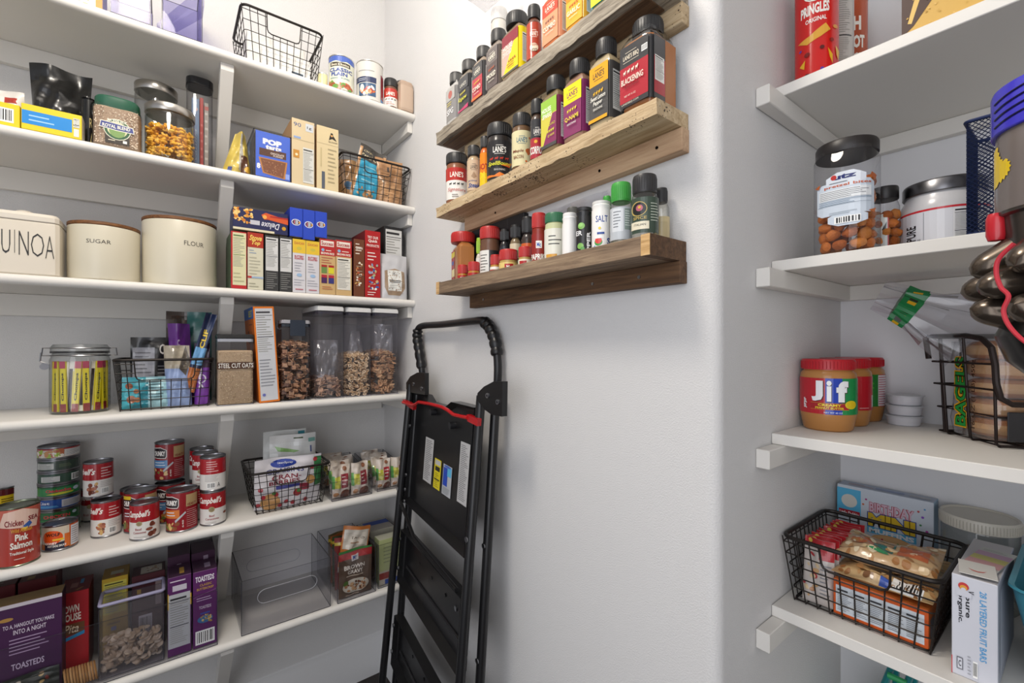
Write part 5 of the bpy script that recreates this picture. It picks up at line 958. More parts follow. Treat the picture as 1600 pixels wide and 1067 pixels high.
def flakes(l, W, D, z0, z1, n, name, label, mk, cols, dy=None, wid=0.86, **k):
    R = W/2*wid; c = off(l, RL, 0, D/2)
    bits(name, label, 'cereal', shell_pts(c, R, z0, z1, n, rnd, pw=8, inner=0.80, sy=D/W, rz=RL, heap=0.008), mk, cols, **k)
flakes(l, W, D, 0.008, hb*0.75, 560, 'bran_flakes', 'brown flakes packed in the clamp-lid container', flake, ['b08468', 'c89a78', '7a6054', 'd4aa88'])
ox = []
for px0, px1, pyt, lab in ((494, 540, 478, 'white-lidded clear cereal container, leftmost of three, nearly empty'), (542, 582.5, 480.5, 'white-lidded clear cereal container of ring cereal, middle of three'), (583.5, 625, 482, 'white-lidded clear cereal container of square cereal, rightmost of three')):
    ox.append(boxcont('cereal_container', lab, px0, px1, pyt, 0.014, 0.22 if px0 < 500 else 0.20, 'dcdcda', 0.017, 'oxo', '2e2a3c', 'white-lidded cereal containers'))
l, W, hh, hb, D, t = ox[0]; flakes(l, W, D, 0.008, hb*0.22, 330, 'bran_flakes', 'a low layer of brown flakes in the nearly empty container', flake, ['ac8a70', 'c69e80', '7e6458', 'd4b096'])
pouch('inner_bag', 'crumpled clear liner bag in the nearly empty cereal container', 'bag', off(l, RL, 0.004, 0.06, hb*0.05), W*0.8, hb*0.62, 0.05, 'ffffff', [], mat='film', seed=81, top=0.05, wob=3.0, skew=-0.06)
l, W, hh, hb, D, t = ox[1]; flakes(l, W, D, 0.006, hb*0.5, 900, 'ring_cereal', 'pale ring cereal filling the middle container halfway', ringbit, ['e2c49c', 'f0d8b4', 'd0ac80'])
pouch('inner_bag', 'clear liner bag peaked above the ring cereal', 'bag', off(l, RL, 0, 0.05, hb*0.48), W*0.7, hb*0.3, 0.03, 'ffffff', [], mat='film', seed=83, wt=0.4, wob=2)
l, W, hh, hb, D, t = ox[2]; flakes(l, W, D, 0.008, hb*0.52, 520, 'square_cereal', 'brown square cereal filling the rightmost container halfway', lambda m, c, r, mt: flake(m, c, r, mt, 0.009), ['c89c74', 'dcb48a', '9a7050', 'd0a47c'], wid=0.8)
pouch('inner_bag', 'clear liner bag rising above the square cereal', 'bag', off(l, RL, 0.004, 0.05, hb*0.45), W*0.75, hb*0.42, 0.03, 'ffffff', [], mat='film', seed=85, skew=0.05, wob=2)
# ================================================================== cans and bins on the two lowest left shelves
def sbR(px0, px1, R):       # how far behind the front edge a thing of radius R must stand to look this wide
    lo, hi = -0.05, 0.30
    for _ in range(30):
        mid = (lo+hi)/2
        if Round(px0, px1, 'X', XF, mid)[2] > R: hi = mid
        else: lo = mid
    return (lo+hi)/2
def redcan(label, px0, px1, R, h, base=None, art=None, sb=None, group='red and white soup cans', lab='ddd9d4', back=False):
    sb = sbR(px0, px1, R) if sb is None else sb
    x, y, R2, t = Round(px0, px1, 'X', XF, sb)
    loc = (x, y, (base if base is not None else LS[5])+0.0006)
    can(label, loc, R, h, lab, art, RL, group)
    return loc
def soup(variant):
    base = [('r', 0, 0, 1, 1, 'dcd8d3'), ('r', 0, 0.5, 1, 0.5, 'a11a22')]
    if variant == 'front': return base+[('t', 0.02, 0.6, 0.66, 0.25, "Campbell's", 'efe9e2', 0.03, 0.35), ('c', 0.32, 0.46, 0.10, 'a89870'), ('c', 0.32, 0.46, 0.07, '8c7e5c'), ('t', 0.2, 0.26, 0.2, 0.07, 'Beef', '9a2430', 0.01), ('t', 0.14, 0.16, 0.4, 0.07, 'Consomme', '9a2430', 0.01), ('f', 0.62, 0.1, 0.22, 0.34, 9, ['8a4a38', '6a3424', 'a86448'], 0.07), ('l', 0.15, 0.03, 0.5, 0.06, 1, 'b0a8a4')]
    if variant == 'side': return base+[('t', -0.05, 0.62, 0.45, 0.25, "pbell's", 'efe9e2', 0.03, 0.35), ('f', 0.2, 0.1, 0.25, 0.36, 10, ['8a4a38', '6a3424', 'a86448', 'c8a060'], 0.07), ('l', 0.58, 0.56, 0.34, 0.34, 4, 'd8c0be'), ('l', 0.56, 0.26, 0.38, 0.2, 4, 'a8a4a2'), ('b', 0.58, 0.06, 0.24, 0.18)]
    if variant == 'back': return base+[('l', 0.25, 0.56, 0.5, 0.38, 5, 'dcb8b6'), ('l', 0.2, 0.26, 0.6, 0.22, 5, 'a8a4a2'), ('b', 0.28, 0.05, 0.3, 0.18), ('t', 0.66, 0.08, 0.1, 0.14, 'A', '3a3a3a')]
    if variant == 'wide': return base+[('t', 0.02, 0.62, 0.8, 0.26, "Campbell's", 'efe9e2', 0.03, 0.35), ('c', 0.45, 0.48, 0.12, 'a89870'), ('c', 0.45, 0.48, 0.09, '8c7e5c'), ('t', 0.36, 0.24, 0.2, 0.07, 'Beef', '9a2430', 0.01), ('t', 0.22, 0.14, 0.5, 0.07, 'Consomme', '9a2430', 0.01), ('c', 0.93, 0.3, 0.06, '8a4a38'), ('l', 0.2, 0.03, 0.6, 0.05, 1, 'b0a8a4')]
    return [('r', 0, 0, 1, 1, '981b22'), ('r', 0.0, 0.42, 0.34, 0.08, '981b22')]
def chunky(col='5a8ab8'): return [('r', 0, 0, 1, 1, '8c1a22'), ('p', [(0, 0.62), (0.36, 0.6), (0.40, 0.66), (0.40, 0.85), (0.2, 0.93), (0, 0.9)], 'e0dcd6'), ('p', [(0, 0.64), (0.35, 0.62), (0.38, 0.67), (0.38, 0.84), (0.2, 0.91), (0, 0.88)], '2a2024'), ('t', 0.02, 0.68, 0.33, 0.14, 'CHUNKY', 'f0ece6', 0.05), ('r', 0, 0.34, 0.42, 0.22, col), ('l', 0.04, 0.38, 0.32, 0.15, 2, 'dce4ec'), ('f', 0.0, 0.03, 0.4, 0.26, 14, ['b8783a', '8a4a28', 'd8b070', '6a7a3a'], 0.05), ('p', [(0.3, 0.22), (0.62, 0.46), (0.6, 0.5), (0.28, 0.28)], 'b8bcc0'), ('tl', 0.5, 0.08, 0.05, 0.2, '640', 'e0d0c8', 0.02), ('r', 0.62, 0.62, 0.34, 0.32, 'b09468'), ('t', 0.66, 0.64, 0.26, 0.07, 'HEARTY', '7a2024', 0.02), ('l', 0.64, 0.06, 0.3, 0.5, 9, 'c08484')]
# far left: yellow chili can on a black tin, the salmon can in front
loc = redcan('black tin at the left edge, under the yellow chili can', -18, 26, 0.044, 0.030, art=[], sb=None, group=None, lab='161616')
zt = LS[5]+0.0306
z2 = zh(773, Round(-14, 21, 'X', XF, sbR(-14, 21, 0.037))[3]-0.037)
loc = (loc[0], loc[1]-0.003, zt+0.0008)
can('yellow chili bean can at the left edge of the picture', loc, 0.037, 0.105, 'd8b81e', [('r', 0, 0.82, 1, 0.18, '5a1a1e'), ('c', 0.72, 0.35, 0.2, '6a2a1a'), ('c', 0.72, 0.35, 0.13, 'a85a2a'), ('l', 0.5, 0.55, 0.4, 0.2, 3, '3a2a1a'), ('c', 0.9, 0.72, 0.05, 'b8982a')], RL)
sb = 0.012
loc, R, hh = Lround(-10, 64, 778, 5, sb)
can('large salmon can with rust red label reading Pink Salmon', loc, R, hh, 'a5382c', [('r', 0, 0.76, 1, 0.24, 'b85a48'), ('p', [(0.1, 0.7), (0.9, 0.62), (0.95, 0.9), (0.6, 1), (0.2, 0.95)], 'd8b8a8'), ('t', 0.22, 0.70, 0.40, 0.11, 'Chicken', '7a2028', 0.03), ('t', 0.72, 0.76, 0.2, 0.08, 'SEA', '7a2028', 0.03), ('p', [(0.6, 0.68), (0.75, 0.76), (0.8, 0.7), (0.7, 0.62)], '3a5a9a'), ('p', [(0.55, 0.64), (0.72, 0.66), (0.66, 0.6)], 'e0c040'), ('t', 0.35, 0.58, 0.45, 0.07, 'Wild Alaskan', 'd89a3a', 0.02), ('t', 0.44, 0.43, 0.28, 0.12, 'Pink', 'eee8de', 0.03), ('t', 0.34, 0.29, 0.46, 0.12, 'Salmon', 'eee8de', 0.03), ('t', 0.33, 0.17, 0.5, 0.07, 'Traditional Style', 'eee8de', 0.02), ('l', 0.42, 0.08, 0.3, 0.05, 1, 'd8b8b0')], RL, top='7c8270')
# tuna tower
x, y, R, t = Round(57, 126, 'X', XF, sbR(57, 126, 0.0450)); z = LS[5]+0.0006; R = 0.0450
arts = [('2a6a3e', [('t', 0.1, 0.3, 0.7, 0.4, 'CHICKEN', 'd84a48', 0.03)], 'green flat tuna can at the foot of the stack'),
 ('2a6a3e', [('t', 0.15, 0.35, 0.6, 0.35, 'CHICKEN', 'e04a50', 0.03), ('r', 0, 0, 1, 0.15, '3a8a50'), ('c', 0.85, 0.7, 0.05, 'c8d8e8')], 'green tuna can with pink lettering, second from the foot of the stack'),
 ('24509c', [('r', 0.56, 0.1, 0.44, 0.8, 'c4c6cc'), ('l', 0.6, 0.2, 0.36, 0.6, 5, '7a7c84'), ('t', 0.05, 0.5, 0.24, 0.3, 'Kist', 'e8ecf4', 0.02), ('p', [(0, 0.1), (0.5, 0.15), (0.45, 0.35), (0.1, 0.4)], '4a90c8')], 'blue tuna can with white panel in the middle of the stack'),
 ('2c8048', [('p', [(0.2, 0.2), (0.5, 0.35), (0.85, 0.3), (0.8, 0.15), (0.4, 0.08)], 'c8c83a'), ('t', 0.2, 0.4, 0.58, 0.32, 'ChickenSea', 'd8344c', 0.03), ('c', 0.88, 0.55, 0.06, 'd0e0f0'), ('r', 0, 0.85, 1, 0.15, '1f5a34')], 'bright green tuna can with red lettering above the blue one'),
 ('2e4a3c', [('r', 0.1, 0.15, 0.42, 0.6, 'c0c2c0'), ('l', 0.13, 0.2, 0.36, 0.5, 4, '6a6c6a'), ('b', 0.78, 0.1, 0.18, 0.75)], 'dark green tuna can with barcode, third from the top of the stack'),
 ('34433a', [('r', 0.02, 0.15, 0.36, 0.65, 'b8bab6'), ('l', 0.05, 0.2, 0.3, 0.55, 4, '6a6c6a'), ('l', 0.5, 0.3, 0.4, 0.4, 3, '6a7a5a')], 'olive green can with pale panel, second from the top of the stack'),
 ('c8beb4', [('r', 0, 0.86, 1, 0.14, 'a0242a'), ('f', 0.0, 0.1, 0.6, 0.7, 30, ['b0603c', 'd8d0c4', '9ab84a', 'c08a5a', 'e4dcd0'], 0.06), ('r', 0.64, 0.1, 0.34, 0.72, 'd4d2d0'), ('l', 0.66, 0.15, 0.3, 0.6, 6, '8a8a8c')], 'flat can with red rim stripe and chicken picture, topmost of the tuna stack')]
ht = (zh(694, t)-LS[5])/7
for c, a, lab in arts:
    can(lab, (x, y, z), R, ht-0.0008, c, a, RL, 'flat cans in one stack', name='tuna_can'); z += ht
loc = redcan('hot dog sauce can with orange oval label, in front of the tuna stack', 64, 122.5, 0.0352, 0.068, art=[('r', 0, 0, 1, 0.25, 'b86a1e'), ('r', 0, 0.25, 0.75, 0.75, 'c8bca8'), ('p', [(0.1, 0.25), (0.75, 0.35), (0.75, 0), (0.1, 0)], '28283a'), ('c', 0.32, 0.55, 0.26, 'd8541e'), ('t', 0.14, 0.6, 0.36, 0.14, 'WOLF', '28201e', 0.04), ('r', 0.3, 0.4, 0.3, 0.08, 'e0b82a'), ('r', 0.62, 0.05, 0.14, 0.6, 'c8621e'), ('t', 0.12, 0.24, 0.3, 0.1, 'CONEY', 'f0ece4', 0.03), ('t', 0.18, 0.12, 0.48, 0.09, 'HOT DOG SAUCE', 'f0ece4', 0.02), ('r', 0.78, 0.05, 0.22, 0.9, 'c8c8cc'), ('l', 0.8, 0.1, 0.18, 0.8, 8, '7a7a80')], group=None, lab='c8541e')
# soup cans
HC, RCN = 0.101, 0.0335
a1 = redcan('soup can with gold medallion standing behind, under the side-turned upper can', 126, 172, RCN, HC, art=[('r', 0, 0, 1, 1, 'dcd8d3'), ('r', 0, 0.5, 1, 0.5, 'a11a22'), ('r', 0.25, 0.9, 0.5, 0.1, 'd8b830'), ('t', 0.0, 0.62, 0.5, 0.22, "mpbell's", 'efe9e2', 0.03, 0.35), ('c', 0.3, 0.46, 0.1, 'a89870'), ('t', 0.1, 0.15, 0.4, 0.08, 'Broth with', '9a2430', 0.01)])
redcan('soup can with sliced beef picture, front one of the left soup pair', 141, 190.5, RCN, HC, art=soup('side'))
redcan('soup can stacked on the left soup pair', 129, 178, RCN, HC, base=LS[5]+HC+0.0012, art=soup('side'), sb=None)
redcan('short dark red soup can, back one in the middle group', 188, 233, RCN+0.002, HC+0.004, sb=0.172, art=[('r', 0, 0, 1, 1, '981b22'), ('l', 0.1, 0.86, 0.5, 0.05, 1, 'd0a8a0')])
b = redcan('tall soup can with yellow tag between the back and front middle cans', 193, 246, 0.0385, 0.117, art=chunky('7a2028')+[('r', 0.02, 0.86, 0.2, 0.09, 'd8b830')], group='tall hearty soup cans', sb=0.088)
redcan('soup can with medallion and beef picture, foremost in the middle group', 201, 250.5, RCN, HC, art=soup('front'), sb=0.016)
c0 = redcan('tall hearty soup can under the topmost can, left back', 241, 290, 0.0385, 0.117, art=chunky(), group='tall hearty soup cans')
redcan('tall hearty soup can with blue band, stacked highest of all the cans', 241, 289, 0.0385, 0.117, base=LS[5]+0.1185, art=chunky(), group='tall hearty soup cans')
redcan('tall hearty soup can with orange band and spoon, foremost of its kind', 257, 311, 0.0385, 0.117, art=chunky('d0742e'), group='tall hearty soup cans', sb=0.018)
for px0, px1, sb, lab in ((295, 335, 0.165, 'rear'), (299, 341, 0.092, 'middle')):
    for k in range(2):
        redcan('%s soup can in the %s of the right-hand soup stacks' % ('upper' if k else 'lower', lab), px0, px1, RCN, HC, base=LS[5]+k*(HC+0.0012), sb=sb+0.0, art=soup('front') if k else soup('back'))
redcan('soup can with big script name at the foot of the front right stack', 311, 354, RCN, HC, art=soup('wide'), sb=0.02)
redcan('soup can with barcode side turned out, on top of the front right stack', 311, 354, RCN, HC, base=LS[5]+HC+0.0012, art=soup('back'), sb=0.02)
# right bay of the can shelf: basket of dried fruit and two clear bins of biscuits
(l, W, hh) = Lflat(391, 516, 730, 5, 0.018)
hb = zh(733, onX(450, XF-0.018)[1])-LS[5]
bl = off(l, RL, 0, 0.105)
basket('black wire basket of dried fruit bags beside the soup cans', bl, W, 0.22, hb, RL, wb=W*0.82, db=0.17, cut=(0.42, 0.34), nx=11, nz=6)
pouch('dried_fruit_bag', 'white bag reading CRANBERRIES with scattered red berries, front in the basket', 'packet', off(l, RL, -0.002, 0.055, 0.005), W*0.84, hb*1.20, 0.035, 'd4d0d4', [('c', 0.42, 0.88, 0.19, '28409a', 0.085), ('t', 0.28, 0.86, 0.28, 0.055, 'OceanSpray', 'eceef4', 0.02), ('t', 0.16, 0.70, 0.56, 0.09, 'CRAISINS', '3a3e78', 0.015), ('t', 0.24, 0.57, 0.44, 0.09, 'CRAN-', '842434', 0.02), ('t', 0.2, 0.48, 0.46, 0.08, 'BERRIES', '842434', 0.02), ('r', 0.3, 0.39, 0.36, 0.06, '3a3e88'), ('r', 0.66, 0.3, 0.14, 0.14, '8a2a3c'), ('c', 0.22, 0.15, 0.14, 'c09058'), ('c', 0.62, 0.26, 0.06, 'a8343a'), ('r', 0.88, 0.35, 0.12, 0.6, '3a7a48')]+[('c', a, b_, 0.035, 'a82c38') for a, b_ in ((0.08, 0.42), (0.12, 0.26), (0.3, 0.3), (0.45, 0.12), (0.55, 0.08), (0.75, 0.08), (0.9, 0.9), (0.85, 0.75), (0.05, 0.1), (0.36, 0.06))]+[('c', 0.27, 0.33, 0.03, '4a7a3a'), ('c', 0.64, 0.3, 0.03, '4a7a3a'), ('c', 0.82, 0.5, 0.07, 'b88a50')], seed=91, wob=0.9, rot=(Matrix.Rotation(RL, 4, 'Z') @ Matrix.Rotation(math.radians(6), 4, 'X')).to_euler())
pouch('snack_bag', 'white bag with green pea pod picture, behind the dried fruit bag', 'packet', off(l, RL, W*0.12, 0.125, 0.005), W*0.62, hb*1.62, 0.035, 'd8d8d6', [('r', 0, 0.68, 0.86, 0.2, 'e0e2e0'), ('p', [(0.1, 0.84), (0.16, 0.76), (0.5, 0.72), (0.62, 0.74), (0.3, 0.8)], '8ab86a'), ('r', 0.5, 0.93, 0.2, 0.02, '4a5a3a'), ('r', 0.82, 0.86, 0.16, 0.06, '7aa8a0'), ('r', 0.86, 0.7, 0.03, 0.1, '3a4a8a')], seed=93, wob=0.8)
pouch('snack_bag', 'white bag with red and green pepper picture, rearmost in the fruit basket', 'packet', off(l, RL, W*0.04, 0.165, 0.005), W*0.58, hb*1.70, 0.03, 'd4d6d4', [('p', [(0.3, 0.9), (0.4, 0.93), (0.55, 0.9), (0.5, 0.87)], '8aa83a'), ('c', 0.56, 0.885, 0.06, 'b03a2c'), ('r', 0.8, 0.9, 0.16, 0.07, '3a8a9a')], seed=95, wob=0.8)
def biscuit(label, loc, W, Hh, seed, two='8a2a34', rot=None, grp='biscuit packs in the clear bins'):
    return pouch('biscuit_pack', label, 'packet', loc, W, Hh, 0.03, 'cdc0b2', [('f', 0, 0, 1, 1, 16, ['d8ccc0', 'c4b4a2', 'dcd4ca'], 0.12), ('r', 0.12, 0.32, 0.32, 0.34, 'c4c04a'), ('r', 0.0, 0.3, 0.12, 0.4, '5a9a4e'), ('r', 0.48, 0.3, 0.4, 0.42, two), ('l', 0.53, 0.36, 0.32, 0.32, 3, 'e8d8d0'), ('c', 0.7, 0.1, 0.28, '6a3c2e'), ('c', 0.7, 0.88, 0.12, '8a5a40'), ('c', 0.2, 0.12, 0.14, 'b07a4a')], seed=seed, gus=False, rot=rot, group=grp, wob=1.2)
for k, (p0, p1, pt, lab) in enumerate(((517, 584, 752, 'clear bin of biscuit packs next to the fruit basket'), (588, 640, 745, 'clear bin of biscuit packs behind the ladder leg'))):
    (l, W, hh) = Lflat(p0+2, p1-2, pt, 5, 0.012 if k == 0 else 0.02)
    h1 = 0.105 if k == 0 else 0.095
    open_bin(lab, off(l, RL, 0, 0.13), W, 0.25, h1, hf=h1*0.62 if k == 0 else h1*0.7, group=None)
    for q in range(2):
        biscuit('brown and cream biscuit pack upright at the front of the %s biscuit bin, %s one' % ('left' if k == 0 else 'right', 'left' if q == 0 else 'right'), off(l, RL, (-0.24+0.48*q)*W, 0.028, 0.004), W*0.44, h1*(1.08 if k == 0 else 1.15), 100+k*10+q, '8a2a34' if k == 0 else 'a82a34')
    for q in range(5):
        biscuit('biscuit pack lying among others on top of the %s bin' % ('left' if k == 0 else 'right'), off(l, RL, (-0.12+0.12*(q % 3))*W, 0.072+0.034*q, 0.006), W*0.56, h1*1.1, 120+k*10+q, ['2a3a7a', 'b8283c', 'c8b8a4', 'd0c4b4', 'b05a3a'][q] , rot=(Matrix.Rotation(RL, 4, 'Z') @ Matrix.Rotation(math.radians(-24), 4, 'X')).to_euler(), grp='biscuit packs leaning in the %s bin' % ('left' if k == 0 else 'right'))
# ---------------------------------------------------------------- lowest shelf
z6 = LS[6]
# wide bin with cracker boxes
p0, t0 = onX(-90, XF-0.014); p1, t1 = onX(340, XF-0.014)
W = p1-p0; hb6 = zh(922, t1)-z6; loc = (XF-0.014-0.135, (p0+p1)/2, z6)
t = open_bin('wide clear bin of cracker boxes on the lowest shelf', loc, W, 0.27, hb6*1.75, hf=hb6, group=None, name='clear_bin')
def S6(px0, px1, pyt, sb): return Lflat(px0, px1, pyt, 6, sb)
PU = '4d2150'
def crk(name, label, px0, px1, pyt, sb, D, col, **k):
    l, W, hh = S6(px0, px1, pyt, sb)
    return carton(name, label, 'box', ((l[0], l[1], l[2]+0.0035), W, hh-0.0035), D, col, **k)
crk('cracker_carton', 'purple carton with white nutrition panel, left one of the upright pair', 262, 299, 900, 0.026, 0.085, '56245c', cols={'top': '3a2038'}, front=[('r', 0.02, 0.1, 0.93, 0.68, 'b4b6ba'), ('r', -0.02, 0.6, 0.06, 0.2, 'c8a030'), ('r', 0.95, 0.6, 0.06, 0.15, 'c8a030')]+facts('b4b6ba', '2c2c30', 0.06, 0.12, 0.86, 0.64, 12)+[('r', 0.2, 0.82, 0.6, 0.07, 'c8c0cc'), ('l', 0.1, 0.92, 0.7, 0.05, 1, 'd0c0d0')], top=[('r', 0.5, 0.2, 0.2, 0.5, 'b89040')])
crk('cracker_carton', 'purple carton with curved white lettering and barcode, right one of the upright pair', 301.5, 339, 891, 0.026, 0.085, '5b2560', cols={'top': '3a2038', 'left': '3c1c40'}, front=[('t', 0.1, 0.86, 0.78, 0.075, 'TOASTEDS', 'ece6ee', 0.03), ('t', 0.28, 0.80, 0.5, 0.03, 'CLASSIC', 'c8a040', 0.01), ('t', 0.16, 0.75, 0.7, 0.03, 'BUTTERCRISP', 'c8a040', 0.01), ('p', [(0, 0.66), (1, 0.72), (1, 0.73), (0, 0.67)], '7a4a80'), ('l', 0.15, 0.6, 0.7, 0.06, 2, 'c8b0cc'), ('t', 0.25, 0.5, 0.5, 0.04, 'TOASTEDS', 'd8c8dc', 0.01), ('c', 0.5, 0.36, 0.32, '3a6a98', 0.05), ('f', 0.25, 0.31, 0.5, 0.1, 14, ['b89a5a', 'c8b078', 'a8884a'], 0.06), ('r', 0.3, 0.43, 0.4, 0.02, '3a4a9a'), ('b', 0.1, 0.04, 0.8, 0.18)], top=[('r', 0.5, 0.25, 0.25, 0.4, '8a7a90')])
crk('cracker_carton', 'dark plum carton standing behind the upright purple pair, left', 262, 297, 868, 0.125, 0.10, '3c2038', front=[('r', 0.4, 0.75, 0.2, 0.15, '8a7a8c')], group=None)
crk('cracker_carton', 'dark plum carton standing behind the upright purple pair, right', 299, 336, 862, 0.125, 0.10, '3c2038', front=[('r', 0.5, 0.8, 0.2, 0.15, '8a7a8c')], group=None)
crk('cracker_carton', 'maroon carton with white lettering block, behind the small crouton bin', 206, 258, 896, 0.125, 0.07, '4c2026', cols={'top': '3a1c22'}, front=[('r', 0.7, 0.55, 0.18, 0.35, 'a08c88'), ('r', 0.15, 0.75, 0.12, 0.06, 'b8963c'), ('b', 0.2, 0.15, 0.4, 0.3)], top=[('r', 0.25, 0.1, 0.65, 0.7, 'aaa498'), ('f', 0.3, 0.2, 0.5, 0.5, 10, ['6a3a2a', '8a6a3a', 'c8c0b0'], 0.05)])
crk('cracker_carton', 'yellow carton with nutrition panel, beside the maroon one', 159, 200, 902, 0.125, 0.08, 'b8982c', cols={'top': '8a6c2c'}, front=[('r', 0.06, 0.55, 0.88, 0.38, 'c8be52')]+facts('c8be52', '3a3a20', 0.06, 0.55, 0.88, 0.40, 8)+[('t', 0.2, 0.42, 0.5, 0.03, 'crackers', '4a3a20', 0.02, 0.3), ('r', 0.35, 0.34, 0.2, 0.05, '8a90b0')], top=[('r', 0.3, 0.3, 0.5, 0.3, '9c9a84'), ('r', 0.5, 0.1, 0.2, 0.15, '8a3a2c')])
crk('cracker_carton', 'bright red carton with white capitals, behind the front purple carton', 92, 139, 925, 0.092, 0.10, 'a31720', cols={'top': '5e181c', 'right': '6a141a'}, front=[('t', 0.05, 0.76, 0.62, 0.09, 'TOWN', 'ece0d4', 0.03), ('t', 0.05, 0.66, 0.68, 0.09, 'HOUSE', 'ece0d4', 0.03), ('r', 0.0, 0.5, 0.85, 0.13, '6a4428'), ('t', 0.15, 0.52, 0.5, 0.1, 'Pita', 'e0d0b8', 0.01, 0.3), ('p', [(0, 0.46), (0.85, 0.52), (0.85, 0.48), (0, 0.42)], '2a8ac0')], top=[('r', 0.3, 0.3, 0.25, 0.3, '8a5a58'), ('r', 0.6, 0.5, 0.12, 0.3, '3a7aa8'), ('p', [(0.5, 0.1), (0.6, 0.08), (0.8, 0.22), (0.7, 0.22)], '9a7a48')])
crk('cracker_carton', 'dark red carton seen from its top, left of the bright red one', 28, 88, 905, 0.16, 0.09, '551a1e', cols={'top': '4a181b'}, top=[('r', 0.3, 0.5, 0.3, 0.3, '8a807c'), ('r', 0.2, 0.1, 0.2, 0.25, '7a6030')])
crk('cracker_carton', 'dark red carton at the far left of the wide bin, only its top showing', -50, 24, 920, 0.16, 0.09, '551a1e', cols={'top': '4a181b'}, top=[('l', 0.4, 0.2, 0.4, 0.6, 5, '8a807c')])
crk('cracker_carton', 'opened purple carton with torn top edge and white sentence, front left of the wide bin', -70, 97, 945, 0.036, 0.055, '3f1a44', cols={'top': '8a7048', 'right': '2c1430'}, front=[('r', 0.0, 0.965, 1.0, 0.035, 'c8c0c8'), ('c', 0.45, 0.86, 0.07, 'a88040', 0.018), ('t', 0.42, 0.76, 0.5, 0.045, 'TO A, HANGOUT YOU MAKE', 'd8ccdc', 0.01), ('t', 0.52, 0.70, 0.32, 0.045, 'INTO A NIGHT', 'd8ccdc', 0.01), ('l', 0.48, 0.5, 0.4, 0.17, 5, 'a890b0'), ('t', 0.5, 0.36, 0.32, 0.06, 'TOASTEDS', 'c8b8d0', 0.02), ('c', 0.42, 0.16, 0.09, '8a8a4a'), ('c', 0.42, 0.16, 0.06, 'b0a870'), ('f', 0.5, 0.02, 0.4, 0.25, 14, ['a08040', 'b89a5c', '7a5a2c', 'c8c0b0'], 0.02)])
# crouton container inside, cracker sleeves
(l, W, hh) = Lflat(154, 256, 945, 6, 0.024)
zc = z6+0.0038
hc = zh(940, onX(205, XF-0.024)[1])-zc
bin_ = open_bin('small lidless clear bin of oyster crackers inside the wide bin', off((l[0], l[1], zc), RL, 0, 0.037), W, 0.072, hc, mat='oxo', group=None)
m = MB(); m.tube(rect_loop(W*0.99, 0.085, hc+0.006, 0.006, 5, 0, 0.012), 0.0045, '9d98b4', 'plastic', 8, True); m.build('upper_rim', bin_)
rnd = random.Random(19)
P = [Vector(off((l[0], l[1], zc), RL, rnd.uniform(-W*0.44, W*0.44), rnd.uniform(0.010, 0.062), 0.008+rnd.random()**1.0*hc*0.42)) for _ in range(260)]
bits('oyster_crackers', 'pale round oyster crackers heaped in the small clear bin', 'crackers', P, lambda m, c, r, mt: blob(m, c, r, mt, 0.009, 0.009, 0.003), ['d8c4a6', 'e4d2b6', 'c6ae8c'])
pouch('cracker_bag', 'dark green bag with food pictures lying in front of the purple carton', 'bag', off((XF-0.018, onX(0, XF-0.018)[0], zc), RL, 0.0, 0.008, 0.0), 0.20, 0.078, 0.012, '20261f', [('f', 0.3, 0.1, 0.65, 0.8, 26, ['9a7a48', 'b0935c', '6a4a2a', 'b8b0a0', '3a5a38', '7a2a24'], 0.028)], seed=131, gus=False)
for i in range(11):
    m = MB(); r_ = 0.024
    m.lathe([(r_*0.94, -0.0022), (r_, 0), (r_*0.94, 0.0022)], ['b98a58', 'a87a48', 'c49866'][i % 3], 'food', 20)
    yy = onX(101, XF-0.03)[0]+i*0.0057
    o = m.build('cracker', None, (XF-0.030-0.012, yy, zc+0.026)); o.rotation_euler = (PI/2+0.12, 0, 0.15)
    tag(o, 'round brown cracker standing in a sleeve row in the wide bin', 'cracker', 'round crackers in a sleeve')
# empty bin, gravy bin, green box bin
def cornerbin(label, pl0, pl1, pyt, D, sb, slots=False, hk=1.0, mat='clear'):
    (l, W, hh) = Lflat(pl0, pl1, pyt, 6, sb)
    open_bin(label, off(l, RL, 0, D/2), W, D, hh, slots=slots, group=None, mat=mat); return l, W, hh
cornerbin('empty clear bin with pill-shaped grips on the lowest shelf', 377, 516.5, 889, 0.25, 0.014, True)
l, W, hh = cornerbin('clear bin of seasoning packets, right of the empty bin', 527.5, 587, 860, 0.26, 0.012)
pouch('gravy_packet', 'brown gravy seasoning packet with red top, front of the packet bin', 'packet', off(l, RL, 0, 0.020, 0.004), W*0.86, hh*0.98, 0.012, '5e4a3c', [('r', 0, 0.8, 1, 0.2, 'a82a2c'), ('p', [(0, 0.94), (1, 0.96), (1, 1), (0, 1)], '3a7a3c'), ('r', 0.38, 0.75, 0.22, 0.13, 'd8d4d0'), ('t', 0.42, 0.77, 0.14, 0.09, 'Mc', '2a4a9a', 0.03), ('t', 0.16, 0.58, 0.62, 0.09, 'BROWN', 'e8e0d4', 0.03), ('t', 0.26, 0.48, 0.46, 0.08, 'GRAVY', 'e8e0d4', 0.02), ('r', 0.22, 0.43, 0.5, 0.02, 'c8b8a4'), ('c', 0.5, 0.22, 0.40, 'c8c0b0', 0.15), ('f', 0.2, 0.12, 0.6, 0.2, 36, ['7a4a30', 'a87850', '5a3422', 'c8a078'], 0.05), ('c', 0.2, 0.3, 0.08, '5a7a3a'), ('r', 0.2, 0.02, 0.4, 0.03, 'a89888')], seed=141, gus=False, wob=0.7, top=0.1)
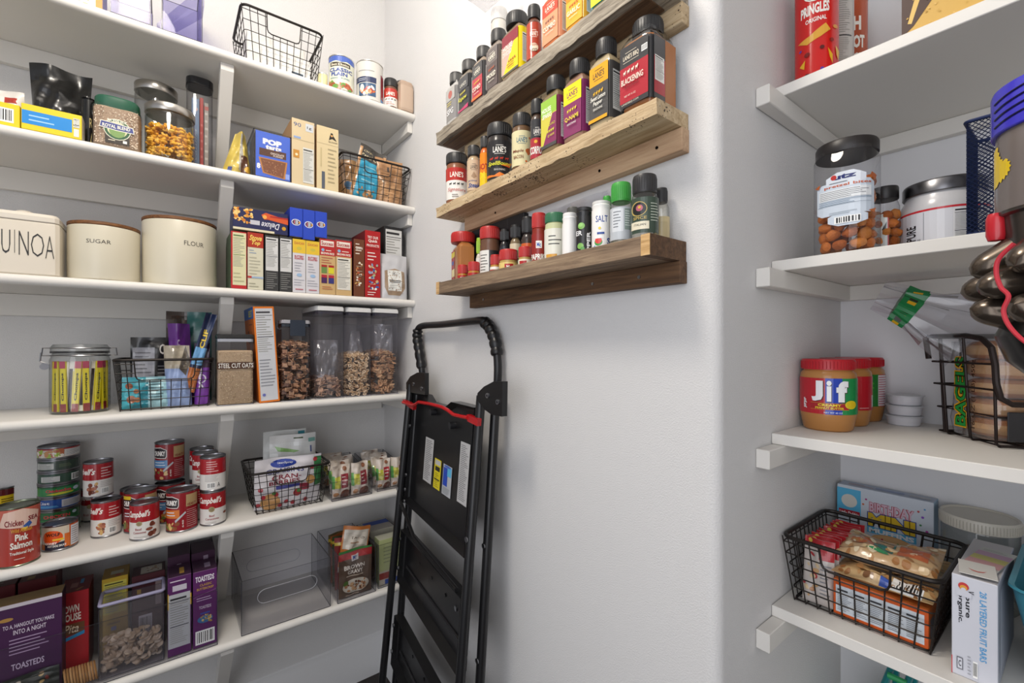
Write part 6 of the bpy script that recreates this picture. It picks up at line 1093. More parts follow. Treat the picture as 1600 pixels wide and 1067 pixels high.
pouch('gravy_packet', 'orange and white seasoning packet sticking up behind the brown gravy packet', 'packet', off(l, RL, -0.006, 0.055, hh*0.45), W*0.72, hh*0.95, 0.012, 'c87838', [('r', 0.05, 0.5, 0.9, 0.42, 'cfc6b8'), ('t', 0.3, 0.72, 0.5, 0.05, 'TACO', '4a3a2a', 0.02), ('l', 0.3, 0.6, 0.45, 0.08, 1, 'a07a5a'), ('c', 0.5, 0.36, 0.36, 'a8583a', 0.15), ('f', 0.25, 0.28, 0.5, 0.16, 20, ['7a3a24', 'c8b090', 'a8583a'], 0.05), ('r', 0, 0, 1, 0.12, 'c8c0b4')], seed=143, gus=False, wob=1.2, rot=(Matrix.Rotation(RL, 4, 'Z') @ Matrix.Rotation(math.radians(10), 4, 'Y')).to_euler())
for k, (c, dy) in enumerate((('8a2a24', 0.09), ('3a4a2c', 0.12), ('a85a2c', 0.15), ('6a5a3a', 0.18))):
    pouch('seasoning_packet', ['dark red', 'green', 'orange', 'olive'][k]+' seasoning packet standing farther back in the packet bin', 'packet', off(l, RL, 0.003, dy, 0.004), W*0.8, hh*(1.12-0.03*k), 0.012, c, [('r', 0, 0.85, 1, 0.06, 'c8b03a')], seed=150+k, gus=False)
l, W, hh = cornerbin('clear bin with a pale green box, half behind the ladder', 591, 640, 846, 0.24, 0.02)
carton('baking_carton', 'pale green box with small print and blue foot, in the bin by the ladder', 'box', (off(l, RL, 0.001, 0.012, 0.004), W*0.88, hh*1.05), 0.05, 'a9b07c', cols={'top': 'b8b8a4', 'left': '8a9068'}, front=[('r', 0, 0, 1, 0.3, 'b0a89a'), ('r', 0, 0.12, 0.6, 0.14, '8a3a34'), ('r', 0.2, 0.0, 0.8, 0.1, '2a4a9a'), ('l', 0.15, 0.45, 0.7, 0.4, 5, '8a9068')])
carton('baking_carton', 'blue and white carton lying behind the pale green box', 'box', (off(l, RL, -W*0.05, 0.10, 0.004), W*0.8, hh*1.08), 0.11, 'a8a496', cols={'top': 'a8a29a'}, top=[('r', 0, 0.5, 1, 0.35, '2a4a9a')])
# ================================================================== goods in the right niche
def P3(px, py, X=None, Y=None):
    if X is not None: y, t = onX(px, X); return Vector((X, y, zh(py, t)))
    x, t = onY(px, Y); return Vector((x, Y, zh(py, t)))
def at_ang(px_edge, R, Yc, side=1):     # centre x of a cylinder whose right (or left) silhouette is at px_edge
    x, t = onY(px_edge, Yc)
    for _ in range(8):
        D = math.hypot(x, Yc); a = ang(px_edge)-side*math.asin(R/D)
        dx, dy = dX*math.cos(a)+rX*math.sin(a), dY*math.cos(a)+rY*math.sin(a); x = Yc*dx/dy
    return x
# upper shelf
def crispcan(label, edge, side, Yc, col, art, hh=0.235, R=0.0375, face=None):
    x = at_ang(edge, R, Yc, side); loc = (x, Yc, RS[1]+0.0004)
    t = thing('crisp_can', label, 'can', loc, 0)
    m = MB(); m.lathe([(R*0.97, 0), (R, 0.001), (R, 0.004), (R*0.975, 0.005), (R*0.975, hh-0.012), (R, hh-0.011), (R, hh-0.006)], 'b0b0b2', 'steel', 40); m.build('can_body', t)
    m = MB(); m.shell([(R*0.982, 0.0055), (R*0.982, hh-0.0125)], col, 'gloss', 40); m.art_cyl(art, R*0.982, 0.0055, hh-0.018, cface(loc, 0) if face is None else face, mat='gloss'); m.build('paper_label', t)
    m = MB(); m.lathe([(R*1.01, hh-0.0058), (R*1.02, hh-0.005), (R*1.02, hh), (0, hh)], 'c8c4bc', 'gloss', 36); m.build('lid', t)
crispcan('bright red crisp can with white curved capitals on the upper right shelf', 1241, -1, 1.030, 'c8201c', [('t', 0.16, 0.585, 0.62, 0.095, 'PRINGLES', 'f0ece4', 0.04), ('t', 0.26, 0.515, 0.46, 0.04, 'ORIGINAL', 'f0ece4', 0.02), ('c', 0.5, 0.80, 0.30, 'f0ece4'), ('c', 0.5, 0.80, 0.27, '2a2220'),
 ('p', [(0.1, 0.38), (0.35, 0.40), (0.7, 0.48), (0.8, 0.42), (0.6, 0.37), (0.3, 0.33)], 'dca43c'), ('c', 0.9, 0.45, 0.05, 'd88a28'), ('c', 0.82, 0.33, 0.05, '8a2018'), ('p', [(0.74, 0.26), (0.84, 0.2), (0.84, 0.12), (0.78, 0.18)], 'dcaa28'), ('p', [(0.9, 0.28), (0.98, 0.24), (0.96, 0.16), (0.92, 0.2)], 'dcaa28'), ('p', [(0.14, 0.16), (0.24, 0.12), (0.26, 0.2), (0.2, 0.18)], 'dcaa28'), ('c', 0.62, 0.27, 0.05, '5a1a18'), ('c', 0.3, 0.24, 0.06, '7a1c18'), ('c', 0.16, 0.3, 0.03, '5a3a9a'), ('c', 0.62, 0.08, 0.04, '5a3a9a'), ('c', 0.84, 0.06, 0.03, '5a3a9a'), ('c', 0.3, 0.05, 0.06, '5a1a18'), ('c', 0.92, 0.1, 0.04, '8a2018')])
crispcan('crisp can turned to its grey nutrition print, behind the bright red one', 1335, 1, 1.135, 'a8a49f', [('r', 0, 0, 1, 1, 'b0aca8')]+facts('bab7b2', '3a3a3a', 0.35, 0.25, 0.6, 0.7, 20)+[('b', 0.55, 0.05, 0.4, 0.12)], hh=0.26)
crispcan('orange-brown crisp can with white block letters, rearmost of the three', 1357, 1, 1.255, 'b04a20', [('t', 0.62, 0.72, 0.2, 0.12, 'H', 'f0ece4', 0.05), ('t', 0.62, 0.57, 0.28, 0.11, 'OT', 'f0ece4', 0.05), ('t', 0.62, 0.45, 0.26, 0.08, 'CR', 'f0ece4', 0.05), ('r', 0.3, 0.1, 0.22, 0.75, '8a8480')], hh=0.285)
x0, t0 = onY(1409, YRF+0.012)
carton('snack_carton', 'gold carton with dark brown brush script on the upper right shelf', 'box', ((x0+0.125, YRF+0.012, RS[1]), 0.25, 0.24), 0.07, 'c79f4c', rz=0, cols={'left': '7a4a24'}, front=[('f', 0, 0, 1, 1, 260, ['b98f3c', 'd4b060', 'c09840'], 0.006), ('p', [(0.0, 0.30), (0.0, 0.0), (0.06, 0.05), (0.28, 0.36), (0.5, 0.7), (0.5, 1), (0.0, 1)], '3c2116'), ('p', [(0.03, 0.08), (0.05, 0.07), (0.15, 0.42), (0.11, 0.42)], 'd4b060'), ('t', 0.02, 0.28, 0.34, 0.3, 'Chy', 'd8b460', 0.02, 0.35), ('p', [(0.3, 0), (0.8, 0.03), (0.9, 0.0)], '6a3a1c')])
# second shelf: pretzel jar, small jar, tub, mesh cup
loc, R, hh = Rround(1274, 1375, 209, RS[2]+0.0004, YRF, 0.006)
rnd = random.Random(23)
t = thing('pretzel_jar', 'tall clear jar with black lid and white label, filled with pretzel nuggets', 'jar', loc, 0); hb = hh*0.92
m = MB(); m.lathe([(R*0.94, 0), (R*0.985, 0.005), (R*0.985, hb*0.93), (R*0.93, hb*0.97), (R*0.93, hb)], 'ffffff', 'clear', 56, pw=3.0); m.build('jar_wall', t)
m = MB(); m.lathe([(R*0.99, hb-0.006), (R*1.0, hb-0.005), (R*1.0, hh-0.004), (R*0.96, hh), (0, hh)], '1c1716', 'ridged', 64)
m.build('lid', t)
lf = cface(loc, 0)-0.05
m = MB()
def plate(x0, y0, x1, y1, c, cut=0.18):
    w_, h_ = x1-x0, y1-y0; cx_, cy_ = w_*cut, h_*cut
    return ('p', [(x0+cx_, y0), (x1-cx_, y0), (x1, y0+cy_), (x1, y1-cy_), (x1-cx_, y1), (x0+cx_, y1), (x0, y1-cy_), (x0, y0+cy_)], c)
m.art_cyl([plate(0.16, 0.22, 0.84, 0.80, 'c9d3de', 0.10), plate(0.28, 0.7, 0.72, 0.97, 'd4dae2', 0.3), plate(0.30, 0.02, 0.74, 0.26, 'c9d3de', 0.28), ('t', 0.36, 0.84, 0.26, 0.085, 'utz', '28306a', 0.05), ('c', 0.37, 0.89, 0.035, 'b8322c'), ('t', 0.26, 0.70, 0.52, 0.06, 'pretzel bites', 'c05a2c', 0.02), ('l', 0.32, 0.77, 0.36, 0.04, 1, '6a7078'), ('r', 0.2, 0.5, 0.58, 0.17, 'dfe2e4'), ('l', 0.21, 0.51, 0.54, 0.15, 5, '6a6e74'), ('r', 0.18, 0.40, 0.6, 0.004, '5a6a7a'), ('l', 0.2, 0.40, 0.6, 0.09, 3, '7a8ea2'), ('l', 0.32, 0.22, 0.4, 0.06, 2, '9aa4ae'), ('b', 0.38, 0.06, 0.28, 0.12), ('p', [(0.74, 0.24), (0.86, 0.29), (0.82, 0.2)], 'c0682c'), ('p', [(0.78, 0.9), (0.88, 0.85), (0.84, 0.78), (0.76, 0.84)], 'b05a28'), ('p', [(0.14, 0.78), (0.22, 0.82), (0.2, 0.74)], 'b05a28')], R*0.99, hb*0.24, hb*0.54, lf, span=PI*0.85, pw=3.0, mat='gloss'); m.build('paper_label', t)
def nugget(m, rnd, cols):
    c = rnd.choice(cols); n = len(m.v)
    m.lathe([(0.0001, -0.0125), (0.007, -0.0105), (0.0105, -0.004), (0.0108, 0.003), (0.008, 0.010), (0.0001, 0.0125)], c, 'food', 12, sx=1.0, sy=0.82)
    for i in range(n, len(m.v)):
        v = Vector(m.v[i]); k = 1+0.12*noise.noise(v*130+Vector((n, 0, 0))); m.v[i] = tuple(v*k)
NUG = ['b8682a', 'a4561f', 'c07836', '98501e']
protos = []
def individuals(name, label, cat, group, pts, protos, rnd, rots=True):
    for i, p in enumerate(pts):
        if i < len(protos): o = protos[i]
        else: o = protos[i % len(protos)].copy(); COL.objects.link(o)
        o.location = p
        if rots: o.rotation_euler = (rnd.random()*6, rnd.random()*6, rnd.random()*6)
        tag(o, label, cat, group)
def nugprotos(n=4, s=1.0):
    r = []
    for i in range(n):
        m = MB(); nugget(m, rnd, NUG); m.xform(Matrix.Scale(s, 4)); r.append(m.build('pretzel_nugget'))
    return r
def packpts(c, R, z0, z1, step, rnd, ring=0.70):
    P = []; z = z0; k = 0
    while z < z1:
        n = max(5, int(2*PI*R*ring/step*0.98))
        for i in range(n):
            a = 2*PI*(i+0.5*(k % 2))/n+rnd.uniform(-0.05, 0.05); P.append((c[0]+R*ring*math.cos(a), c[1]+R*ring*math.sin(a), c[2]+z+rnd.uniform(-0.002, 0.002)))
        z += step*0.78; k += 1
    return P
Pn = packpts(loc, R, 0.018, hb*0.72, 0.0235, rnd); Pn = [p for p in Pn if p[2]-loc[2] < hb*0.58 or p[0] > loc[0]-0.012]
individuals('pretzel_nugget', 'brown salted pretzel nugget inside the tall clear jar with black lid', 'pretzel', 'pretzel nuggets in the tall jar', Pn, nugprotos(), rnd)
loc, R, hh = Rround(1359, 1407, 288, RS[2]+0.0004, YRF, 0.125)
t = thing('snack_jar', 'small clear jar with black lid and red-edged label, between pretzel jar and white tub', 'jar', loc, 0); hb = hh*0.84
m = MB(); m.lathe([(R*0.94, 0), (R*0.98, 0.004), (R*0.98, hb*0.86), (R*0.8, hb*0.97), (R*0.8, hb)], 'ffffff', 'clear', 44); m.build('jar_wall', t)
m = MB(); m.lathe([(R*0.9, hb-0.002), (R*0.92, hb-0.001), (R*0.92, hh-0.003), (R*0.88, hh), (0, hh)], '191616', 'ridged', 48); m.build('lid', t)
m = MB(); m.art_cyl([('r', 0, 0, 0.72, 1, 'b02a26'), ('r', 0, 0, 0.68, 1, 'c8ccc8'), ('p', [(0.5, 0.6), (0.66, 0.8), (0.62, 0.5)], '1a1a1a')], R*0.985, hb*0.06, hb*0.66, cface(loc, 0)-0.2, mat='gloss'); m.build('paper_label', t)
individuals('pretzel_nugget', 'small pretzel nugget inside the small black-lidded jar', 'pretzel', 'pretzel nuggets in the small jar', packpts(loc, R, 0.014, hb*0.78, 0.0215, rnd, 0.72), nugprotos(3, 0.85), rnd)
loc, R, hh = Rround(1405, 1550, 268, RS[2]+0.0004, YRF, 0.122)
t = thing('protein_tub', 'wide clear tub with pewter lid and white label with a red edge line', 'tub', loc, 0); hb = hh*0.84
m = MB(); m.lathe([(R*0.95, 0), (R*0.99, 0.005), (R*0.99, hb*0.74), (R*0.95, hb*0.86), (R*0.86, hb*0.96), (R*0.86, hb)], 'c9c9cb', 'gloss', 64); m.build('tub_wall', t)
m = MB(); m.shell([(R*0.993, hb*0.02), (R*0.993, hb*0.7)], 'd0d2da', 'gloss', 64); m.art_cyl([('r', 0, 0, 1, 1, 'd3d5dc'), ('r', 0, 0.95, 1, 0.05, 'c22f38'), ('tl', 0.10, 0.03, 0.11, 0.62, 'ISOPURE', '1e1e22', 0.02), ('tl', 0.225, 0.02, 0.035, 0.28, 'INFUSIONS', '3a3a40'), ('r', 0.29, 0.02, 0.006, 0.9, '8a8c94')]+facts('dfe0e4', '2c2c30', 0.60, 0.05, 0.38, 0.88, 16), R*0.993, hb*0.02, hb*0.68, cface(loc, 0), mat='gloss'); m.build('paper_label', t)
m = MB(); m.lathe([(R*0.92, hb-0.002), (R*0.935, hb-0.001), (R*0.935, hh-0.004), (R*0.9, hh), (0, hh)], '77777a', 'steel', 64); m.build('lid', t)
xa, t0 = onY(1510, YRF+0.010)
w_, d_, h_ = 0.105, 0.105, 0.172
t = thing('mesh_cup', 'navy wire mesh pencil cup holding a blue plastic item, partly behind the vacuum', 'cup', (xa+w_/2, YRF+0.012+d_/2, RS[2]+0.0006), 0)
m = MB(); NV = '1d2a50'
def lattice(m, ax, val):
    n = 16; st = w_/n
    for s_ in (1, -1):
        for i in range(-int(h_/st)-1, n+int(h_/st)+2):
            u0, z0, u1, z1 = i*st, 0.002, i*st+s_*h_, h_
            # clip to the panel
            if s_ > 0:
                if u0 < 0: z0 += -u0; u0 = 0
                if u1 > w_: z1 -= (u1-w_); u1 = w_
            else:
                if u0 > w_: z0 += u0-w_; u0 = w_
                if u1 < 0: z1 -= -u1; u1 = 0
            if z1-z0 < 0.004 or u0 > w_+1e-6 or u0 < -1e-6: continue
            a, b = u0-w_/2, u1-w_/2
            pts = [(a, val, z0), (b, val, z1)] if ax == 'y' else [(val, a, z0), (val, b, z1)]
            m.tube(pts, 0.0006, NV, 'darkwire', 4)
for v in (-d_/2, d_/2): lattice(m, 'y', v); lattice(m, 'x', v)
m.build('mesh_panel', t)
m = MB(); m.tube(rect_loop(w_+0.003, d_+0.003, h_, 0.006), 0.0028, NV, 'darkwire', 8, True); m.build('rim', t)
m = MB(); m.box(-w_/2, w_/2, -d_/2, d_/2, 0, 0.0035, NV, 'darkwire'); m.build('base_plate', t)
o = thing('plastic_clip', 'bright blue plastic item standing in the navy mesh cup', 'clip', (xa+w_*0.62, YRF+0.012+d_*0.5, RS[2]+0.0045), 0)
m = MB(); m.lathe([(0.014, 0), (0.022, 0.03), (0.026, 0.07), (0.022, 0.095), (0.008, 0.104), (0, 0.105)], '1f66b0', 'gloss', 20, sy=0.5); m.build('body', o)
m = MB(); m.lathe([(0.004, 0), (0.005, 0.13), (0.0, 0.133)], '2a9a4a', 'gloss', 10, cx=-0.028); m.build('green_tip', o)
# third shelf: peanut butter, cups, bagel basket
def peanut(label, x, y, art, face):
    R, h = 0.0500, 0.146; loc = (x, y, RS[3]+0.0004)
    t = thing('peanut_butter_jar', label, 'jar', loc, 0, 'peanut butter jars')
    m = MB(); m.lathe([(R*0.80, 0), (R*0.86, 0.003), (R*0.93, 0.02), (R*0.985, 0.036), (R*0.985, h*0.74), (R*0.96, h*0.80), (R*0.86, h*0.845), (R*0.86, h*0.86)], 'b07a42', 'gloss', 56, cols=None); m.build('jar_body', t)
    m = MB(); zl, zh_ = h*0.245, h*0.74; m.shell([(R*0.99, zl), (R*0.99, zh_)], 'b02028', 'gloss', 56); m.art_cyl(art, R*0.99, zl, zh_-zl, face, mat='gloss', span=PI); m.build('paper_label', t)
    m = MB(); m.lathe([(R*0.92, h*0.855), (R*0.935, h*0.86), (R*0.935, h-0.003), (R*0.9, h), (0, h)], 'b51a26', 'plastic', 64)
    for i in range(48):
        a = 2*PI*i/48; m.tube([(R*0.937*math.cos(a), R*0.937*math.sin(a), h*0.87), (R*0.937*math.cos(a), R*0.937*math.sin(a), h*0.97)], 0.0009, 'a51824', 'plastic', 4)
    m.build('lid', t)
jf = cface((-0.345, 1.12), 0)
front = [('r', 0, 0, 1, 1, 'b31f2b'), ('r', 0.46, 0, 0.5, 1, '1f3fae'), ('r', 0.74, 0, 0.26, 1, '1f8a4a'), ('r', 0.64, 0.0, 0.0, 1, '1f3fae'),
  ('t', 0.245, 0.345, 0.19, 0.57, 'J', '3a2024', 0.06), ('t', 0.23, 0.36, 0.19, 0.57, 'J', 'eceef0', 0.06), ('t', 0.49, 0.34, 0.085, 0.58, 'i', '3a2024', 0.035), ('t', 0.48, 0.36, 0.085, 0.58, 'i', 'eceef0', 0.035), ('t', 0.65, 0.33, 0.19, 0.58, 'f', '3a2024', 0.06), ('t', 0.64, 0.35, 0.19, 0.58, 'f', 'eceef0', 0.06),
  ('r', 0.22, 0.13, 0.62, 0.18, 'a01e26'), ('r', 0.22, 0.31, 0.62, 0.006, 'd8a83a'), ('r', 0.22, 0.13, 0.62, 0.006, 'd8a83a'), ('t', 0.34, 0.225, 0.38, 0.07, 'CREAMY', 'e8d030', 0.04), ('t', 0.3, 0.15, 0.46, 0.055, 'PEANUT BUTTER', 'e8d030', 0.03), ('t', 0.44, 0.03, 0.3, 0.045, 'NET WT 40 OZ', 'd8e0f0', 0.01), ('c', 0.86, 0.28, 0.085, 'e0c828'), ('c', 0.86, 0.28, 0.07, 'd8bc20'), ('tl', 0.11, 0.13, 0.05, 0.3, 'JIFJIF', 'eceef0', 0.03)]
peanut('peanut butter jar with full front label, foremost of the three', -0.3450, 1.0985, front, jf)
peanut('peanut butter jar turned to its plain red label side, middle of the three', -0.3455, 1.1995, [('r', 0, 0, 1, 1, 'b31f2b'), ('r', 0.9, 0.08, 0.05, 0.36, 'e8e8e8'), ('r', 0.62, 0.06, 0.2, 0.02, 'd8a0a0')], jf+0.3)
peanut('peanut butter jar turned to its green and white panel, rearmost of the three', -0.3462, 1.3005, [('r', 0, 0, 1, 1, 'b31f2b'), ('r', 0.52, 0, 0.3, 1, '2a7a34'), ('tl', 0.64, 0.3, 0.08, 0.5, 'simply', '58c040', 0.04), ('r', 0.8, 0.02, 0.2, 0.96, 'd8ccd0'), ('l', 0.81, 0.05, 0.18, 0.9, 12, 'b0485a')], jf+0.1)
cx_, t0 = onY(1412, 1.285)
def snackcup(label, x, y, z):
    t = thing('snack_cup', label, 'cup', (x, y, z), 0, 'small white lidded cups')
    m = MB(); m.lathe([(0.0255, 0), (0.0275, 0.002), (0.0305, 0.0185), (0.0325, 0.0195), (0.0325, 0.0205)], 'c9c9cf', 'plastic', 40); m.build('cup_body', t)
    m = MB(); m.lathe([(0.0330, 0.0206), (0.0335, 0.0212), (0.0330, 0.0218), (0, 0.0218)], 'b9bcbf', 'foil', 40); m.build('foil_lid', t)
for k, lab in enumerate(('bottom cup of the little white stack beside the peanut butter', 'middle cup of the little white stack beside the peanut butter', 'top cup of the little white stack beside the peanut butter')):
    snackcup(lab, cx_+0.001*k, 1.285, RS[3]+0.0004+k*0.0222)

# bagel basket, turned towards the room, front wall dipping low
A = Vector((-0.1065, 1.127, 0)); u = Vector((-0.0805, 0.0976, 0)).normalized()   # along its left side, front to back
rzb = math.atan2(-u.x, u.y); t = thing('wire_basket', 'dark wire basket with scooped front holding the bag of bagels', 'basket', (A.x, A.y, RS[3]+0.0006), rzb)
wB, dB, hB = 0.222, 0.128, 0.192; wc = '2b2220'
m = MB(); r = 0.0048; dip = 0.075
topw = 0.012
P = [(-0.014, dB+0.018, hB-0.045), (-0.016, dB+0.024, hB-0.003), (-0.012, dB+0.012, hB), (-0.012, 0.05, hB), (-0.012, 0.012, hB-0.006), (-0.012, -0.008, hB-0.022), (-0.011, -0.014, hB-0.05), (-0.010, -0.015, dip+0.035), (-0.004, -0.015, dip+0.010), (0.012, -0.015, dip), (wB-0.012, -0.015, dip), (wB+0.004, -0.015, dip+0.010), (wB+0.010, -0.015, dip+0.035), (wB+0.012, -0.008, hB-0.022), (wB+0.012, 0.012, hB-0.006), (wB+0.012, dB+0.012, hB), (wB-0.01, dB+0.02, hB), (0.0, dB+0.022, hB)]
m.tube(P, r, wc, 'darkwire', 10); m.build('rim', t)
m = MB()
for k, y_ in enumerate((0.0, 0.058, 0.118)):
    zt = hB if k else hB-0.045
    o_ = 0.010*(1 if k else 1)
    m.tube([(-0.011, y_-(0.012 if k == 0 else 0), zt), (0.0, y_, 0.006), (0.004, y_, 0.001), (wB-0.004, y_, 0.001), (wB, y_, 0.006), (wB+0.011, y_, zt)], 0.0023 if k < 2 else 0.0026, wc, 'darkwire', 7)
m.tube([(-0.008, 0.125, hB), (0.0, 0.125, 0.004), (wB, 0.125, 0.004), (wB+0.01, 0.125, hB)], 0.0023, wc, 'darkwire', 7)
for z_, e in ((0.004, 0.0), (0.052, 0.003), (0.098, 0.007), (0.142, 0.010)):
    if z_ > dip: m.tube([(-e, -0.013, z_), (-e-0.001, dB+0.012, z_), (wB+e, dB+0.012, z_), (wB+e, -0.013, z_)], 0.0019, wc, 'darkwire', 7)
    else: m.tube([(-e, -0.010, z_), (-e, dB+0.010, z_), (wB+e, dB+0.010, z_), (wB+e, -0.010, z_)], 0.0019, wc, 'darkwire', 7, True)
for x_ in (0.04, 0.08, 0.12, 0.16): m.tube([(x_, -0.014, dip), (x_, -0.008, 0.002), (x_, dB+0.008, 0.002), (x_, dB+0.02, hB)], 0.0019, wc, 'darkwire', 6)
m.build('wire_grid', t)
m = MB(); m.box(0.006, 0.15, -0.0155, -0.0125, 0.012, 0.062, '202024', 'plastic', 0.001); m.build('front_plate', t)
base = (A.x, A.y, RS[3]+0.006)
bag = thing('bagel_bag', 'clear bread bag with green band and BAGELS lettering in the scooped basket', 'bag', off(base, rzb, 0.0, 0.0), rzb)
m = MB()       # film hull round two stacks of bagels, neck drawn up to the left
rings = []
def hull(cx, cy, z, a, b, pw=4, tilt=0.0, n=40, seed=0):
    out = []
    for i in range(n):
        th = 2*PI*i/n; ca, sa = math.cos(th), math.sin(th); k = 1.0/((abs(ca)**pw+abs(sa)**pw)**(1.0/pw))
        wv = 1+0.025*math.sin(5*th+seed)+0.015*math.sin(9*th-2*seed)
        out.append(Vector((cx+a*k*ca*wv, cy+b*k*sa*wv, z+tilt*a*k*ca*wv)))
    return out
# neck direction in world space goes from the basket up-left to the open end
NK = [P3(1520, 520, Y=1.21), P3(1468, 500, Y=1.20), P3(1432, 484, Y=1.19), P3(1404, 472, Y=1.18), P3(1372, 462, Y=1.17)]
Minv = (Matrix.Translation(Vector(off(base, rzb, 0, 0))) @ Matrix.Rotation(rzb, 4, 'Z')).inverted()
body = [hull(0.105, 0.064, z, 0.106, 0.059, pw=5, seed=z*40) for z in (0.003, 0.03, 0.06, 0.09, 0.12, 0.155, 0.176)]
secs = [(0.0, 0.070, 0.040), (0.35, 0.052, 0.03), (0.6, 0.030, 0.024), (0.8, 0.020, 0.016), (1.0, 0.030, 0.012)]
for k, (pt, (s_, a, b)) in enumerate(zip(NK, [(0, 0.064, 0.046), (0, 0.050, 0.040), (0, 0.036, 0.030), (0, 0.030, 0.024), (0, 0.028, 0.014)])):
    c = pt; nx = (NK[min(k+1, 4)]-NK[max(k-1, 0)]).normalized(); up = Vector((0, 1, 0)); sx = nx.cross(up).normalized(); up = sx.cross(nx)
    ring = []
    for i in range(40):
        th = 2*PI*i/40; wv = 1+0.16*math.sin(7*th+k)+0.10*math.sin(11*th-k)
        ring.append(Minv @ (c+sx*a*math.cos(th)*wv+up*b*math.sin(th)*wv))
    body.append(ring)
V = [tuple(p) for rg in body for p in rg]
# align the ring start so the loft does not twist
def align(A_, B_):
    best = min(range(40), key=lambda s_: sum((A_[i]-B_[(i+s_) % 40]).length for i in range(0, 40, 4)))
    best2 = min(range(40), key=lambda s_: sum((A_[i]-B_[(s_-i) % 40]).length for i in range(0, 40, 4)))
    c1 = sum((A_[i]-B_[(i+best) % 40]).length for i in range(40)); c2 = sum((A_[i]-B_[(best2-i) % 40]).length for i in range(40))
    return [B_[(i+best) % 40] for i in range(40)] if c1 <= c2 else [B_[(best2-i) % 40] for i in range(40)]
for k in range(1, len(body)): body[k] = align(body[k-1], body[k])
V = [tuple(p) for rg in body for p in rg]; Fc = []
for k in range(len(body)-1):
    for i in range(40): j = (i+1) % 40; Fc.append([k*40+i, k*40+j, (k+1)*40+j, (k+1)*40+i])
Fc.append(list(range(40))[::-1])
m.add(V, Fc, 'ffffff', 'film'); m.build('film', bag)
# printed green band round the neck
m = MB(); k0 = len(body)-3
for i in range(40):
    j = (i+1) % 40
    q = [body[k0][i], body[k0][j], body[k0+1][j], body[k0+1][i]]
    cc = sum((body[k0][a] for a in range(40)), Vector())/40
    cen = sum((sum((body[k0+e][a] for a in range(40)), Vector())/40 for e in (0, 1)), Vector())/2
    q2 = [p+(p-cen).normalized()*0.0006 for p in q]
    m.add(q2, [[0, 1, 2, 3]], '1f7a44', 'gloss')
    if i % 5 in (1, 2):
        q3 = [cen+((q2[0]*(1-a)+q2[3]*a)*(1-b)+(q2[1]*(1-a)+q2[2]*a)*b-cen)*1.01 for a, b in ((0.3, 0.1), (0.3, 0.9), (0.7, 0.9), (0.7, 0.1))]
        m.add(q3, [[0, 1, 2, 3]], 'd0a428' if i % 5 == 1 else '2a2a1c', 'gloss')
m.build('green_band', bag)
m = MB()       # lettering on the side turned to the left
fx = lambda u_, v_, o_: (0.105-0.106-0.0045-o_, 0.118-u_, v_+0.012)
m.art([('tl', 0.26, 0.03, 0.28, 0.92, 'BAGELS', 'd0a01c', 0.13), ('tl', 0.28, 0.045, 0.25, 0.89, 'BAGELS', '1c2a14', 0.07), ('tl', 0.29, 0.05, 0.23, 0.88, 'BAGELS', '1f8a3c', 0.02), ('tl', 0.64, 0.05, 0.10, 0.85, '16 OZ (1 LB) 450g', '3a2a20', 0.01)], fx, 0.112, 0.145, mat='gloss')
m.build('printed_lettering', bag); m = MB()
m.art([('p', [(0.2, 0.8), (0.4, 0.9), (0.7, 0.88), (0.72, 0.8), (0.3, 0.76)], 'c89a1c'), ('t', 0.36, 0.80, 0.3, 0.07, 'NEW', '22201c', 0.05)], lambda u_, v_, o_: (0.012+u_, 0.064-0.059-0.004-o_, v_+0.004), 0.18, 0.145, mat='gloss')
m.build('printed_badge', bag)
rnd = random.Random(31)
bp = []
for q in range(2):
    m = MB(); R_, r_ = 0.031, 0.0185; n1, n2 = 28, 12; V = []
    for i in range(n1):
        a = 2*PI*i/n1
        for j in range(n2):
            b = 2*PI*j/n2; rr = R_+r_*1.05*math.cos(b); k = 1+0.05*noise.noise(Vector((a*2, b, q*5)))
            V.append((rr*math.cos(a)*k, rr*math.sin(a)*k, r_*0.92*math.sin(b)*k))
    Fc = [[i*n2+j, ((i+1) % n1)*n2+j, ((i+1) % n1)*n2+(j+1) % n2, i*n2+(j+1) % n2] for i in range(n1) for j in range(n2)]
    m.add(V, Fc, 'a8703f', 'food'); m.c = [C('c0935f') if abs((f % n2)-5.5) < 1.2 or f % n2 in (0, 11) else C(['a0642f', 'ab6f3a'][q]) for f in range(len(Fc))]
    bp.append(m.build('bagel'))
k = 0
for col in range(2):
    for lv in range(5):
        o = bp[k] if k < 2 else bp[k % 2].copy()
        if k >= 2: COL.objects.link(o)
        o.location = off(base, rzb, 0.054+0.1025*col, 0.064, 0.022+lv*0.0345); o.rotation_euler = (rnd.uniform(-0.05, 0.05), rnd.uniform(-0.05, 0.05), rnd.random()*6)
        tag(o, 'brown bagel stacked inside the clear bread bag', 'bagel', 'bagels in the bread bag'); k += 1
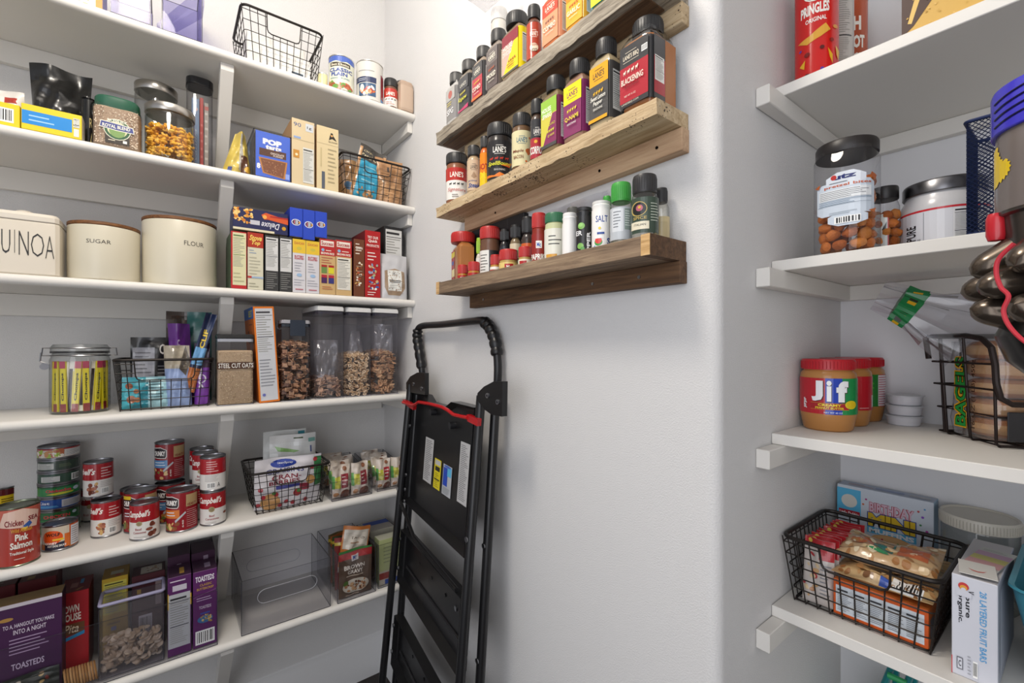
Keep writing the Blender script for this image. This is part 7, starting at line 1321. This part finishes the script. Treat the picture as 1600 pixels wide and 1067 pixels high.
# lowest shelf: snack basket, muffin carton, jar, fruit bar carton, teal bin
zb = RS[4]
bc = (-0.2725, 1.110, zb+0.0006)
basket('large dark wire basket of snack packs on the lowest right shelf', bc, 0.236, 0.236, 0.130, 0, wb=0.204, db=0.204, nx=10, ny=11, nz=5, rim=0.0042, wire=0.0014, cut=(0.46, 0.34))
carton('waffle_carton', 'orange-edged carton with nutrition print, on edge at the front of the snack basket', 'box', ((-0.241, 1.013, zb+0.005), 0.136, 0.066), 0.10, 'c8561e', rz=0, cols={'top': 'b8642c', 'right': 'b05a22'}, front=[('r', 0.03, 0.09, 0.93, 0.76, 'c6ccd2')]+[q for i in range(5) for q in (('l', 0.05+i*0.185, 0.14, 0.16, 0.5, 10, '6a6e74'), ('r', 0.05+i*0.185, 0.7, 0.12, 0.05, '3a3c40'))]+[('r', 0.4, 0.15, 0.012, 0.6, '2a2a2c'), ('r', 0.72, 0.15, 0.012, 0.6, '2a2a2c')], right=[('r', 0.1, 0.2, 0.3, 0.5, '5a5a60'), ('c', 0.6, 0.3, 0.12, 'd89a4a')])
def flatpack(label, x, y, z, W, D_, hh, col, art, seed, rzz=0.0, side=None):
    return pouch('snack_pack', label, 'packet', (x, y, z), W, D_, hh, col, art, rot=(math.radians(-88), 0, rzz), seed=seed, gus=False, wob=1.0, top=0.12)
m = MB()
o = pouch('waffle_pack', 'clear pack of thin waffles lying on the orange carton in the snack basket', 'packet', (-0.242, 1.040, zb+0.112), 0.146, 0.115, 0.030, 'c8a67c', [('f', 0, 0, 1, 1, 60, ['b98a58', 'd8bc90', 'a87444', 'e0cfae'], 0.05), ('r', 0.1, 0.35, 0.3, 0.3, 'b8623a'), ('r', 0.36, 0.3, 0.2, 0.35, '2f6f68'), ('p', [(0.3, 0.2), (0.5, 0.3), (0.55, 0.15)], '3a8a5a'), ('r', 0.6, 0.3, 0.3, 0.4, 'b4603c'), ('l', 0.12, 0.8, 0.6, 0.1, 2, '5a4a3c')], rot=(math.radians(-84), 0, 0.03), seed=201, gus=False, top=0.05)
pouch('waffle_pack', 'see-through pack of stacked waffles at the front, above the nutrition print', 'packet', (-0.241, 1.016, zb+0.083), 0.146, 0.105, 0.020, 'c9a878', [('f', 0, 0, 1, 1, 70, ['b98a58', 'd8bc90', 'a06c3c', '7a5230'], 0.045), ('b', 0.6, 0.0, 0.3, 0.3), ('r', 0.5, 0, 0.1, 0.2, '3a5ab0')], rot=(math.radians(-88), 0, -0.02), seed=203, gus=False, top=0.05)
pouch('cracker_pack', 'pale cracker sleeve lying across the back of the snack basket', 'packet', (-0.235, 1.140, zb+0.070), 0.140, 0.075, 0.03, 'cdbb9a', [('f', 0, 0, 1, 1, 40, ['c8a878', 'dccaa4', 'b89468'], 0.05), ('r', 0.1, 0.3, 0.55, 0.25, 'd8d4cc'), ('l', 0.12, 0.35, 0.5, 0.15, 2, '4a4a44')], rot=(math.radians(-80), 0, 0.05), seed=205, gus=False, top=0.05)
for i in range(10):
    y_ = 1.022+i*0.0192; 
    o = pouch('bar_wrapper', 'red-topped snack bar wrapper standing in the row along the left of the snack basket', 'packet', (-0.3385+0.002*(i % 2), y_, zb+0.005), 0.052, 0.125-0.0008*i, 0.0145, 'c9c0ba', [('r', 0, 0.86, 1, 0.14, 'b02028'), ('r', 0.55, 0.7, 0.45, 0.2, 'b02028'), ('f', 0.05, 0.05, 0.5, 0.72, 12, ['c8a070', 'd8c098', 'b07a4a', 'b02a30'], 0.10), ('l', 0.6, 0.1, 0.35, 0.55, 9, '8a8a90'), ('c', 0.2, 0.95, 0.08, 'd8c050')], rot=(math.radians(-6), 0, 0.06), seed=210+i, gus=False, wob=0.8, top=0.08, group='snack bar wrappers in the wire basket')
# muffin carton behind the basket
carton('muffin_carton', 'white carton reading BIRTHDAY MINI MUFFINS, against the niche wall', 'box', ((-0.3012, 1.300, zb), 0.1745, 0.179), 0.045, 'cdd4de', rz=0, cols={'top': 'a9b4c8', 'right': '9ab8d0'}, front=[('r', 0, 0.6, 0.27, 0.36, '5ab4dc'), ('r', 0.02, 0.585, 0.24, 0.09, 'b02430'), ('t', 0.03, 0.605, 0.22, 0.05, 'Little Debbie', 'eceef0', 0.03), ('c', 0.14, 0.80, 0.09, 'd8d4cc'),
   ('t', 0.36, 0.72, 0.46, 0.13, 'BIRTHDAY', 'b0404c', 0.08), ('t', 0.365, 0.725, 0.45, 0.12, 'BIRTHDAY', 'd8b8c8', 0.03), ('t', 0.34, 0.53, 0.5, 0.19, 'MINI', '2a4a9a', 0.10), ('t', 0.35, 0.54, 0.48, 0.17, 'MINI', 'e0bc30', 0.06), ('r', 0.34, 0.45, 0.5, 0.08, '5ab4dc'), ('t', 0.36, 0.46, 0.46, 0.06, 'MUFFINS', 'eceef0', 0.05), ('c', 0.60, 0.36, 0.24, 'd8a468', 0.11), ('p', [(0.38, 0.36), (0.82, 0.34), (0.78, 0.14), (0.46, 0.12)], 'a05a34'), ('c', 0.60, 0.37, 0.22, 'deb07c', 0.085), ('c', 0.5, 0.40, 0.012, 'b03a50'), ('c', 0.66, 0.39, 0.012, '4a9a5a'), ('c', 0.6, 0.36, 0.012, '4a6ac0'), ('f', 0.05, 0.02, 0.9, 0.14, 16, ['a8642c', 'b87838', '4a3050'], 0.06),
   ('c', 0.33, 0.87, 0.012, 'b03a80'), ('c', 0.88, 0.7, 0.012, '4a8a5a'), ('c', 0.9, 0.8, 0.014, '8a4ac0'), ('c', 0.94, 0.64, 0.014, 'b04a9a'), ('c', 0.86, 0.86, 0.012, 'c04a4a'), ('c', 0.92, 0.9, 0.01, '3a8ac0'), ('c', 0.3, 0.8, 0.012, 'd06a3a')],
   top=[('l', 0.1, 0.3, 0.3, 0.4, 2, 'b08070'), ('r', 0.4, 0.35, 0.3, 0.3, '8a9ac0'), ('r', 0.75, 0.3, 0.2, 0.4, 'b0b4bc')])
loc = (-0.1455, 1.293, zb+0.0004); R = 0.0585; hh = 0.178
t = thing('glass_jar', 'wide ribbed glass jar with cream lid, behind the fruit bar carton', 'jar', loc, 0)
m = MB(); m.lathe([(R*0.9, 0), (R*0.96, 0.005), (R*0.96, hh*0.84), (R*0.93, hh*0.87)], 'ffffff', 'glass', 56); m.build('jar_wall', t)
m = MB(); m.lathe([(R*0.99, hh*0.865), (R*1.0, hh*0.87), (R*1.0, hh-0.004), (R*0.97, hh-0.001), (R*0.92, hh-0.002), (R*0.9, hh-0.004), (0, hh-0.004)], 'c9c4b8', 'ridged', 64)
for i in range(72):
    a = 2*PI*i/72; m.tube([(R*1.002*math.cos(a), R*1.002*math.sin(a), hh*0.88), (R*1.002*math.cos(a), R*1.002*math.sin(a), hh*0.965)], 0.0008, 'bdb8ac', 'ridged', 4)
m.build('lid', t)
for k, (dx, dy, c, lab) in enumerate(((-0.024, -0.020, 'cfc8c0', 'white tea packet with wavy print inside the glass jar'), (0.0, 0.012, 'a8a09a', 'grey packet standing inside the glass jar'), (0.022, -0.012, '2e3440', 'dark packet standing inside the glass jar'))):
    pouch('tea_packet', lab, 'packet', (loc[0]+dx*0.6, loc[1]+dy*1.2, loc[2]+0.006), 0.045, 0.105, 0.012, c, [('l', 0.1, 0.2, 0.8, 0.6, 6, '8a847c')], rot=(math.radians(4), 0, 0.3*k-0.2), seed=230+k, gus=False)
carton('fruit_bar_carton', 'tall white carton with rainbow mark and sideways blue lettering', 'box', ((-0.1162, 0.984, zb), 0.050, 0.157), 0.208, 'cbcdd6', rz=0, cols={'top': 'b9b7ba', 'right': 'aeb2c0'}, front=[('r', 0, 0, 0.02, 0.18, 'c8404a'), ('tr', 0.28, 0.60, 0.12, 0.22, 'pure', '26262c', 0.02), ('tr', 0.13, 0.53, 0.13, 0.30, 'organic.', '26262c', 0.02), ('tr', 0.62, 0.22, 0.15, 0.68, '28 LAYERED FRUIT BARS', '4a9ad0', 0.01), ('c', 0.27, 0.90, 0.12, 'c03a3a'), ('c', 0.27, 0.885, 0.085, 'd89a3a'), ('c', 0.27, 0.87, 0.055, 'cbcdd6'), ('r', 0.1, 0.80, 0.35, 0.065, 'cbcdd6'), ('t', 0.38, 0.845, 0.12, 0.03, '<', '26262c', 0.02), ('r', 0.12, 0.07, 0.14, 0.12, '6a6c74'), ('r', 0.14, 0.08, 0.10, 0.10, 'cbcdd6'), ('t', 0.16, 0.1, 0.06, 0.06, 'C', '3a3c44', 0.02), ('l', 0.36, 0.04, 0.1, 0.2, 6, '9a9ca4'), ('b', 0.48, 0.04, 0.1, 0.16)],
   right=[('r', 0.1, 0.1, 0.8, 0.8, 'b4b8c6')])
m = MB(); m.box(-0.0205, 0.0205, -0.055, 0.055, 0, 0.0012, 'c2beb8'); m.art_top([('r', 0, 0.80, 1, 0.2, 'b9bcb8'), ('l', 0.1, 0.84, 0.8, 0.1, 2, '8a8c8a'), ('r', 0, 0.58, 1, 0.22, 'b592ac'), ('r', 0, 0.36, 1, 0.22, 'b9b268'), ('r', 0, 0.1, 1, 0.26, 'b88a8c')], -0.0205, -0.055, 0.0012, 0.041, 0.11)
o = m.build('striped_card', None, (-0.110, 1.085, zb+0.1585+0.0015)); o.rotation_euler = (0, 0, -0.12); tag(o, 'card with purple, olive and rose stripes on top of the fruit bar carton', 'card')
m = MB(); m.box(-0.021, 0.021, -0.03, 0.03, 0, 0.001, 'cfcdc8'); m.art_top([('p', [(0.25, 0.45), (0.35, 0.3), (0.5, 0.25), (0.65, 0.3), (0.75, 0.45), (0.65, 0.36), (0.5, 0.32), (0.35, 0.36)], 'c05048')], -0.021, -0.03, 0.001, 0.042, 0.06)
o = m.build('white_card', None, (-0.1165, 1.016, zb+0.1585+0.0035)); o.rotation_euler = (0, 0, 0.15); tag(o, 'white card with a smiling curve lying at the front of the fruit bar carton', 'card')
# teal bin at the right edge
t = thing('teal_bin', 'teal plastic bin with flared rim at the right edge of the lowest shelf', 'bin', (0.030, 1.13, zb+0.0004), 0)
m = MB()
def rr_ring(w_, d_, z, r=0.03): return rect_loop(w_, d_, z, r, 6)
L_ = [rr_ring(0.165, 0.20, 0.0), rr_ring(0.170, 0.205, 0.004), rr_ring(0.222, 0.255, 0.146), rr_ring(0.230, 0.263, 0.150), rr_ring(0.229, 0.262, 0.154), rr_ring(0.217, 0.250, 0.150), rr_ring(0.166, 0.2, 0.006)]
k = len(L_[0]); V = [p for rg in L_ for p in rg]
m.add(V, [[a*k+i, a*k+(i+1) % k, (a+1)*k+(i+1) % k, (a+1)*k+i] for a in range(len(L_)-1) for i in range(k)]+[list(range(k))[::-1], [(len(L_)-1)*k+i for i in range(k)]], '3b8496', 'plastic'); m.build('bin_body', t)
pouch('snack_packet', 'silver and dark snack packet inside the teal bin', 'packet', (0.0, 1.10, zb+0.008), 0.08, 0.125, 0.04, '5a5c66', [('f', 0, 0.5, 1, 0.4, 16, ['c0c0c8', '3a3a44', '8a8a94'], 0.1)], rz=0.2, seed=241)
# one more shelf below the frame, and the teal carrier whose handles just show
t = thing('niche_shelf', 'white right shelf just below the picture, under the teal handles', 'shelf', (XN, YN, RS[4]-0.342), 0, 'white shelves in the right niche')
m = MB(); m.box(0.001, 1.8, YRF-YN, -0.001, -TR, 0, 'ffffff', 'shelfpaint', 0.0012); m.build('board', t)
xh, th = onY(1405, 1.20)
t = thing('teal_carrier', 'teal carrier with looped handles under the lowest visible right shelf', 'carrier', (xh, 1.20, RS[4]-0.3415), 0)
m = MB(); m.lathe([(0.05, 0), (0.06, 0.004), (0.065, 0.11), (0.06, 0.112), (0.056, 0.11), (0.05, 0.006), (0, 0.006)], '1f8a8a', 'plastic', 32); m.build('carrier_body', t)
for x_ in (-0.014, 0.016):
    m = MB(); m.tube([(x_-0.005, -0.058, 0.10), (x_, -0.045, 0.17), (x_+0.004, 0, 0.196), (x_, 0.045, 0.17), (x_-0.005, 0.058, 0.10)], 0.006, '1f7c80', 'plastic', 8); m.build('handle', t)
m = MB(); m.tube([(-0.012, -0.03, 0.184), (0.018, -0.03, 0.184)], 0.006, '2a9a5a', 'plastic', 8); m.build('green_tie', t)
# ================================================================== folding step ladder leaning on the centre wall
BM = '131315'
lad = thing('step_ladder', 'black folding step ladder with red latch bar leaning against the wall', 'ladder', (-1.23, 0.62, 0), 0)
lo = Vector(lad.location)
def LP(px, py, X): return P3(px, py, X=X)
def line_to(a, b, z):        # point on line a-b at height z
    k = (z-a.z)/(b.z-a.z); return a+(b-a)*k
def rel(p): return tuple(Vector(p)-lo)
FLt, FLb = LP(642, 600, -1.47), LP(597, 1067, -1.515)
RLt, RLb = LP(653, 600, -1.47), LP(618, 1067, -1.515)
FRt, FRb = LP(752, 615, -0.984), LP(719, 1067, -0.955)
RRt, RRb = LP(776, 600, -0.984), LP(750, 1067, -0.955)
def rail(name, a, b, r, ztop, zbot=0.016):
    m = MB(); m.tube([rel(line_to(a, b, ztop)), rel(line_to(a, b, (ztop+zbot)/2)), rel(line_to(a, b, zbot))], r, BM, 'blackmetal', 14)
    o = m.build(name, lad)
    p = line_to(a, b, zbot); m = MB(); m.lathe([(r*1.5, 0), (r*1.5, 0.03), (r*1.2, 0.045)], '0c0c0d', 'plastic', 14); m.xform(Matrix.Translation(Vector(rel((p.x, p.y, 0.0005))))); m.build('rubber_foot', o)
    return o
rail('rail', FLt, FLb, 0.0125, FLt.z); rail('rail', RLt, RLb, 0.0125, RLt.z)
rail('rail', FRt, FRb, 0.0125, FRt.z-0.005); rail('rail', RRt, RRb, 0.0125, RRt.z)
# handle loop
hL, hR = LP(653, 585, -1.475), LP(776, 590, -0.984)
yh = (hL.y+hR.y)/2
Yr = 0.722
def HP(px, py): x, t = onY(px, Yr); return Vector((x, Yr, zh(py, t)))
pts = [HP(660, 600), HP(659, 575), HP(655, 548), HP(652, 528), HP(653, 515), HP(661, 509), HP(690, 507), HP(748, 501), HP(757, 503), HP(765, 511), HP(773, 530), HP(777, 555), HP(778, 580), HP(777, 605)]
def smooth(P, n=4):
    out = []
    for i in range(len(P)-1):
        p0, p1, p2, p3 = P[max(i-1, 0)], P[i], P[i+1], P[min(i+2, len(P)-1)]
        for k in range(n):
            t = k/n; out.append(0.5*((2*p1)+(p2-p0)*t+(2*p0-5*p1+4*p2-p3)*t*t+(3*p1-p0-3*p2+p3)*t**3))
    out.append(P[-1]); return out
m = MB(); m.tube([rel(p) for p in smooth(pts)], 0.0115, BM, 'blackmetal', 14); m.build('handle_tube', lad)
for a, b in ((1, 5), (8, 12)):
    m = MB(); q = smooth(pts[a:b], 6); rr = [0.0165+0.0016*(1 if i % 3 else -1) for i in range(len(q))]
    m.tube([rel(p) for p in q], rr, '0e0e10', 'plastic', 16); m.build('grip', lad)
# hinge brackets
def bracket(cpts, Y, th=0.03, bolts=()):
    m = MB(); P = [HPy(p, Y) for p in cpts]; n = len(P)
    V = [rel(p) for p in P]+[rel(p+Vector((0, th, 0))) for p in P]
    m.add(V, [list(range(n)), list(range(n, 2*n))[::-1]]+[[i, n+i, n+(i+1) % n, (i+1) % n] for i in range(n)], '0f0f11', 'plastic'); o = m.build('hinge_bracket', lad)
    for b in bolts:
        c = HPy(b, Y); m = MB(); m.tube([rel(c), rel(c-Vector((0, 0.0025, 0)))], 0.0065, 'a0a2a8', 'steel', 16); m.tube([rel(c-Vector((0, 0.0025, 0))), rel(c-Vector((0, 0.0035, 0)))], 0.003, '55575c', 'steel', 10); m.build('rivet', o)
def HPy(p, Y): x, t = onY(p[0], Y); return Vector((x, Y, zh(p[1], t)))
bracket([(664, 583), (652, 582), (641, 588), (634.5, 598), (634.5, 608), (641, 613), (664, 617)], 0.672, 0.014, [(646, 600), (659, 607)])
bracket([(785, 596), (771, 596), (756, 604), (746, 614), (745.5, 625), (757, 640), (768, 648), (784, 651)], 0.632, 0.016, [(762, 618), (778, 628)])
# the plane of steps: between left channel and right tubes
def FP(u, zr, out=0.0):
    z = H+zr; a = line_to(RLt, RLb, z); b = (line_to(FRt, FRb, z)*0.62+line_to(RRt, RRb, z)*0.38)
    p = a*(1-u)+b*u; nrm = Vector(((b-a).y, -(b-a).x, 0)).normalized(); return p+nrm*out
def panel(name, z0, z1, th=0.018, lip=0.026, col=BM, u0=0.015, u1=0.965, notch=False, parent=lad):
    m = MB()
    top = [(u0, z1), (u0+0.24, z1), (u0+0.32, z1-0.02), (u0+0.58, z1-0.02), (u0+0.66, z1), (u1, z1)] if notch else [(u0, z1), (u1, z1)]
    def strip(zb, zt_fn, o0, o1):
        pass
    F_ = lambda u, z, o: rel(FP(u, z, o))
    n = len(top)
    V = [F_(u, z, lip) for u, z in top]+[F_(u, z0, lip) for u, z in top]+[F_(u, z, -0.004) for u, z in top]+[F_(u, z0, -0.004) for u, z in top]+[F_(u, z-0.012 if z < 0 else z-0.012, 0.004) for u, z in top]+[F_(u, z0+0.012, 0.004) for u, z in top]
    Fc = []
    for i in range(n-1):
        Fc += [[4*n+i, 5*n+i, 5*n+i+1, 4*n+i+1],            # recessed face
               [i, i+1, 2*n+i+1, 2*n+i], [n+i, 3*n+i, 3*n+i+1, n+i+1], [2*n+i, 2*n+i+1, 3*n+i+1, 3*n+i],   # top, bottom, back
               [i, 4*n+i, 4*n+i+1, i+1], [n+i, n+i+1, 5*n+i+1, 5*n+i]]
    Fc += [[0, 2*n, 3*n, n], [n-1, 2*n-1, 4*n-1, 3*n-1], [0, n, 5*n, 4*n], [n-1, 5*n-1, 6*n-1, 2*n-1]]
    m.add(V, Fc, col, 'blackmetal')
    return m.build(name, parent)
plat = panel('platform', -0.545, -0.165, notch=True)
st1 = panel('step', -0.825, -0.645); st2 = panel('step', -1.115, -0.945); st3 = panel('step', -1.36, -1.22)
for st, z0, z1 in ((st1, -0.825, -0.645), (st2, -1.115, -0.945)):
    m = MB()
    for zz_ in (z0+0.06, z0+0.115):
        m.tube([rel(FP(0.08, zz_, 0.006)), rel(FP(0.93, zz_, 0.006))], 0.004, '1c1c1f', 'blackmetal', 8)
        break
    m.build('pressed_rib', st)
    for u_ in (0.3, 0.5, 0.7):
        m = MB(); c = FP(u_, (z0+z1)/2+0.03, 0.005); m.tube([rel(c), rel(FP(u_, (z0+z1)/2+0.03, 0.007))], 0.005, '050506', 'blackmetal', 12); m.build('drain_hole', st)
    for u_, zz_ in ((0.03, z0+0.05), (0.03, z1-0.03), (0.93, z1-0.03)):
        m = MB(); m.tube([rel(FP(u_, zz_, 0.026)), rel(FP(u_, zz_, 0.031))], 0.0065, 'a0a2a8', 'steel', 14); m.build('rivet', st)
for u_, zz_ in ((0.05, -0.28), (0.05, -0.45), (0.05, -0.50), (0.055, -0.54)):
    m = MB(); m.tube([rel(FP(u_, zz_, 0.027)), rel(FP(u_, zz_, 0.031))], 0.0065, 'a0a2a8', 'steel', 14); m.build('rivet', plat)
for u_, zz_ in ((0.36, -0.215), (0.66, -0.235)):
    m = MB(); m.tube([rel(FP(u_, zz_, 0.003)), rel(FP(u_, zz_, 0.022))], 0.010, '232326', 'blackmetal', 14); m.build('hinge_stub', plat)
# stickers on the platform's underside
def uz(px, py):      # where a pixel ray meets the plane of steps
    best = None
    for k in range(400):
        u_ = k/400; a = FP(u_, -0.4, 0.005)
        q = (a.x*rX+a.y*rY)/(a.x*dX+a.y*dY)
        e = abs(q-(px-CX)/F)
        if best is None or e < best[0]: best = (e, u_, a.x*dX+a.y*dY)
    return best[1], (CY-py)/F*best[2]
def sticker(label, x0, y0, x1, y1, col, art):
    u0, z1 = uz(x0, y0); u1, z0 = uz(x1, y1)
    a = FP(u0, z0, 0.0055); b = FP(u1, z0, 0.0055); W = (b-a).length; Hh = z1-z0
    m = MB(); o_ = 0.0055
    fn = lambda u, v, o: rel(FP(u0+(u1-u0)*u/W, z0+v, o_+o))
    m.art([('r', 0, 0, 1, 1, col)]+art, fn, W, Hh, mat='paper')
    o = m.build('sticker', plat); o['label'] = label
sticker('white warning sticker, left one', 662.5, 682, 675, 757, 'b9b9b9', [('l', 0.1, 0.04, 0.8, 0.92, 22, '5a5a5c')])
sticker('yellow warning sticker', 678.5, 715, 688.5, 767, 'd8c81e', [('r', 0.1, 0.8, 0.8, 0.16, 'b9b9b9'), ('r', 0.15, 0.6, 0.7, 0.15, '2a2a20'), ('l', 0.2, 0.05, 0.6, 0.5, 8, '8a7a1c'), ('r', 0.1, 0.3, 0.8, 0.04, '2a2a20')])
sticker('blue and white maker sticker', 692, 724, 705.5, 779, 'b4b8bc', [('r', 0.05, 0.3, 0.5, 0.6, '2448b0'), ('r', 0.5, 0.65, 0.45, 0.3, '5ab0d8'), ('c', 0.5, 0.95, 0.4, '4a6ab8', 0.04), ('l', 0.1, 0.04, 0.8, 0.22, 5, '6a6c70')])
sticker('long white warning sticker, right one', 715.5, 690, 730.5, 792, 'bababa', [('l', 0.1, 0.04, 0.8, 0.92, 30, '55555a')])
m = MB(); a = line_to(RRt, RRb, zh(713, 1.175)); b = line_to(RRt, RRb, zh(778, 1.17)); 
m.box(-0.006, 0.006, -0.0146, -0.0138, 0, (a-b).length, 'b9b9b9', 'paper'); m.art_face([('l', 0.2, 0.03, 0.6, 0.8, 12, '5a5a5c'), ('r', 0.1, 0.86, 0.8, 0.1, 'a03030')], -0.006, 0, 0.012, (a-b).length, -0.0146)
M_ = Matrix.Translation(Vector(rel(b))) @ (a-b).to_track_quat('Z', 'Y').to_matrix().to_4x4(); m.xform(M_)
# turn it to the front
o = m.build('sticker', lad); o['label'] = 'white strip sticker on the right tube'
# latch bar
LB = [(629.5, 628.5), (636, 630.5), (646, 633), (650, 631), (654, 628), (672, 631), (691, 636), (700, 641), (709, 648), (720, 650.5), (731, 652.5)]
def LBp(p): k = (p[0]-630)/(745-630); return HPy(p, 0.655*(1-k)+0.628*k)
m = MB(); m.tube([rel(LBp(p)) for p in LB], 0.0052, 'b4161c', 'gloss', 10); lt = m.build('latch_bar', lad)
for q in ([(629, 624), (633, 632), (645, 640.5), (646, 633)], [(729, 647.5), (746.5, 655), (745.5, 666), (730, 658)]):
    P = [LBp(p) for p in q]; m = MB(); V = [rel(p) for p in P]+[rel(p+Vector((0, 0.012, 0))) for p in P]
    m.add(V, [[0, 1, 2, 3], [7, 6, 5, 4]]+[[i, 4+i, 4+(i+1) % 4, (i+1) % 4] for i in range(4)], 'b0161c', 'gloss'); m.build('latch_tab', lt)
m = MB(); m.tube([rel(line_to(FLt, FLb, H-0.54)), rel(FP(0.3, -0.62, 0.03)), rel(FP(0.93, -0.63, 0.03))], 0.006, BM, 'blackmetal', 10); m.build('cross_brace', lad)
for rl, px, py in ((0, 631, 765), (1, 743, 840), (2, 761, 854), (3, 749, 1024)):
    pass
for a_, b_, z_ in ((FLt, FLb, H-0.50), (FRt, FRb, H-0.49), (RRt, RRb, H-0.52), (RRt, RRb, H-0.80)):
    c = line_to(a_, b_, z_)+Vector((0, -0.0125, 0)); m = MB(); m.tube([rel(c), rel(c-Vector((0, 0.002, 0)))], 0.007, 'a0a2a8', 'steel', 14); m.build('rivet', lad)

# ================================================================== stick vacuum at the right edge
aV = ang(1547.5)+math.asin(0.056/0.66); D = 0.66
vx, vy = D*(dX*math.cos(aV)+rX*math.sin(aV)), D*(dY*math.cos(aV)+rY*math.sin(aV)); tv = D*math.cos(aV)
V0 = Vector((vx, vy, 0))
vac = thing('stick_vacuum', 'upright stick vacuum with blue filter cap and bronze cyclones at the right edge', 'vacuum cleaner', (vx, vy, 0), 0)
def vz(py, t=None): return zh(py, t or tv)
fa = cface((vx, vy), 0)
def vart(m, R, z0, z1, items, mat='gloss'): m.art_cyl(items, R, z0, z1-z0, fa, mat=mat)
zt = zh(96, tv-0.02); zc = zh(190, tv)
m = MB(); R = 0.056
m.lathe([(R*0.985, zc-0.001), (R, zc), (R, zt-0.004), (R*0.985, zt-0.001), (R*0.95, zt), (0, zt)], '3a35b8', 'gloss', 72); fc = m.build('filter_cap', vac)
fc['label'] = 'violet blue filter cap'
for k in range(4):
    m = MB(); za = zc+0.006+k*0.0075; P = []
    for i in range(14): a = -PI/2+fa-1.15+i*0.062; P.append(((R+0.0002)*math.cos(a), (R+0.0002)*math.sin(a), za+i*0.0004))
    m.tube(P, 0.0010, '14123c', 'gloss', 6); m.build('vent_slot', fc)
zm = zh(322, tv); R2 = 0.0535
m = MB(); m.lathe([(R2, zm), (R2, zc-0.012), (R2*0.985, zc-0.008), (R2*0.985, zc)], '6a625f', 'gloss', 64)
sunz = zh(243, tv)
pts_ = []
for i in range(44):
    a = 2*PI*i/44; q = 1.0 if i % 2 else 0.80; pts_.append((0.30+0.17*q*math.cos(a)*0.9, 0.52+0.24*q*math.sin(a)))
bd = [(0.0, 0.90), (0.10, 0.96), (0.13, 0.92), (0.12, 0.84), (0.17, 0.80), (0.15, 0.73), (0.20, 0.70), (0.19, 0.64), (0.26, 0.62), (0.25, 0.57), (0.34, 0.60), (0.40, 0.56), (0.38, 0.52), (0.46, 0.50), (0.43, 0.45), (0.48, 0.40), (0.43, 0.37), (0.45, 0.30), (0.39, 0.30), (0.39, 0.22), (0.33, 0.24), (0.30, 0.16), (0.25, 0.20), (0.21, 0.12), (0.16, 0.17), (0.10, 0.08), (0.0, 0.06)]
vart(m, R2+0.0002, zm+(zc-zm)*0.30, zc-0.010, [('p', [(0.012+a*0.25, b) for a, b in bd], 'd8b80e')])
vb = m.build('motor_body', vac)
zb1 = zh(372, tv); m = MB(); m.lathe([(R2*0.86, zb1-0.03), (R2*0.90, zb1), (R2*0.94, zm-0.004), (R2*1.01, zm-0.002), (R2*1.01, zm+0.001)], '575450', 'vacmetal', 56); m.build('neck_ring', vac)
m = MB(); a = fa-1.25-PI/2; m.lathe([(0.0, 0), (0.006, 0.001), (0.0075, 0.006), (0.0075, 0.022), (0.006, 0.027), (0, 0.028)], 'b4202a', 'gloss', 14); m.xform(Matrix.Translation(((R2)*math.cos(a), (R2)*math.sin(a), zh(366, tv)))); m.build('release_button', vac)
# two tiers of cyclones fanned round the body, their cones leaning outward
zc1, zc0 = zh(392, tv), zh(545, tv)
m = MB(); m.lathe([(0.030, zc0+0.004), (0.040, zc0+0.02), (0.040, zc1-0.012), (R2*0.8, zc1+0.008)], '3a3633', 'vacmetal', 40); core = m.build('cyclone_core', vac)
def egg(L_, R_):      # smooth rounded cone, narrow end at z = 0
    P = []
    for i in range(19):
        k = i/18; r_ = R_*(0.62+0.38*k)*math.sqrt(max(0.0, 1-max(0.0, (0.30-k)/0.30)**2))
        if k > 0.8: r_ *= math.sqrt(max(0.0, 1-((k-0.8)/0.2)**2))
        P.append((max(r_, 0.0), k*L_))
    return P
for tier, (z_, n, rad, tip) in enumerate(((zh(402, tv), 9, 0.037, -60), (zh(446, tv), 9, 0.043, -80), (zh(494, tv), 9, 0.038, -102))):
    for i in range(n):
        a = 2*PI*(i+0.5*(tier % 2))/n+fa
        m = MB(); m.lathe(egg(0.050, 0.0185), '5f554b', 'vacmetal', 28)
        m.xform(Matrix.Rotation(a, 4, 'Z') @ Matrix.Translation((rad+0.035, 0, z_-0.010*(1-tier))) @ Matrix.Rotation(math.radians(tip), 4, 'Y'))
        m.build('cyclone', vac)
m = MB(); Pq = []
for py, da in ((368, -0.42), (390, -0.54), (415, -0.56), (440, -0.52), (456, -0.46), (480, -0.50), (505, -0.46), (530, -0.36), (548, -0.24)):
    a = fa+da-PI/2; Pq.append(Vector((0.087*math.cos(a), 0.087*math.sin(a), zh(py, tv-0.05))))
m.tube([tuple(p) for p in smooth(Pq, 5)], 0.0018, 'b8303c', 'gloss', 8); m.build('red_trim', vac)
m = MB(); m.lathe([(0.0, zc0-0.035), (0.028, zc0-0.03), (0.046, zc0-0.012), (0.054, zc0+0.012), (0.048, zc0+0.026)], '2c2a29', 'vacmetal', 56); m.build('dust_bin', vac)
# wand and floor head that carry it, to the right of the frame
m = MB(); m.tube([(0.03, 0.0, zt-0.12), (0.10, 0.0, zt-0.12), (0.14, 0, zt-0.16), (0.14, 0.0, 0.05)], 0.016, '77757a', 'vacmetal', 16); m.build('wand', vac)
m = MB(); m.box(0.03, 0.27, -0.06, 0.06, 0.001, 0.055, '2c2c30', 'plastic', 0.012); m.build('floor_head', vac)
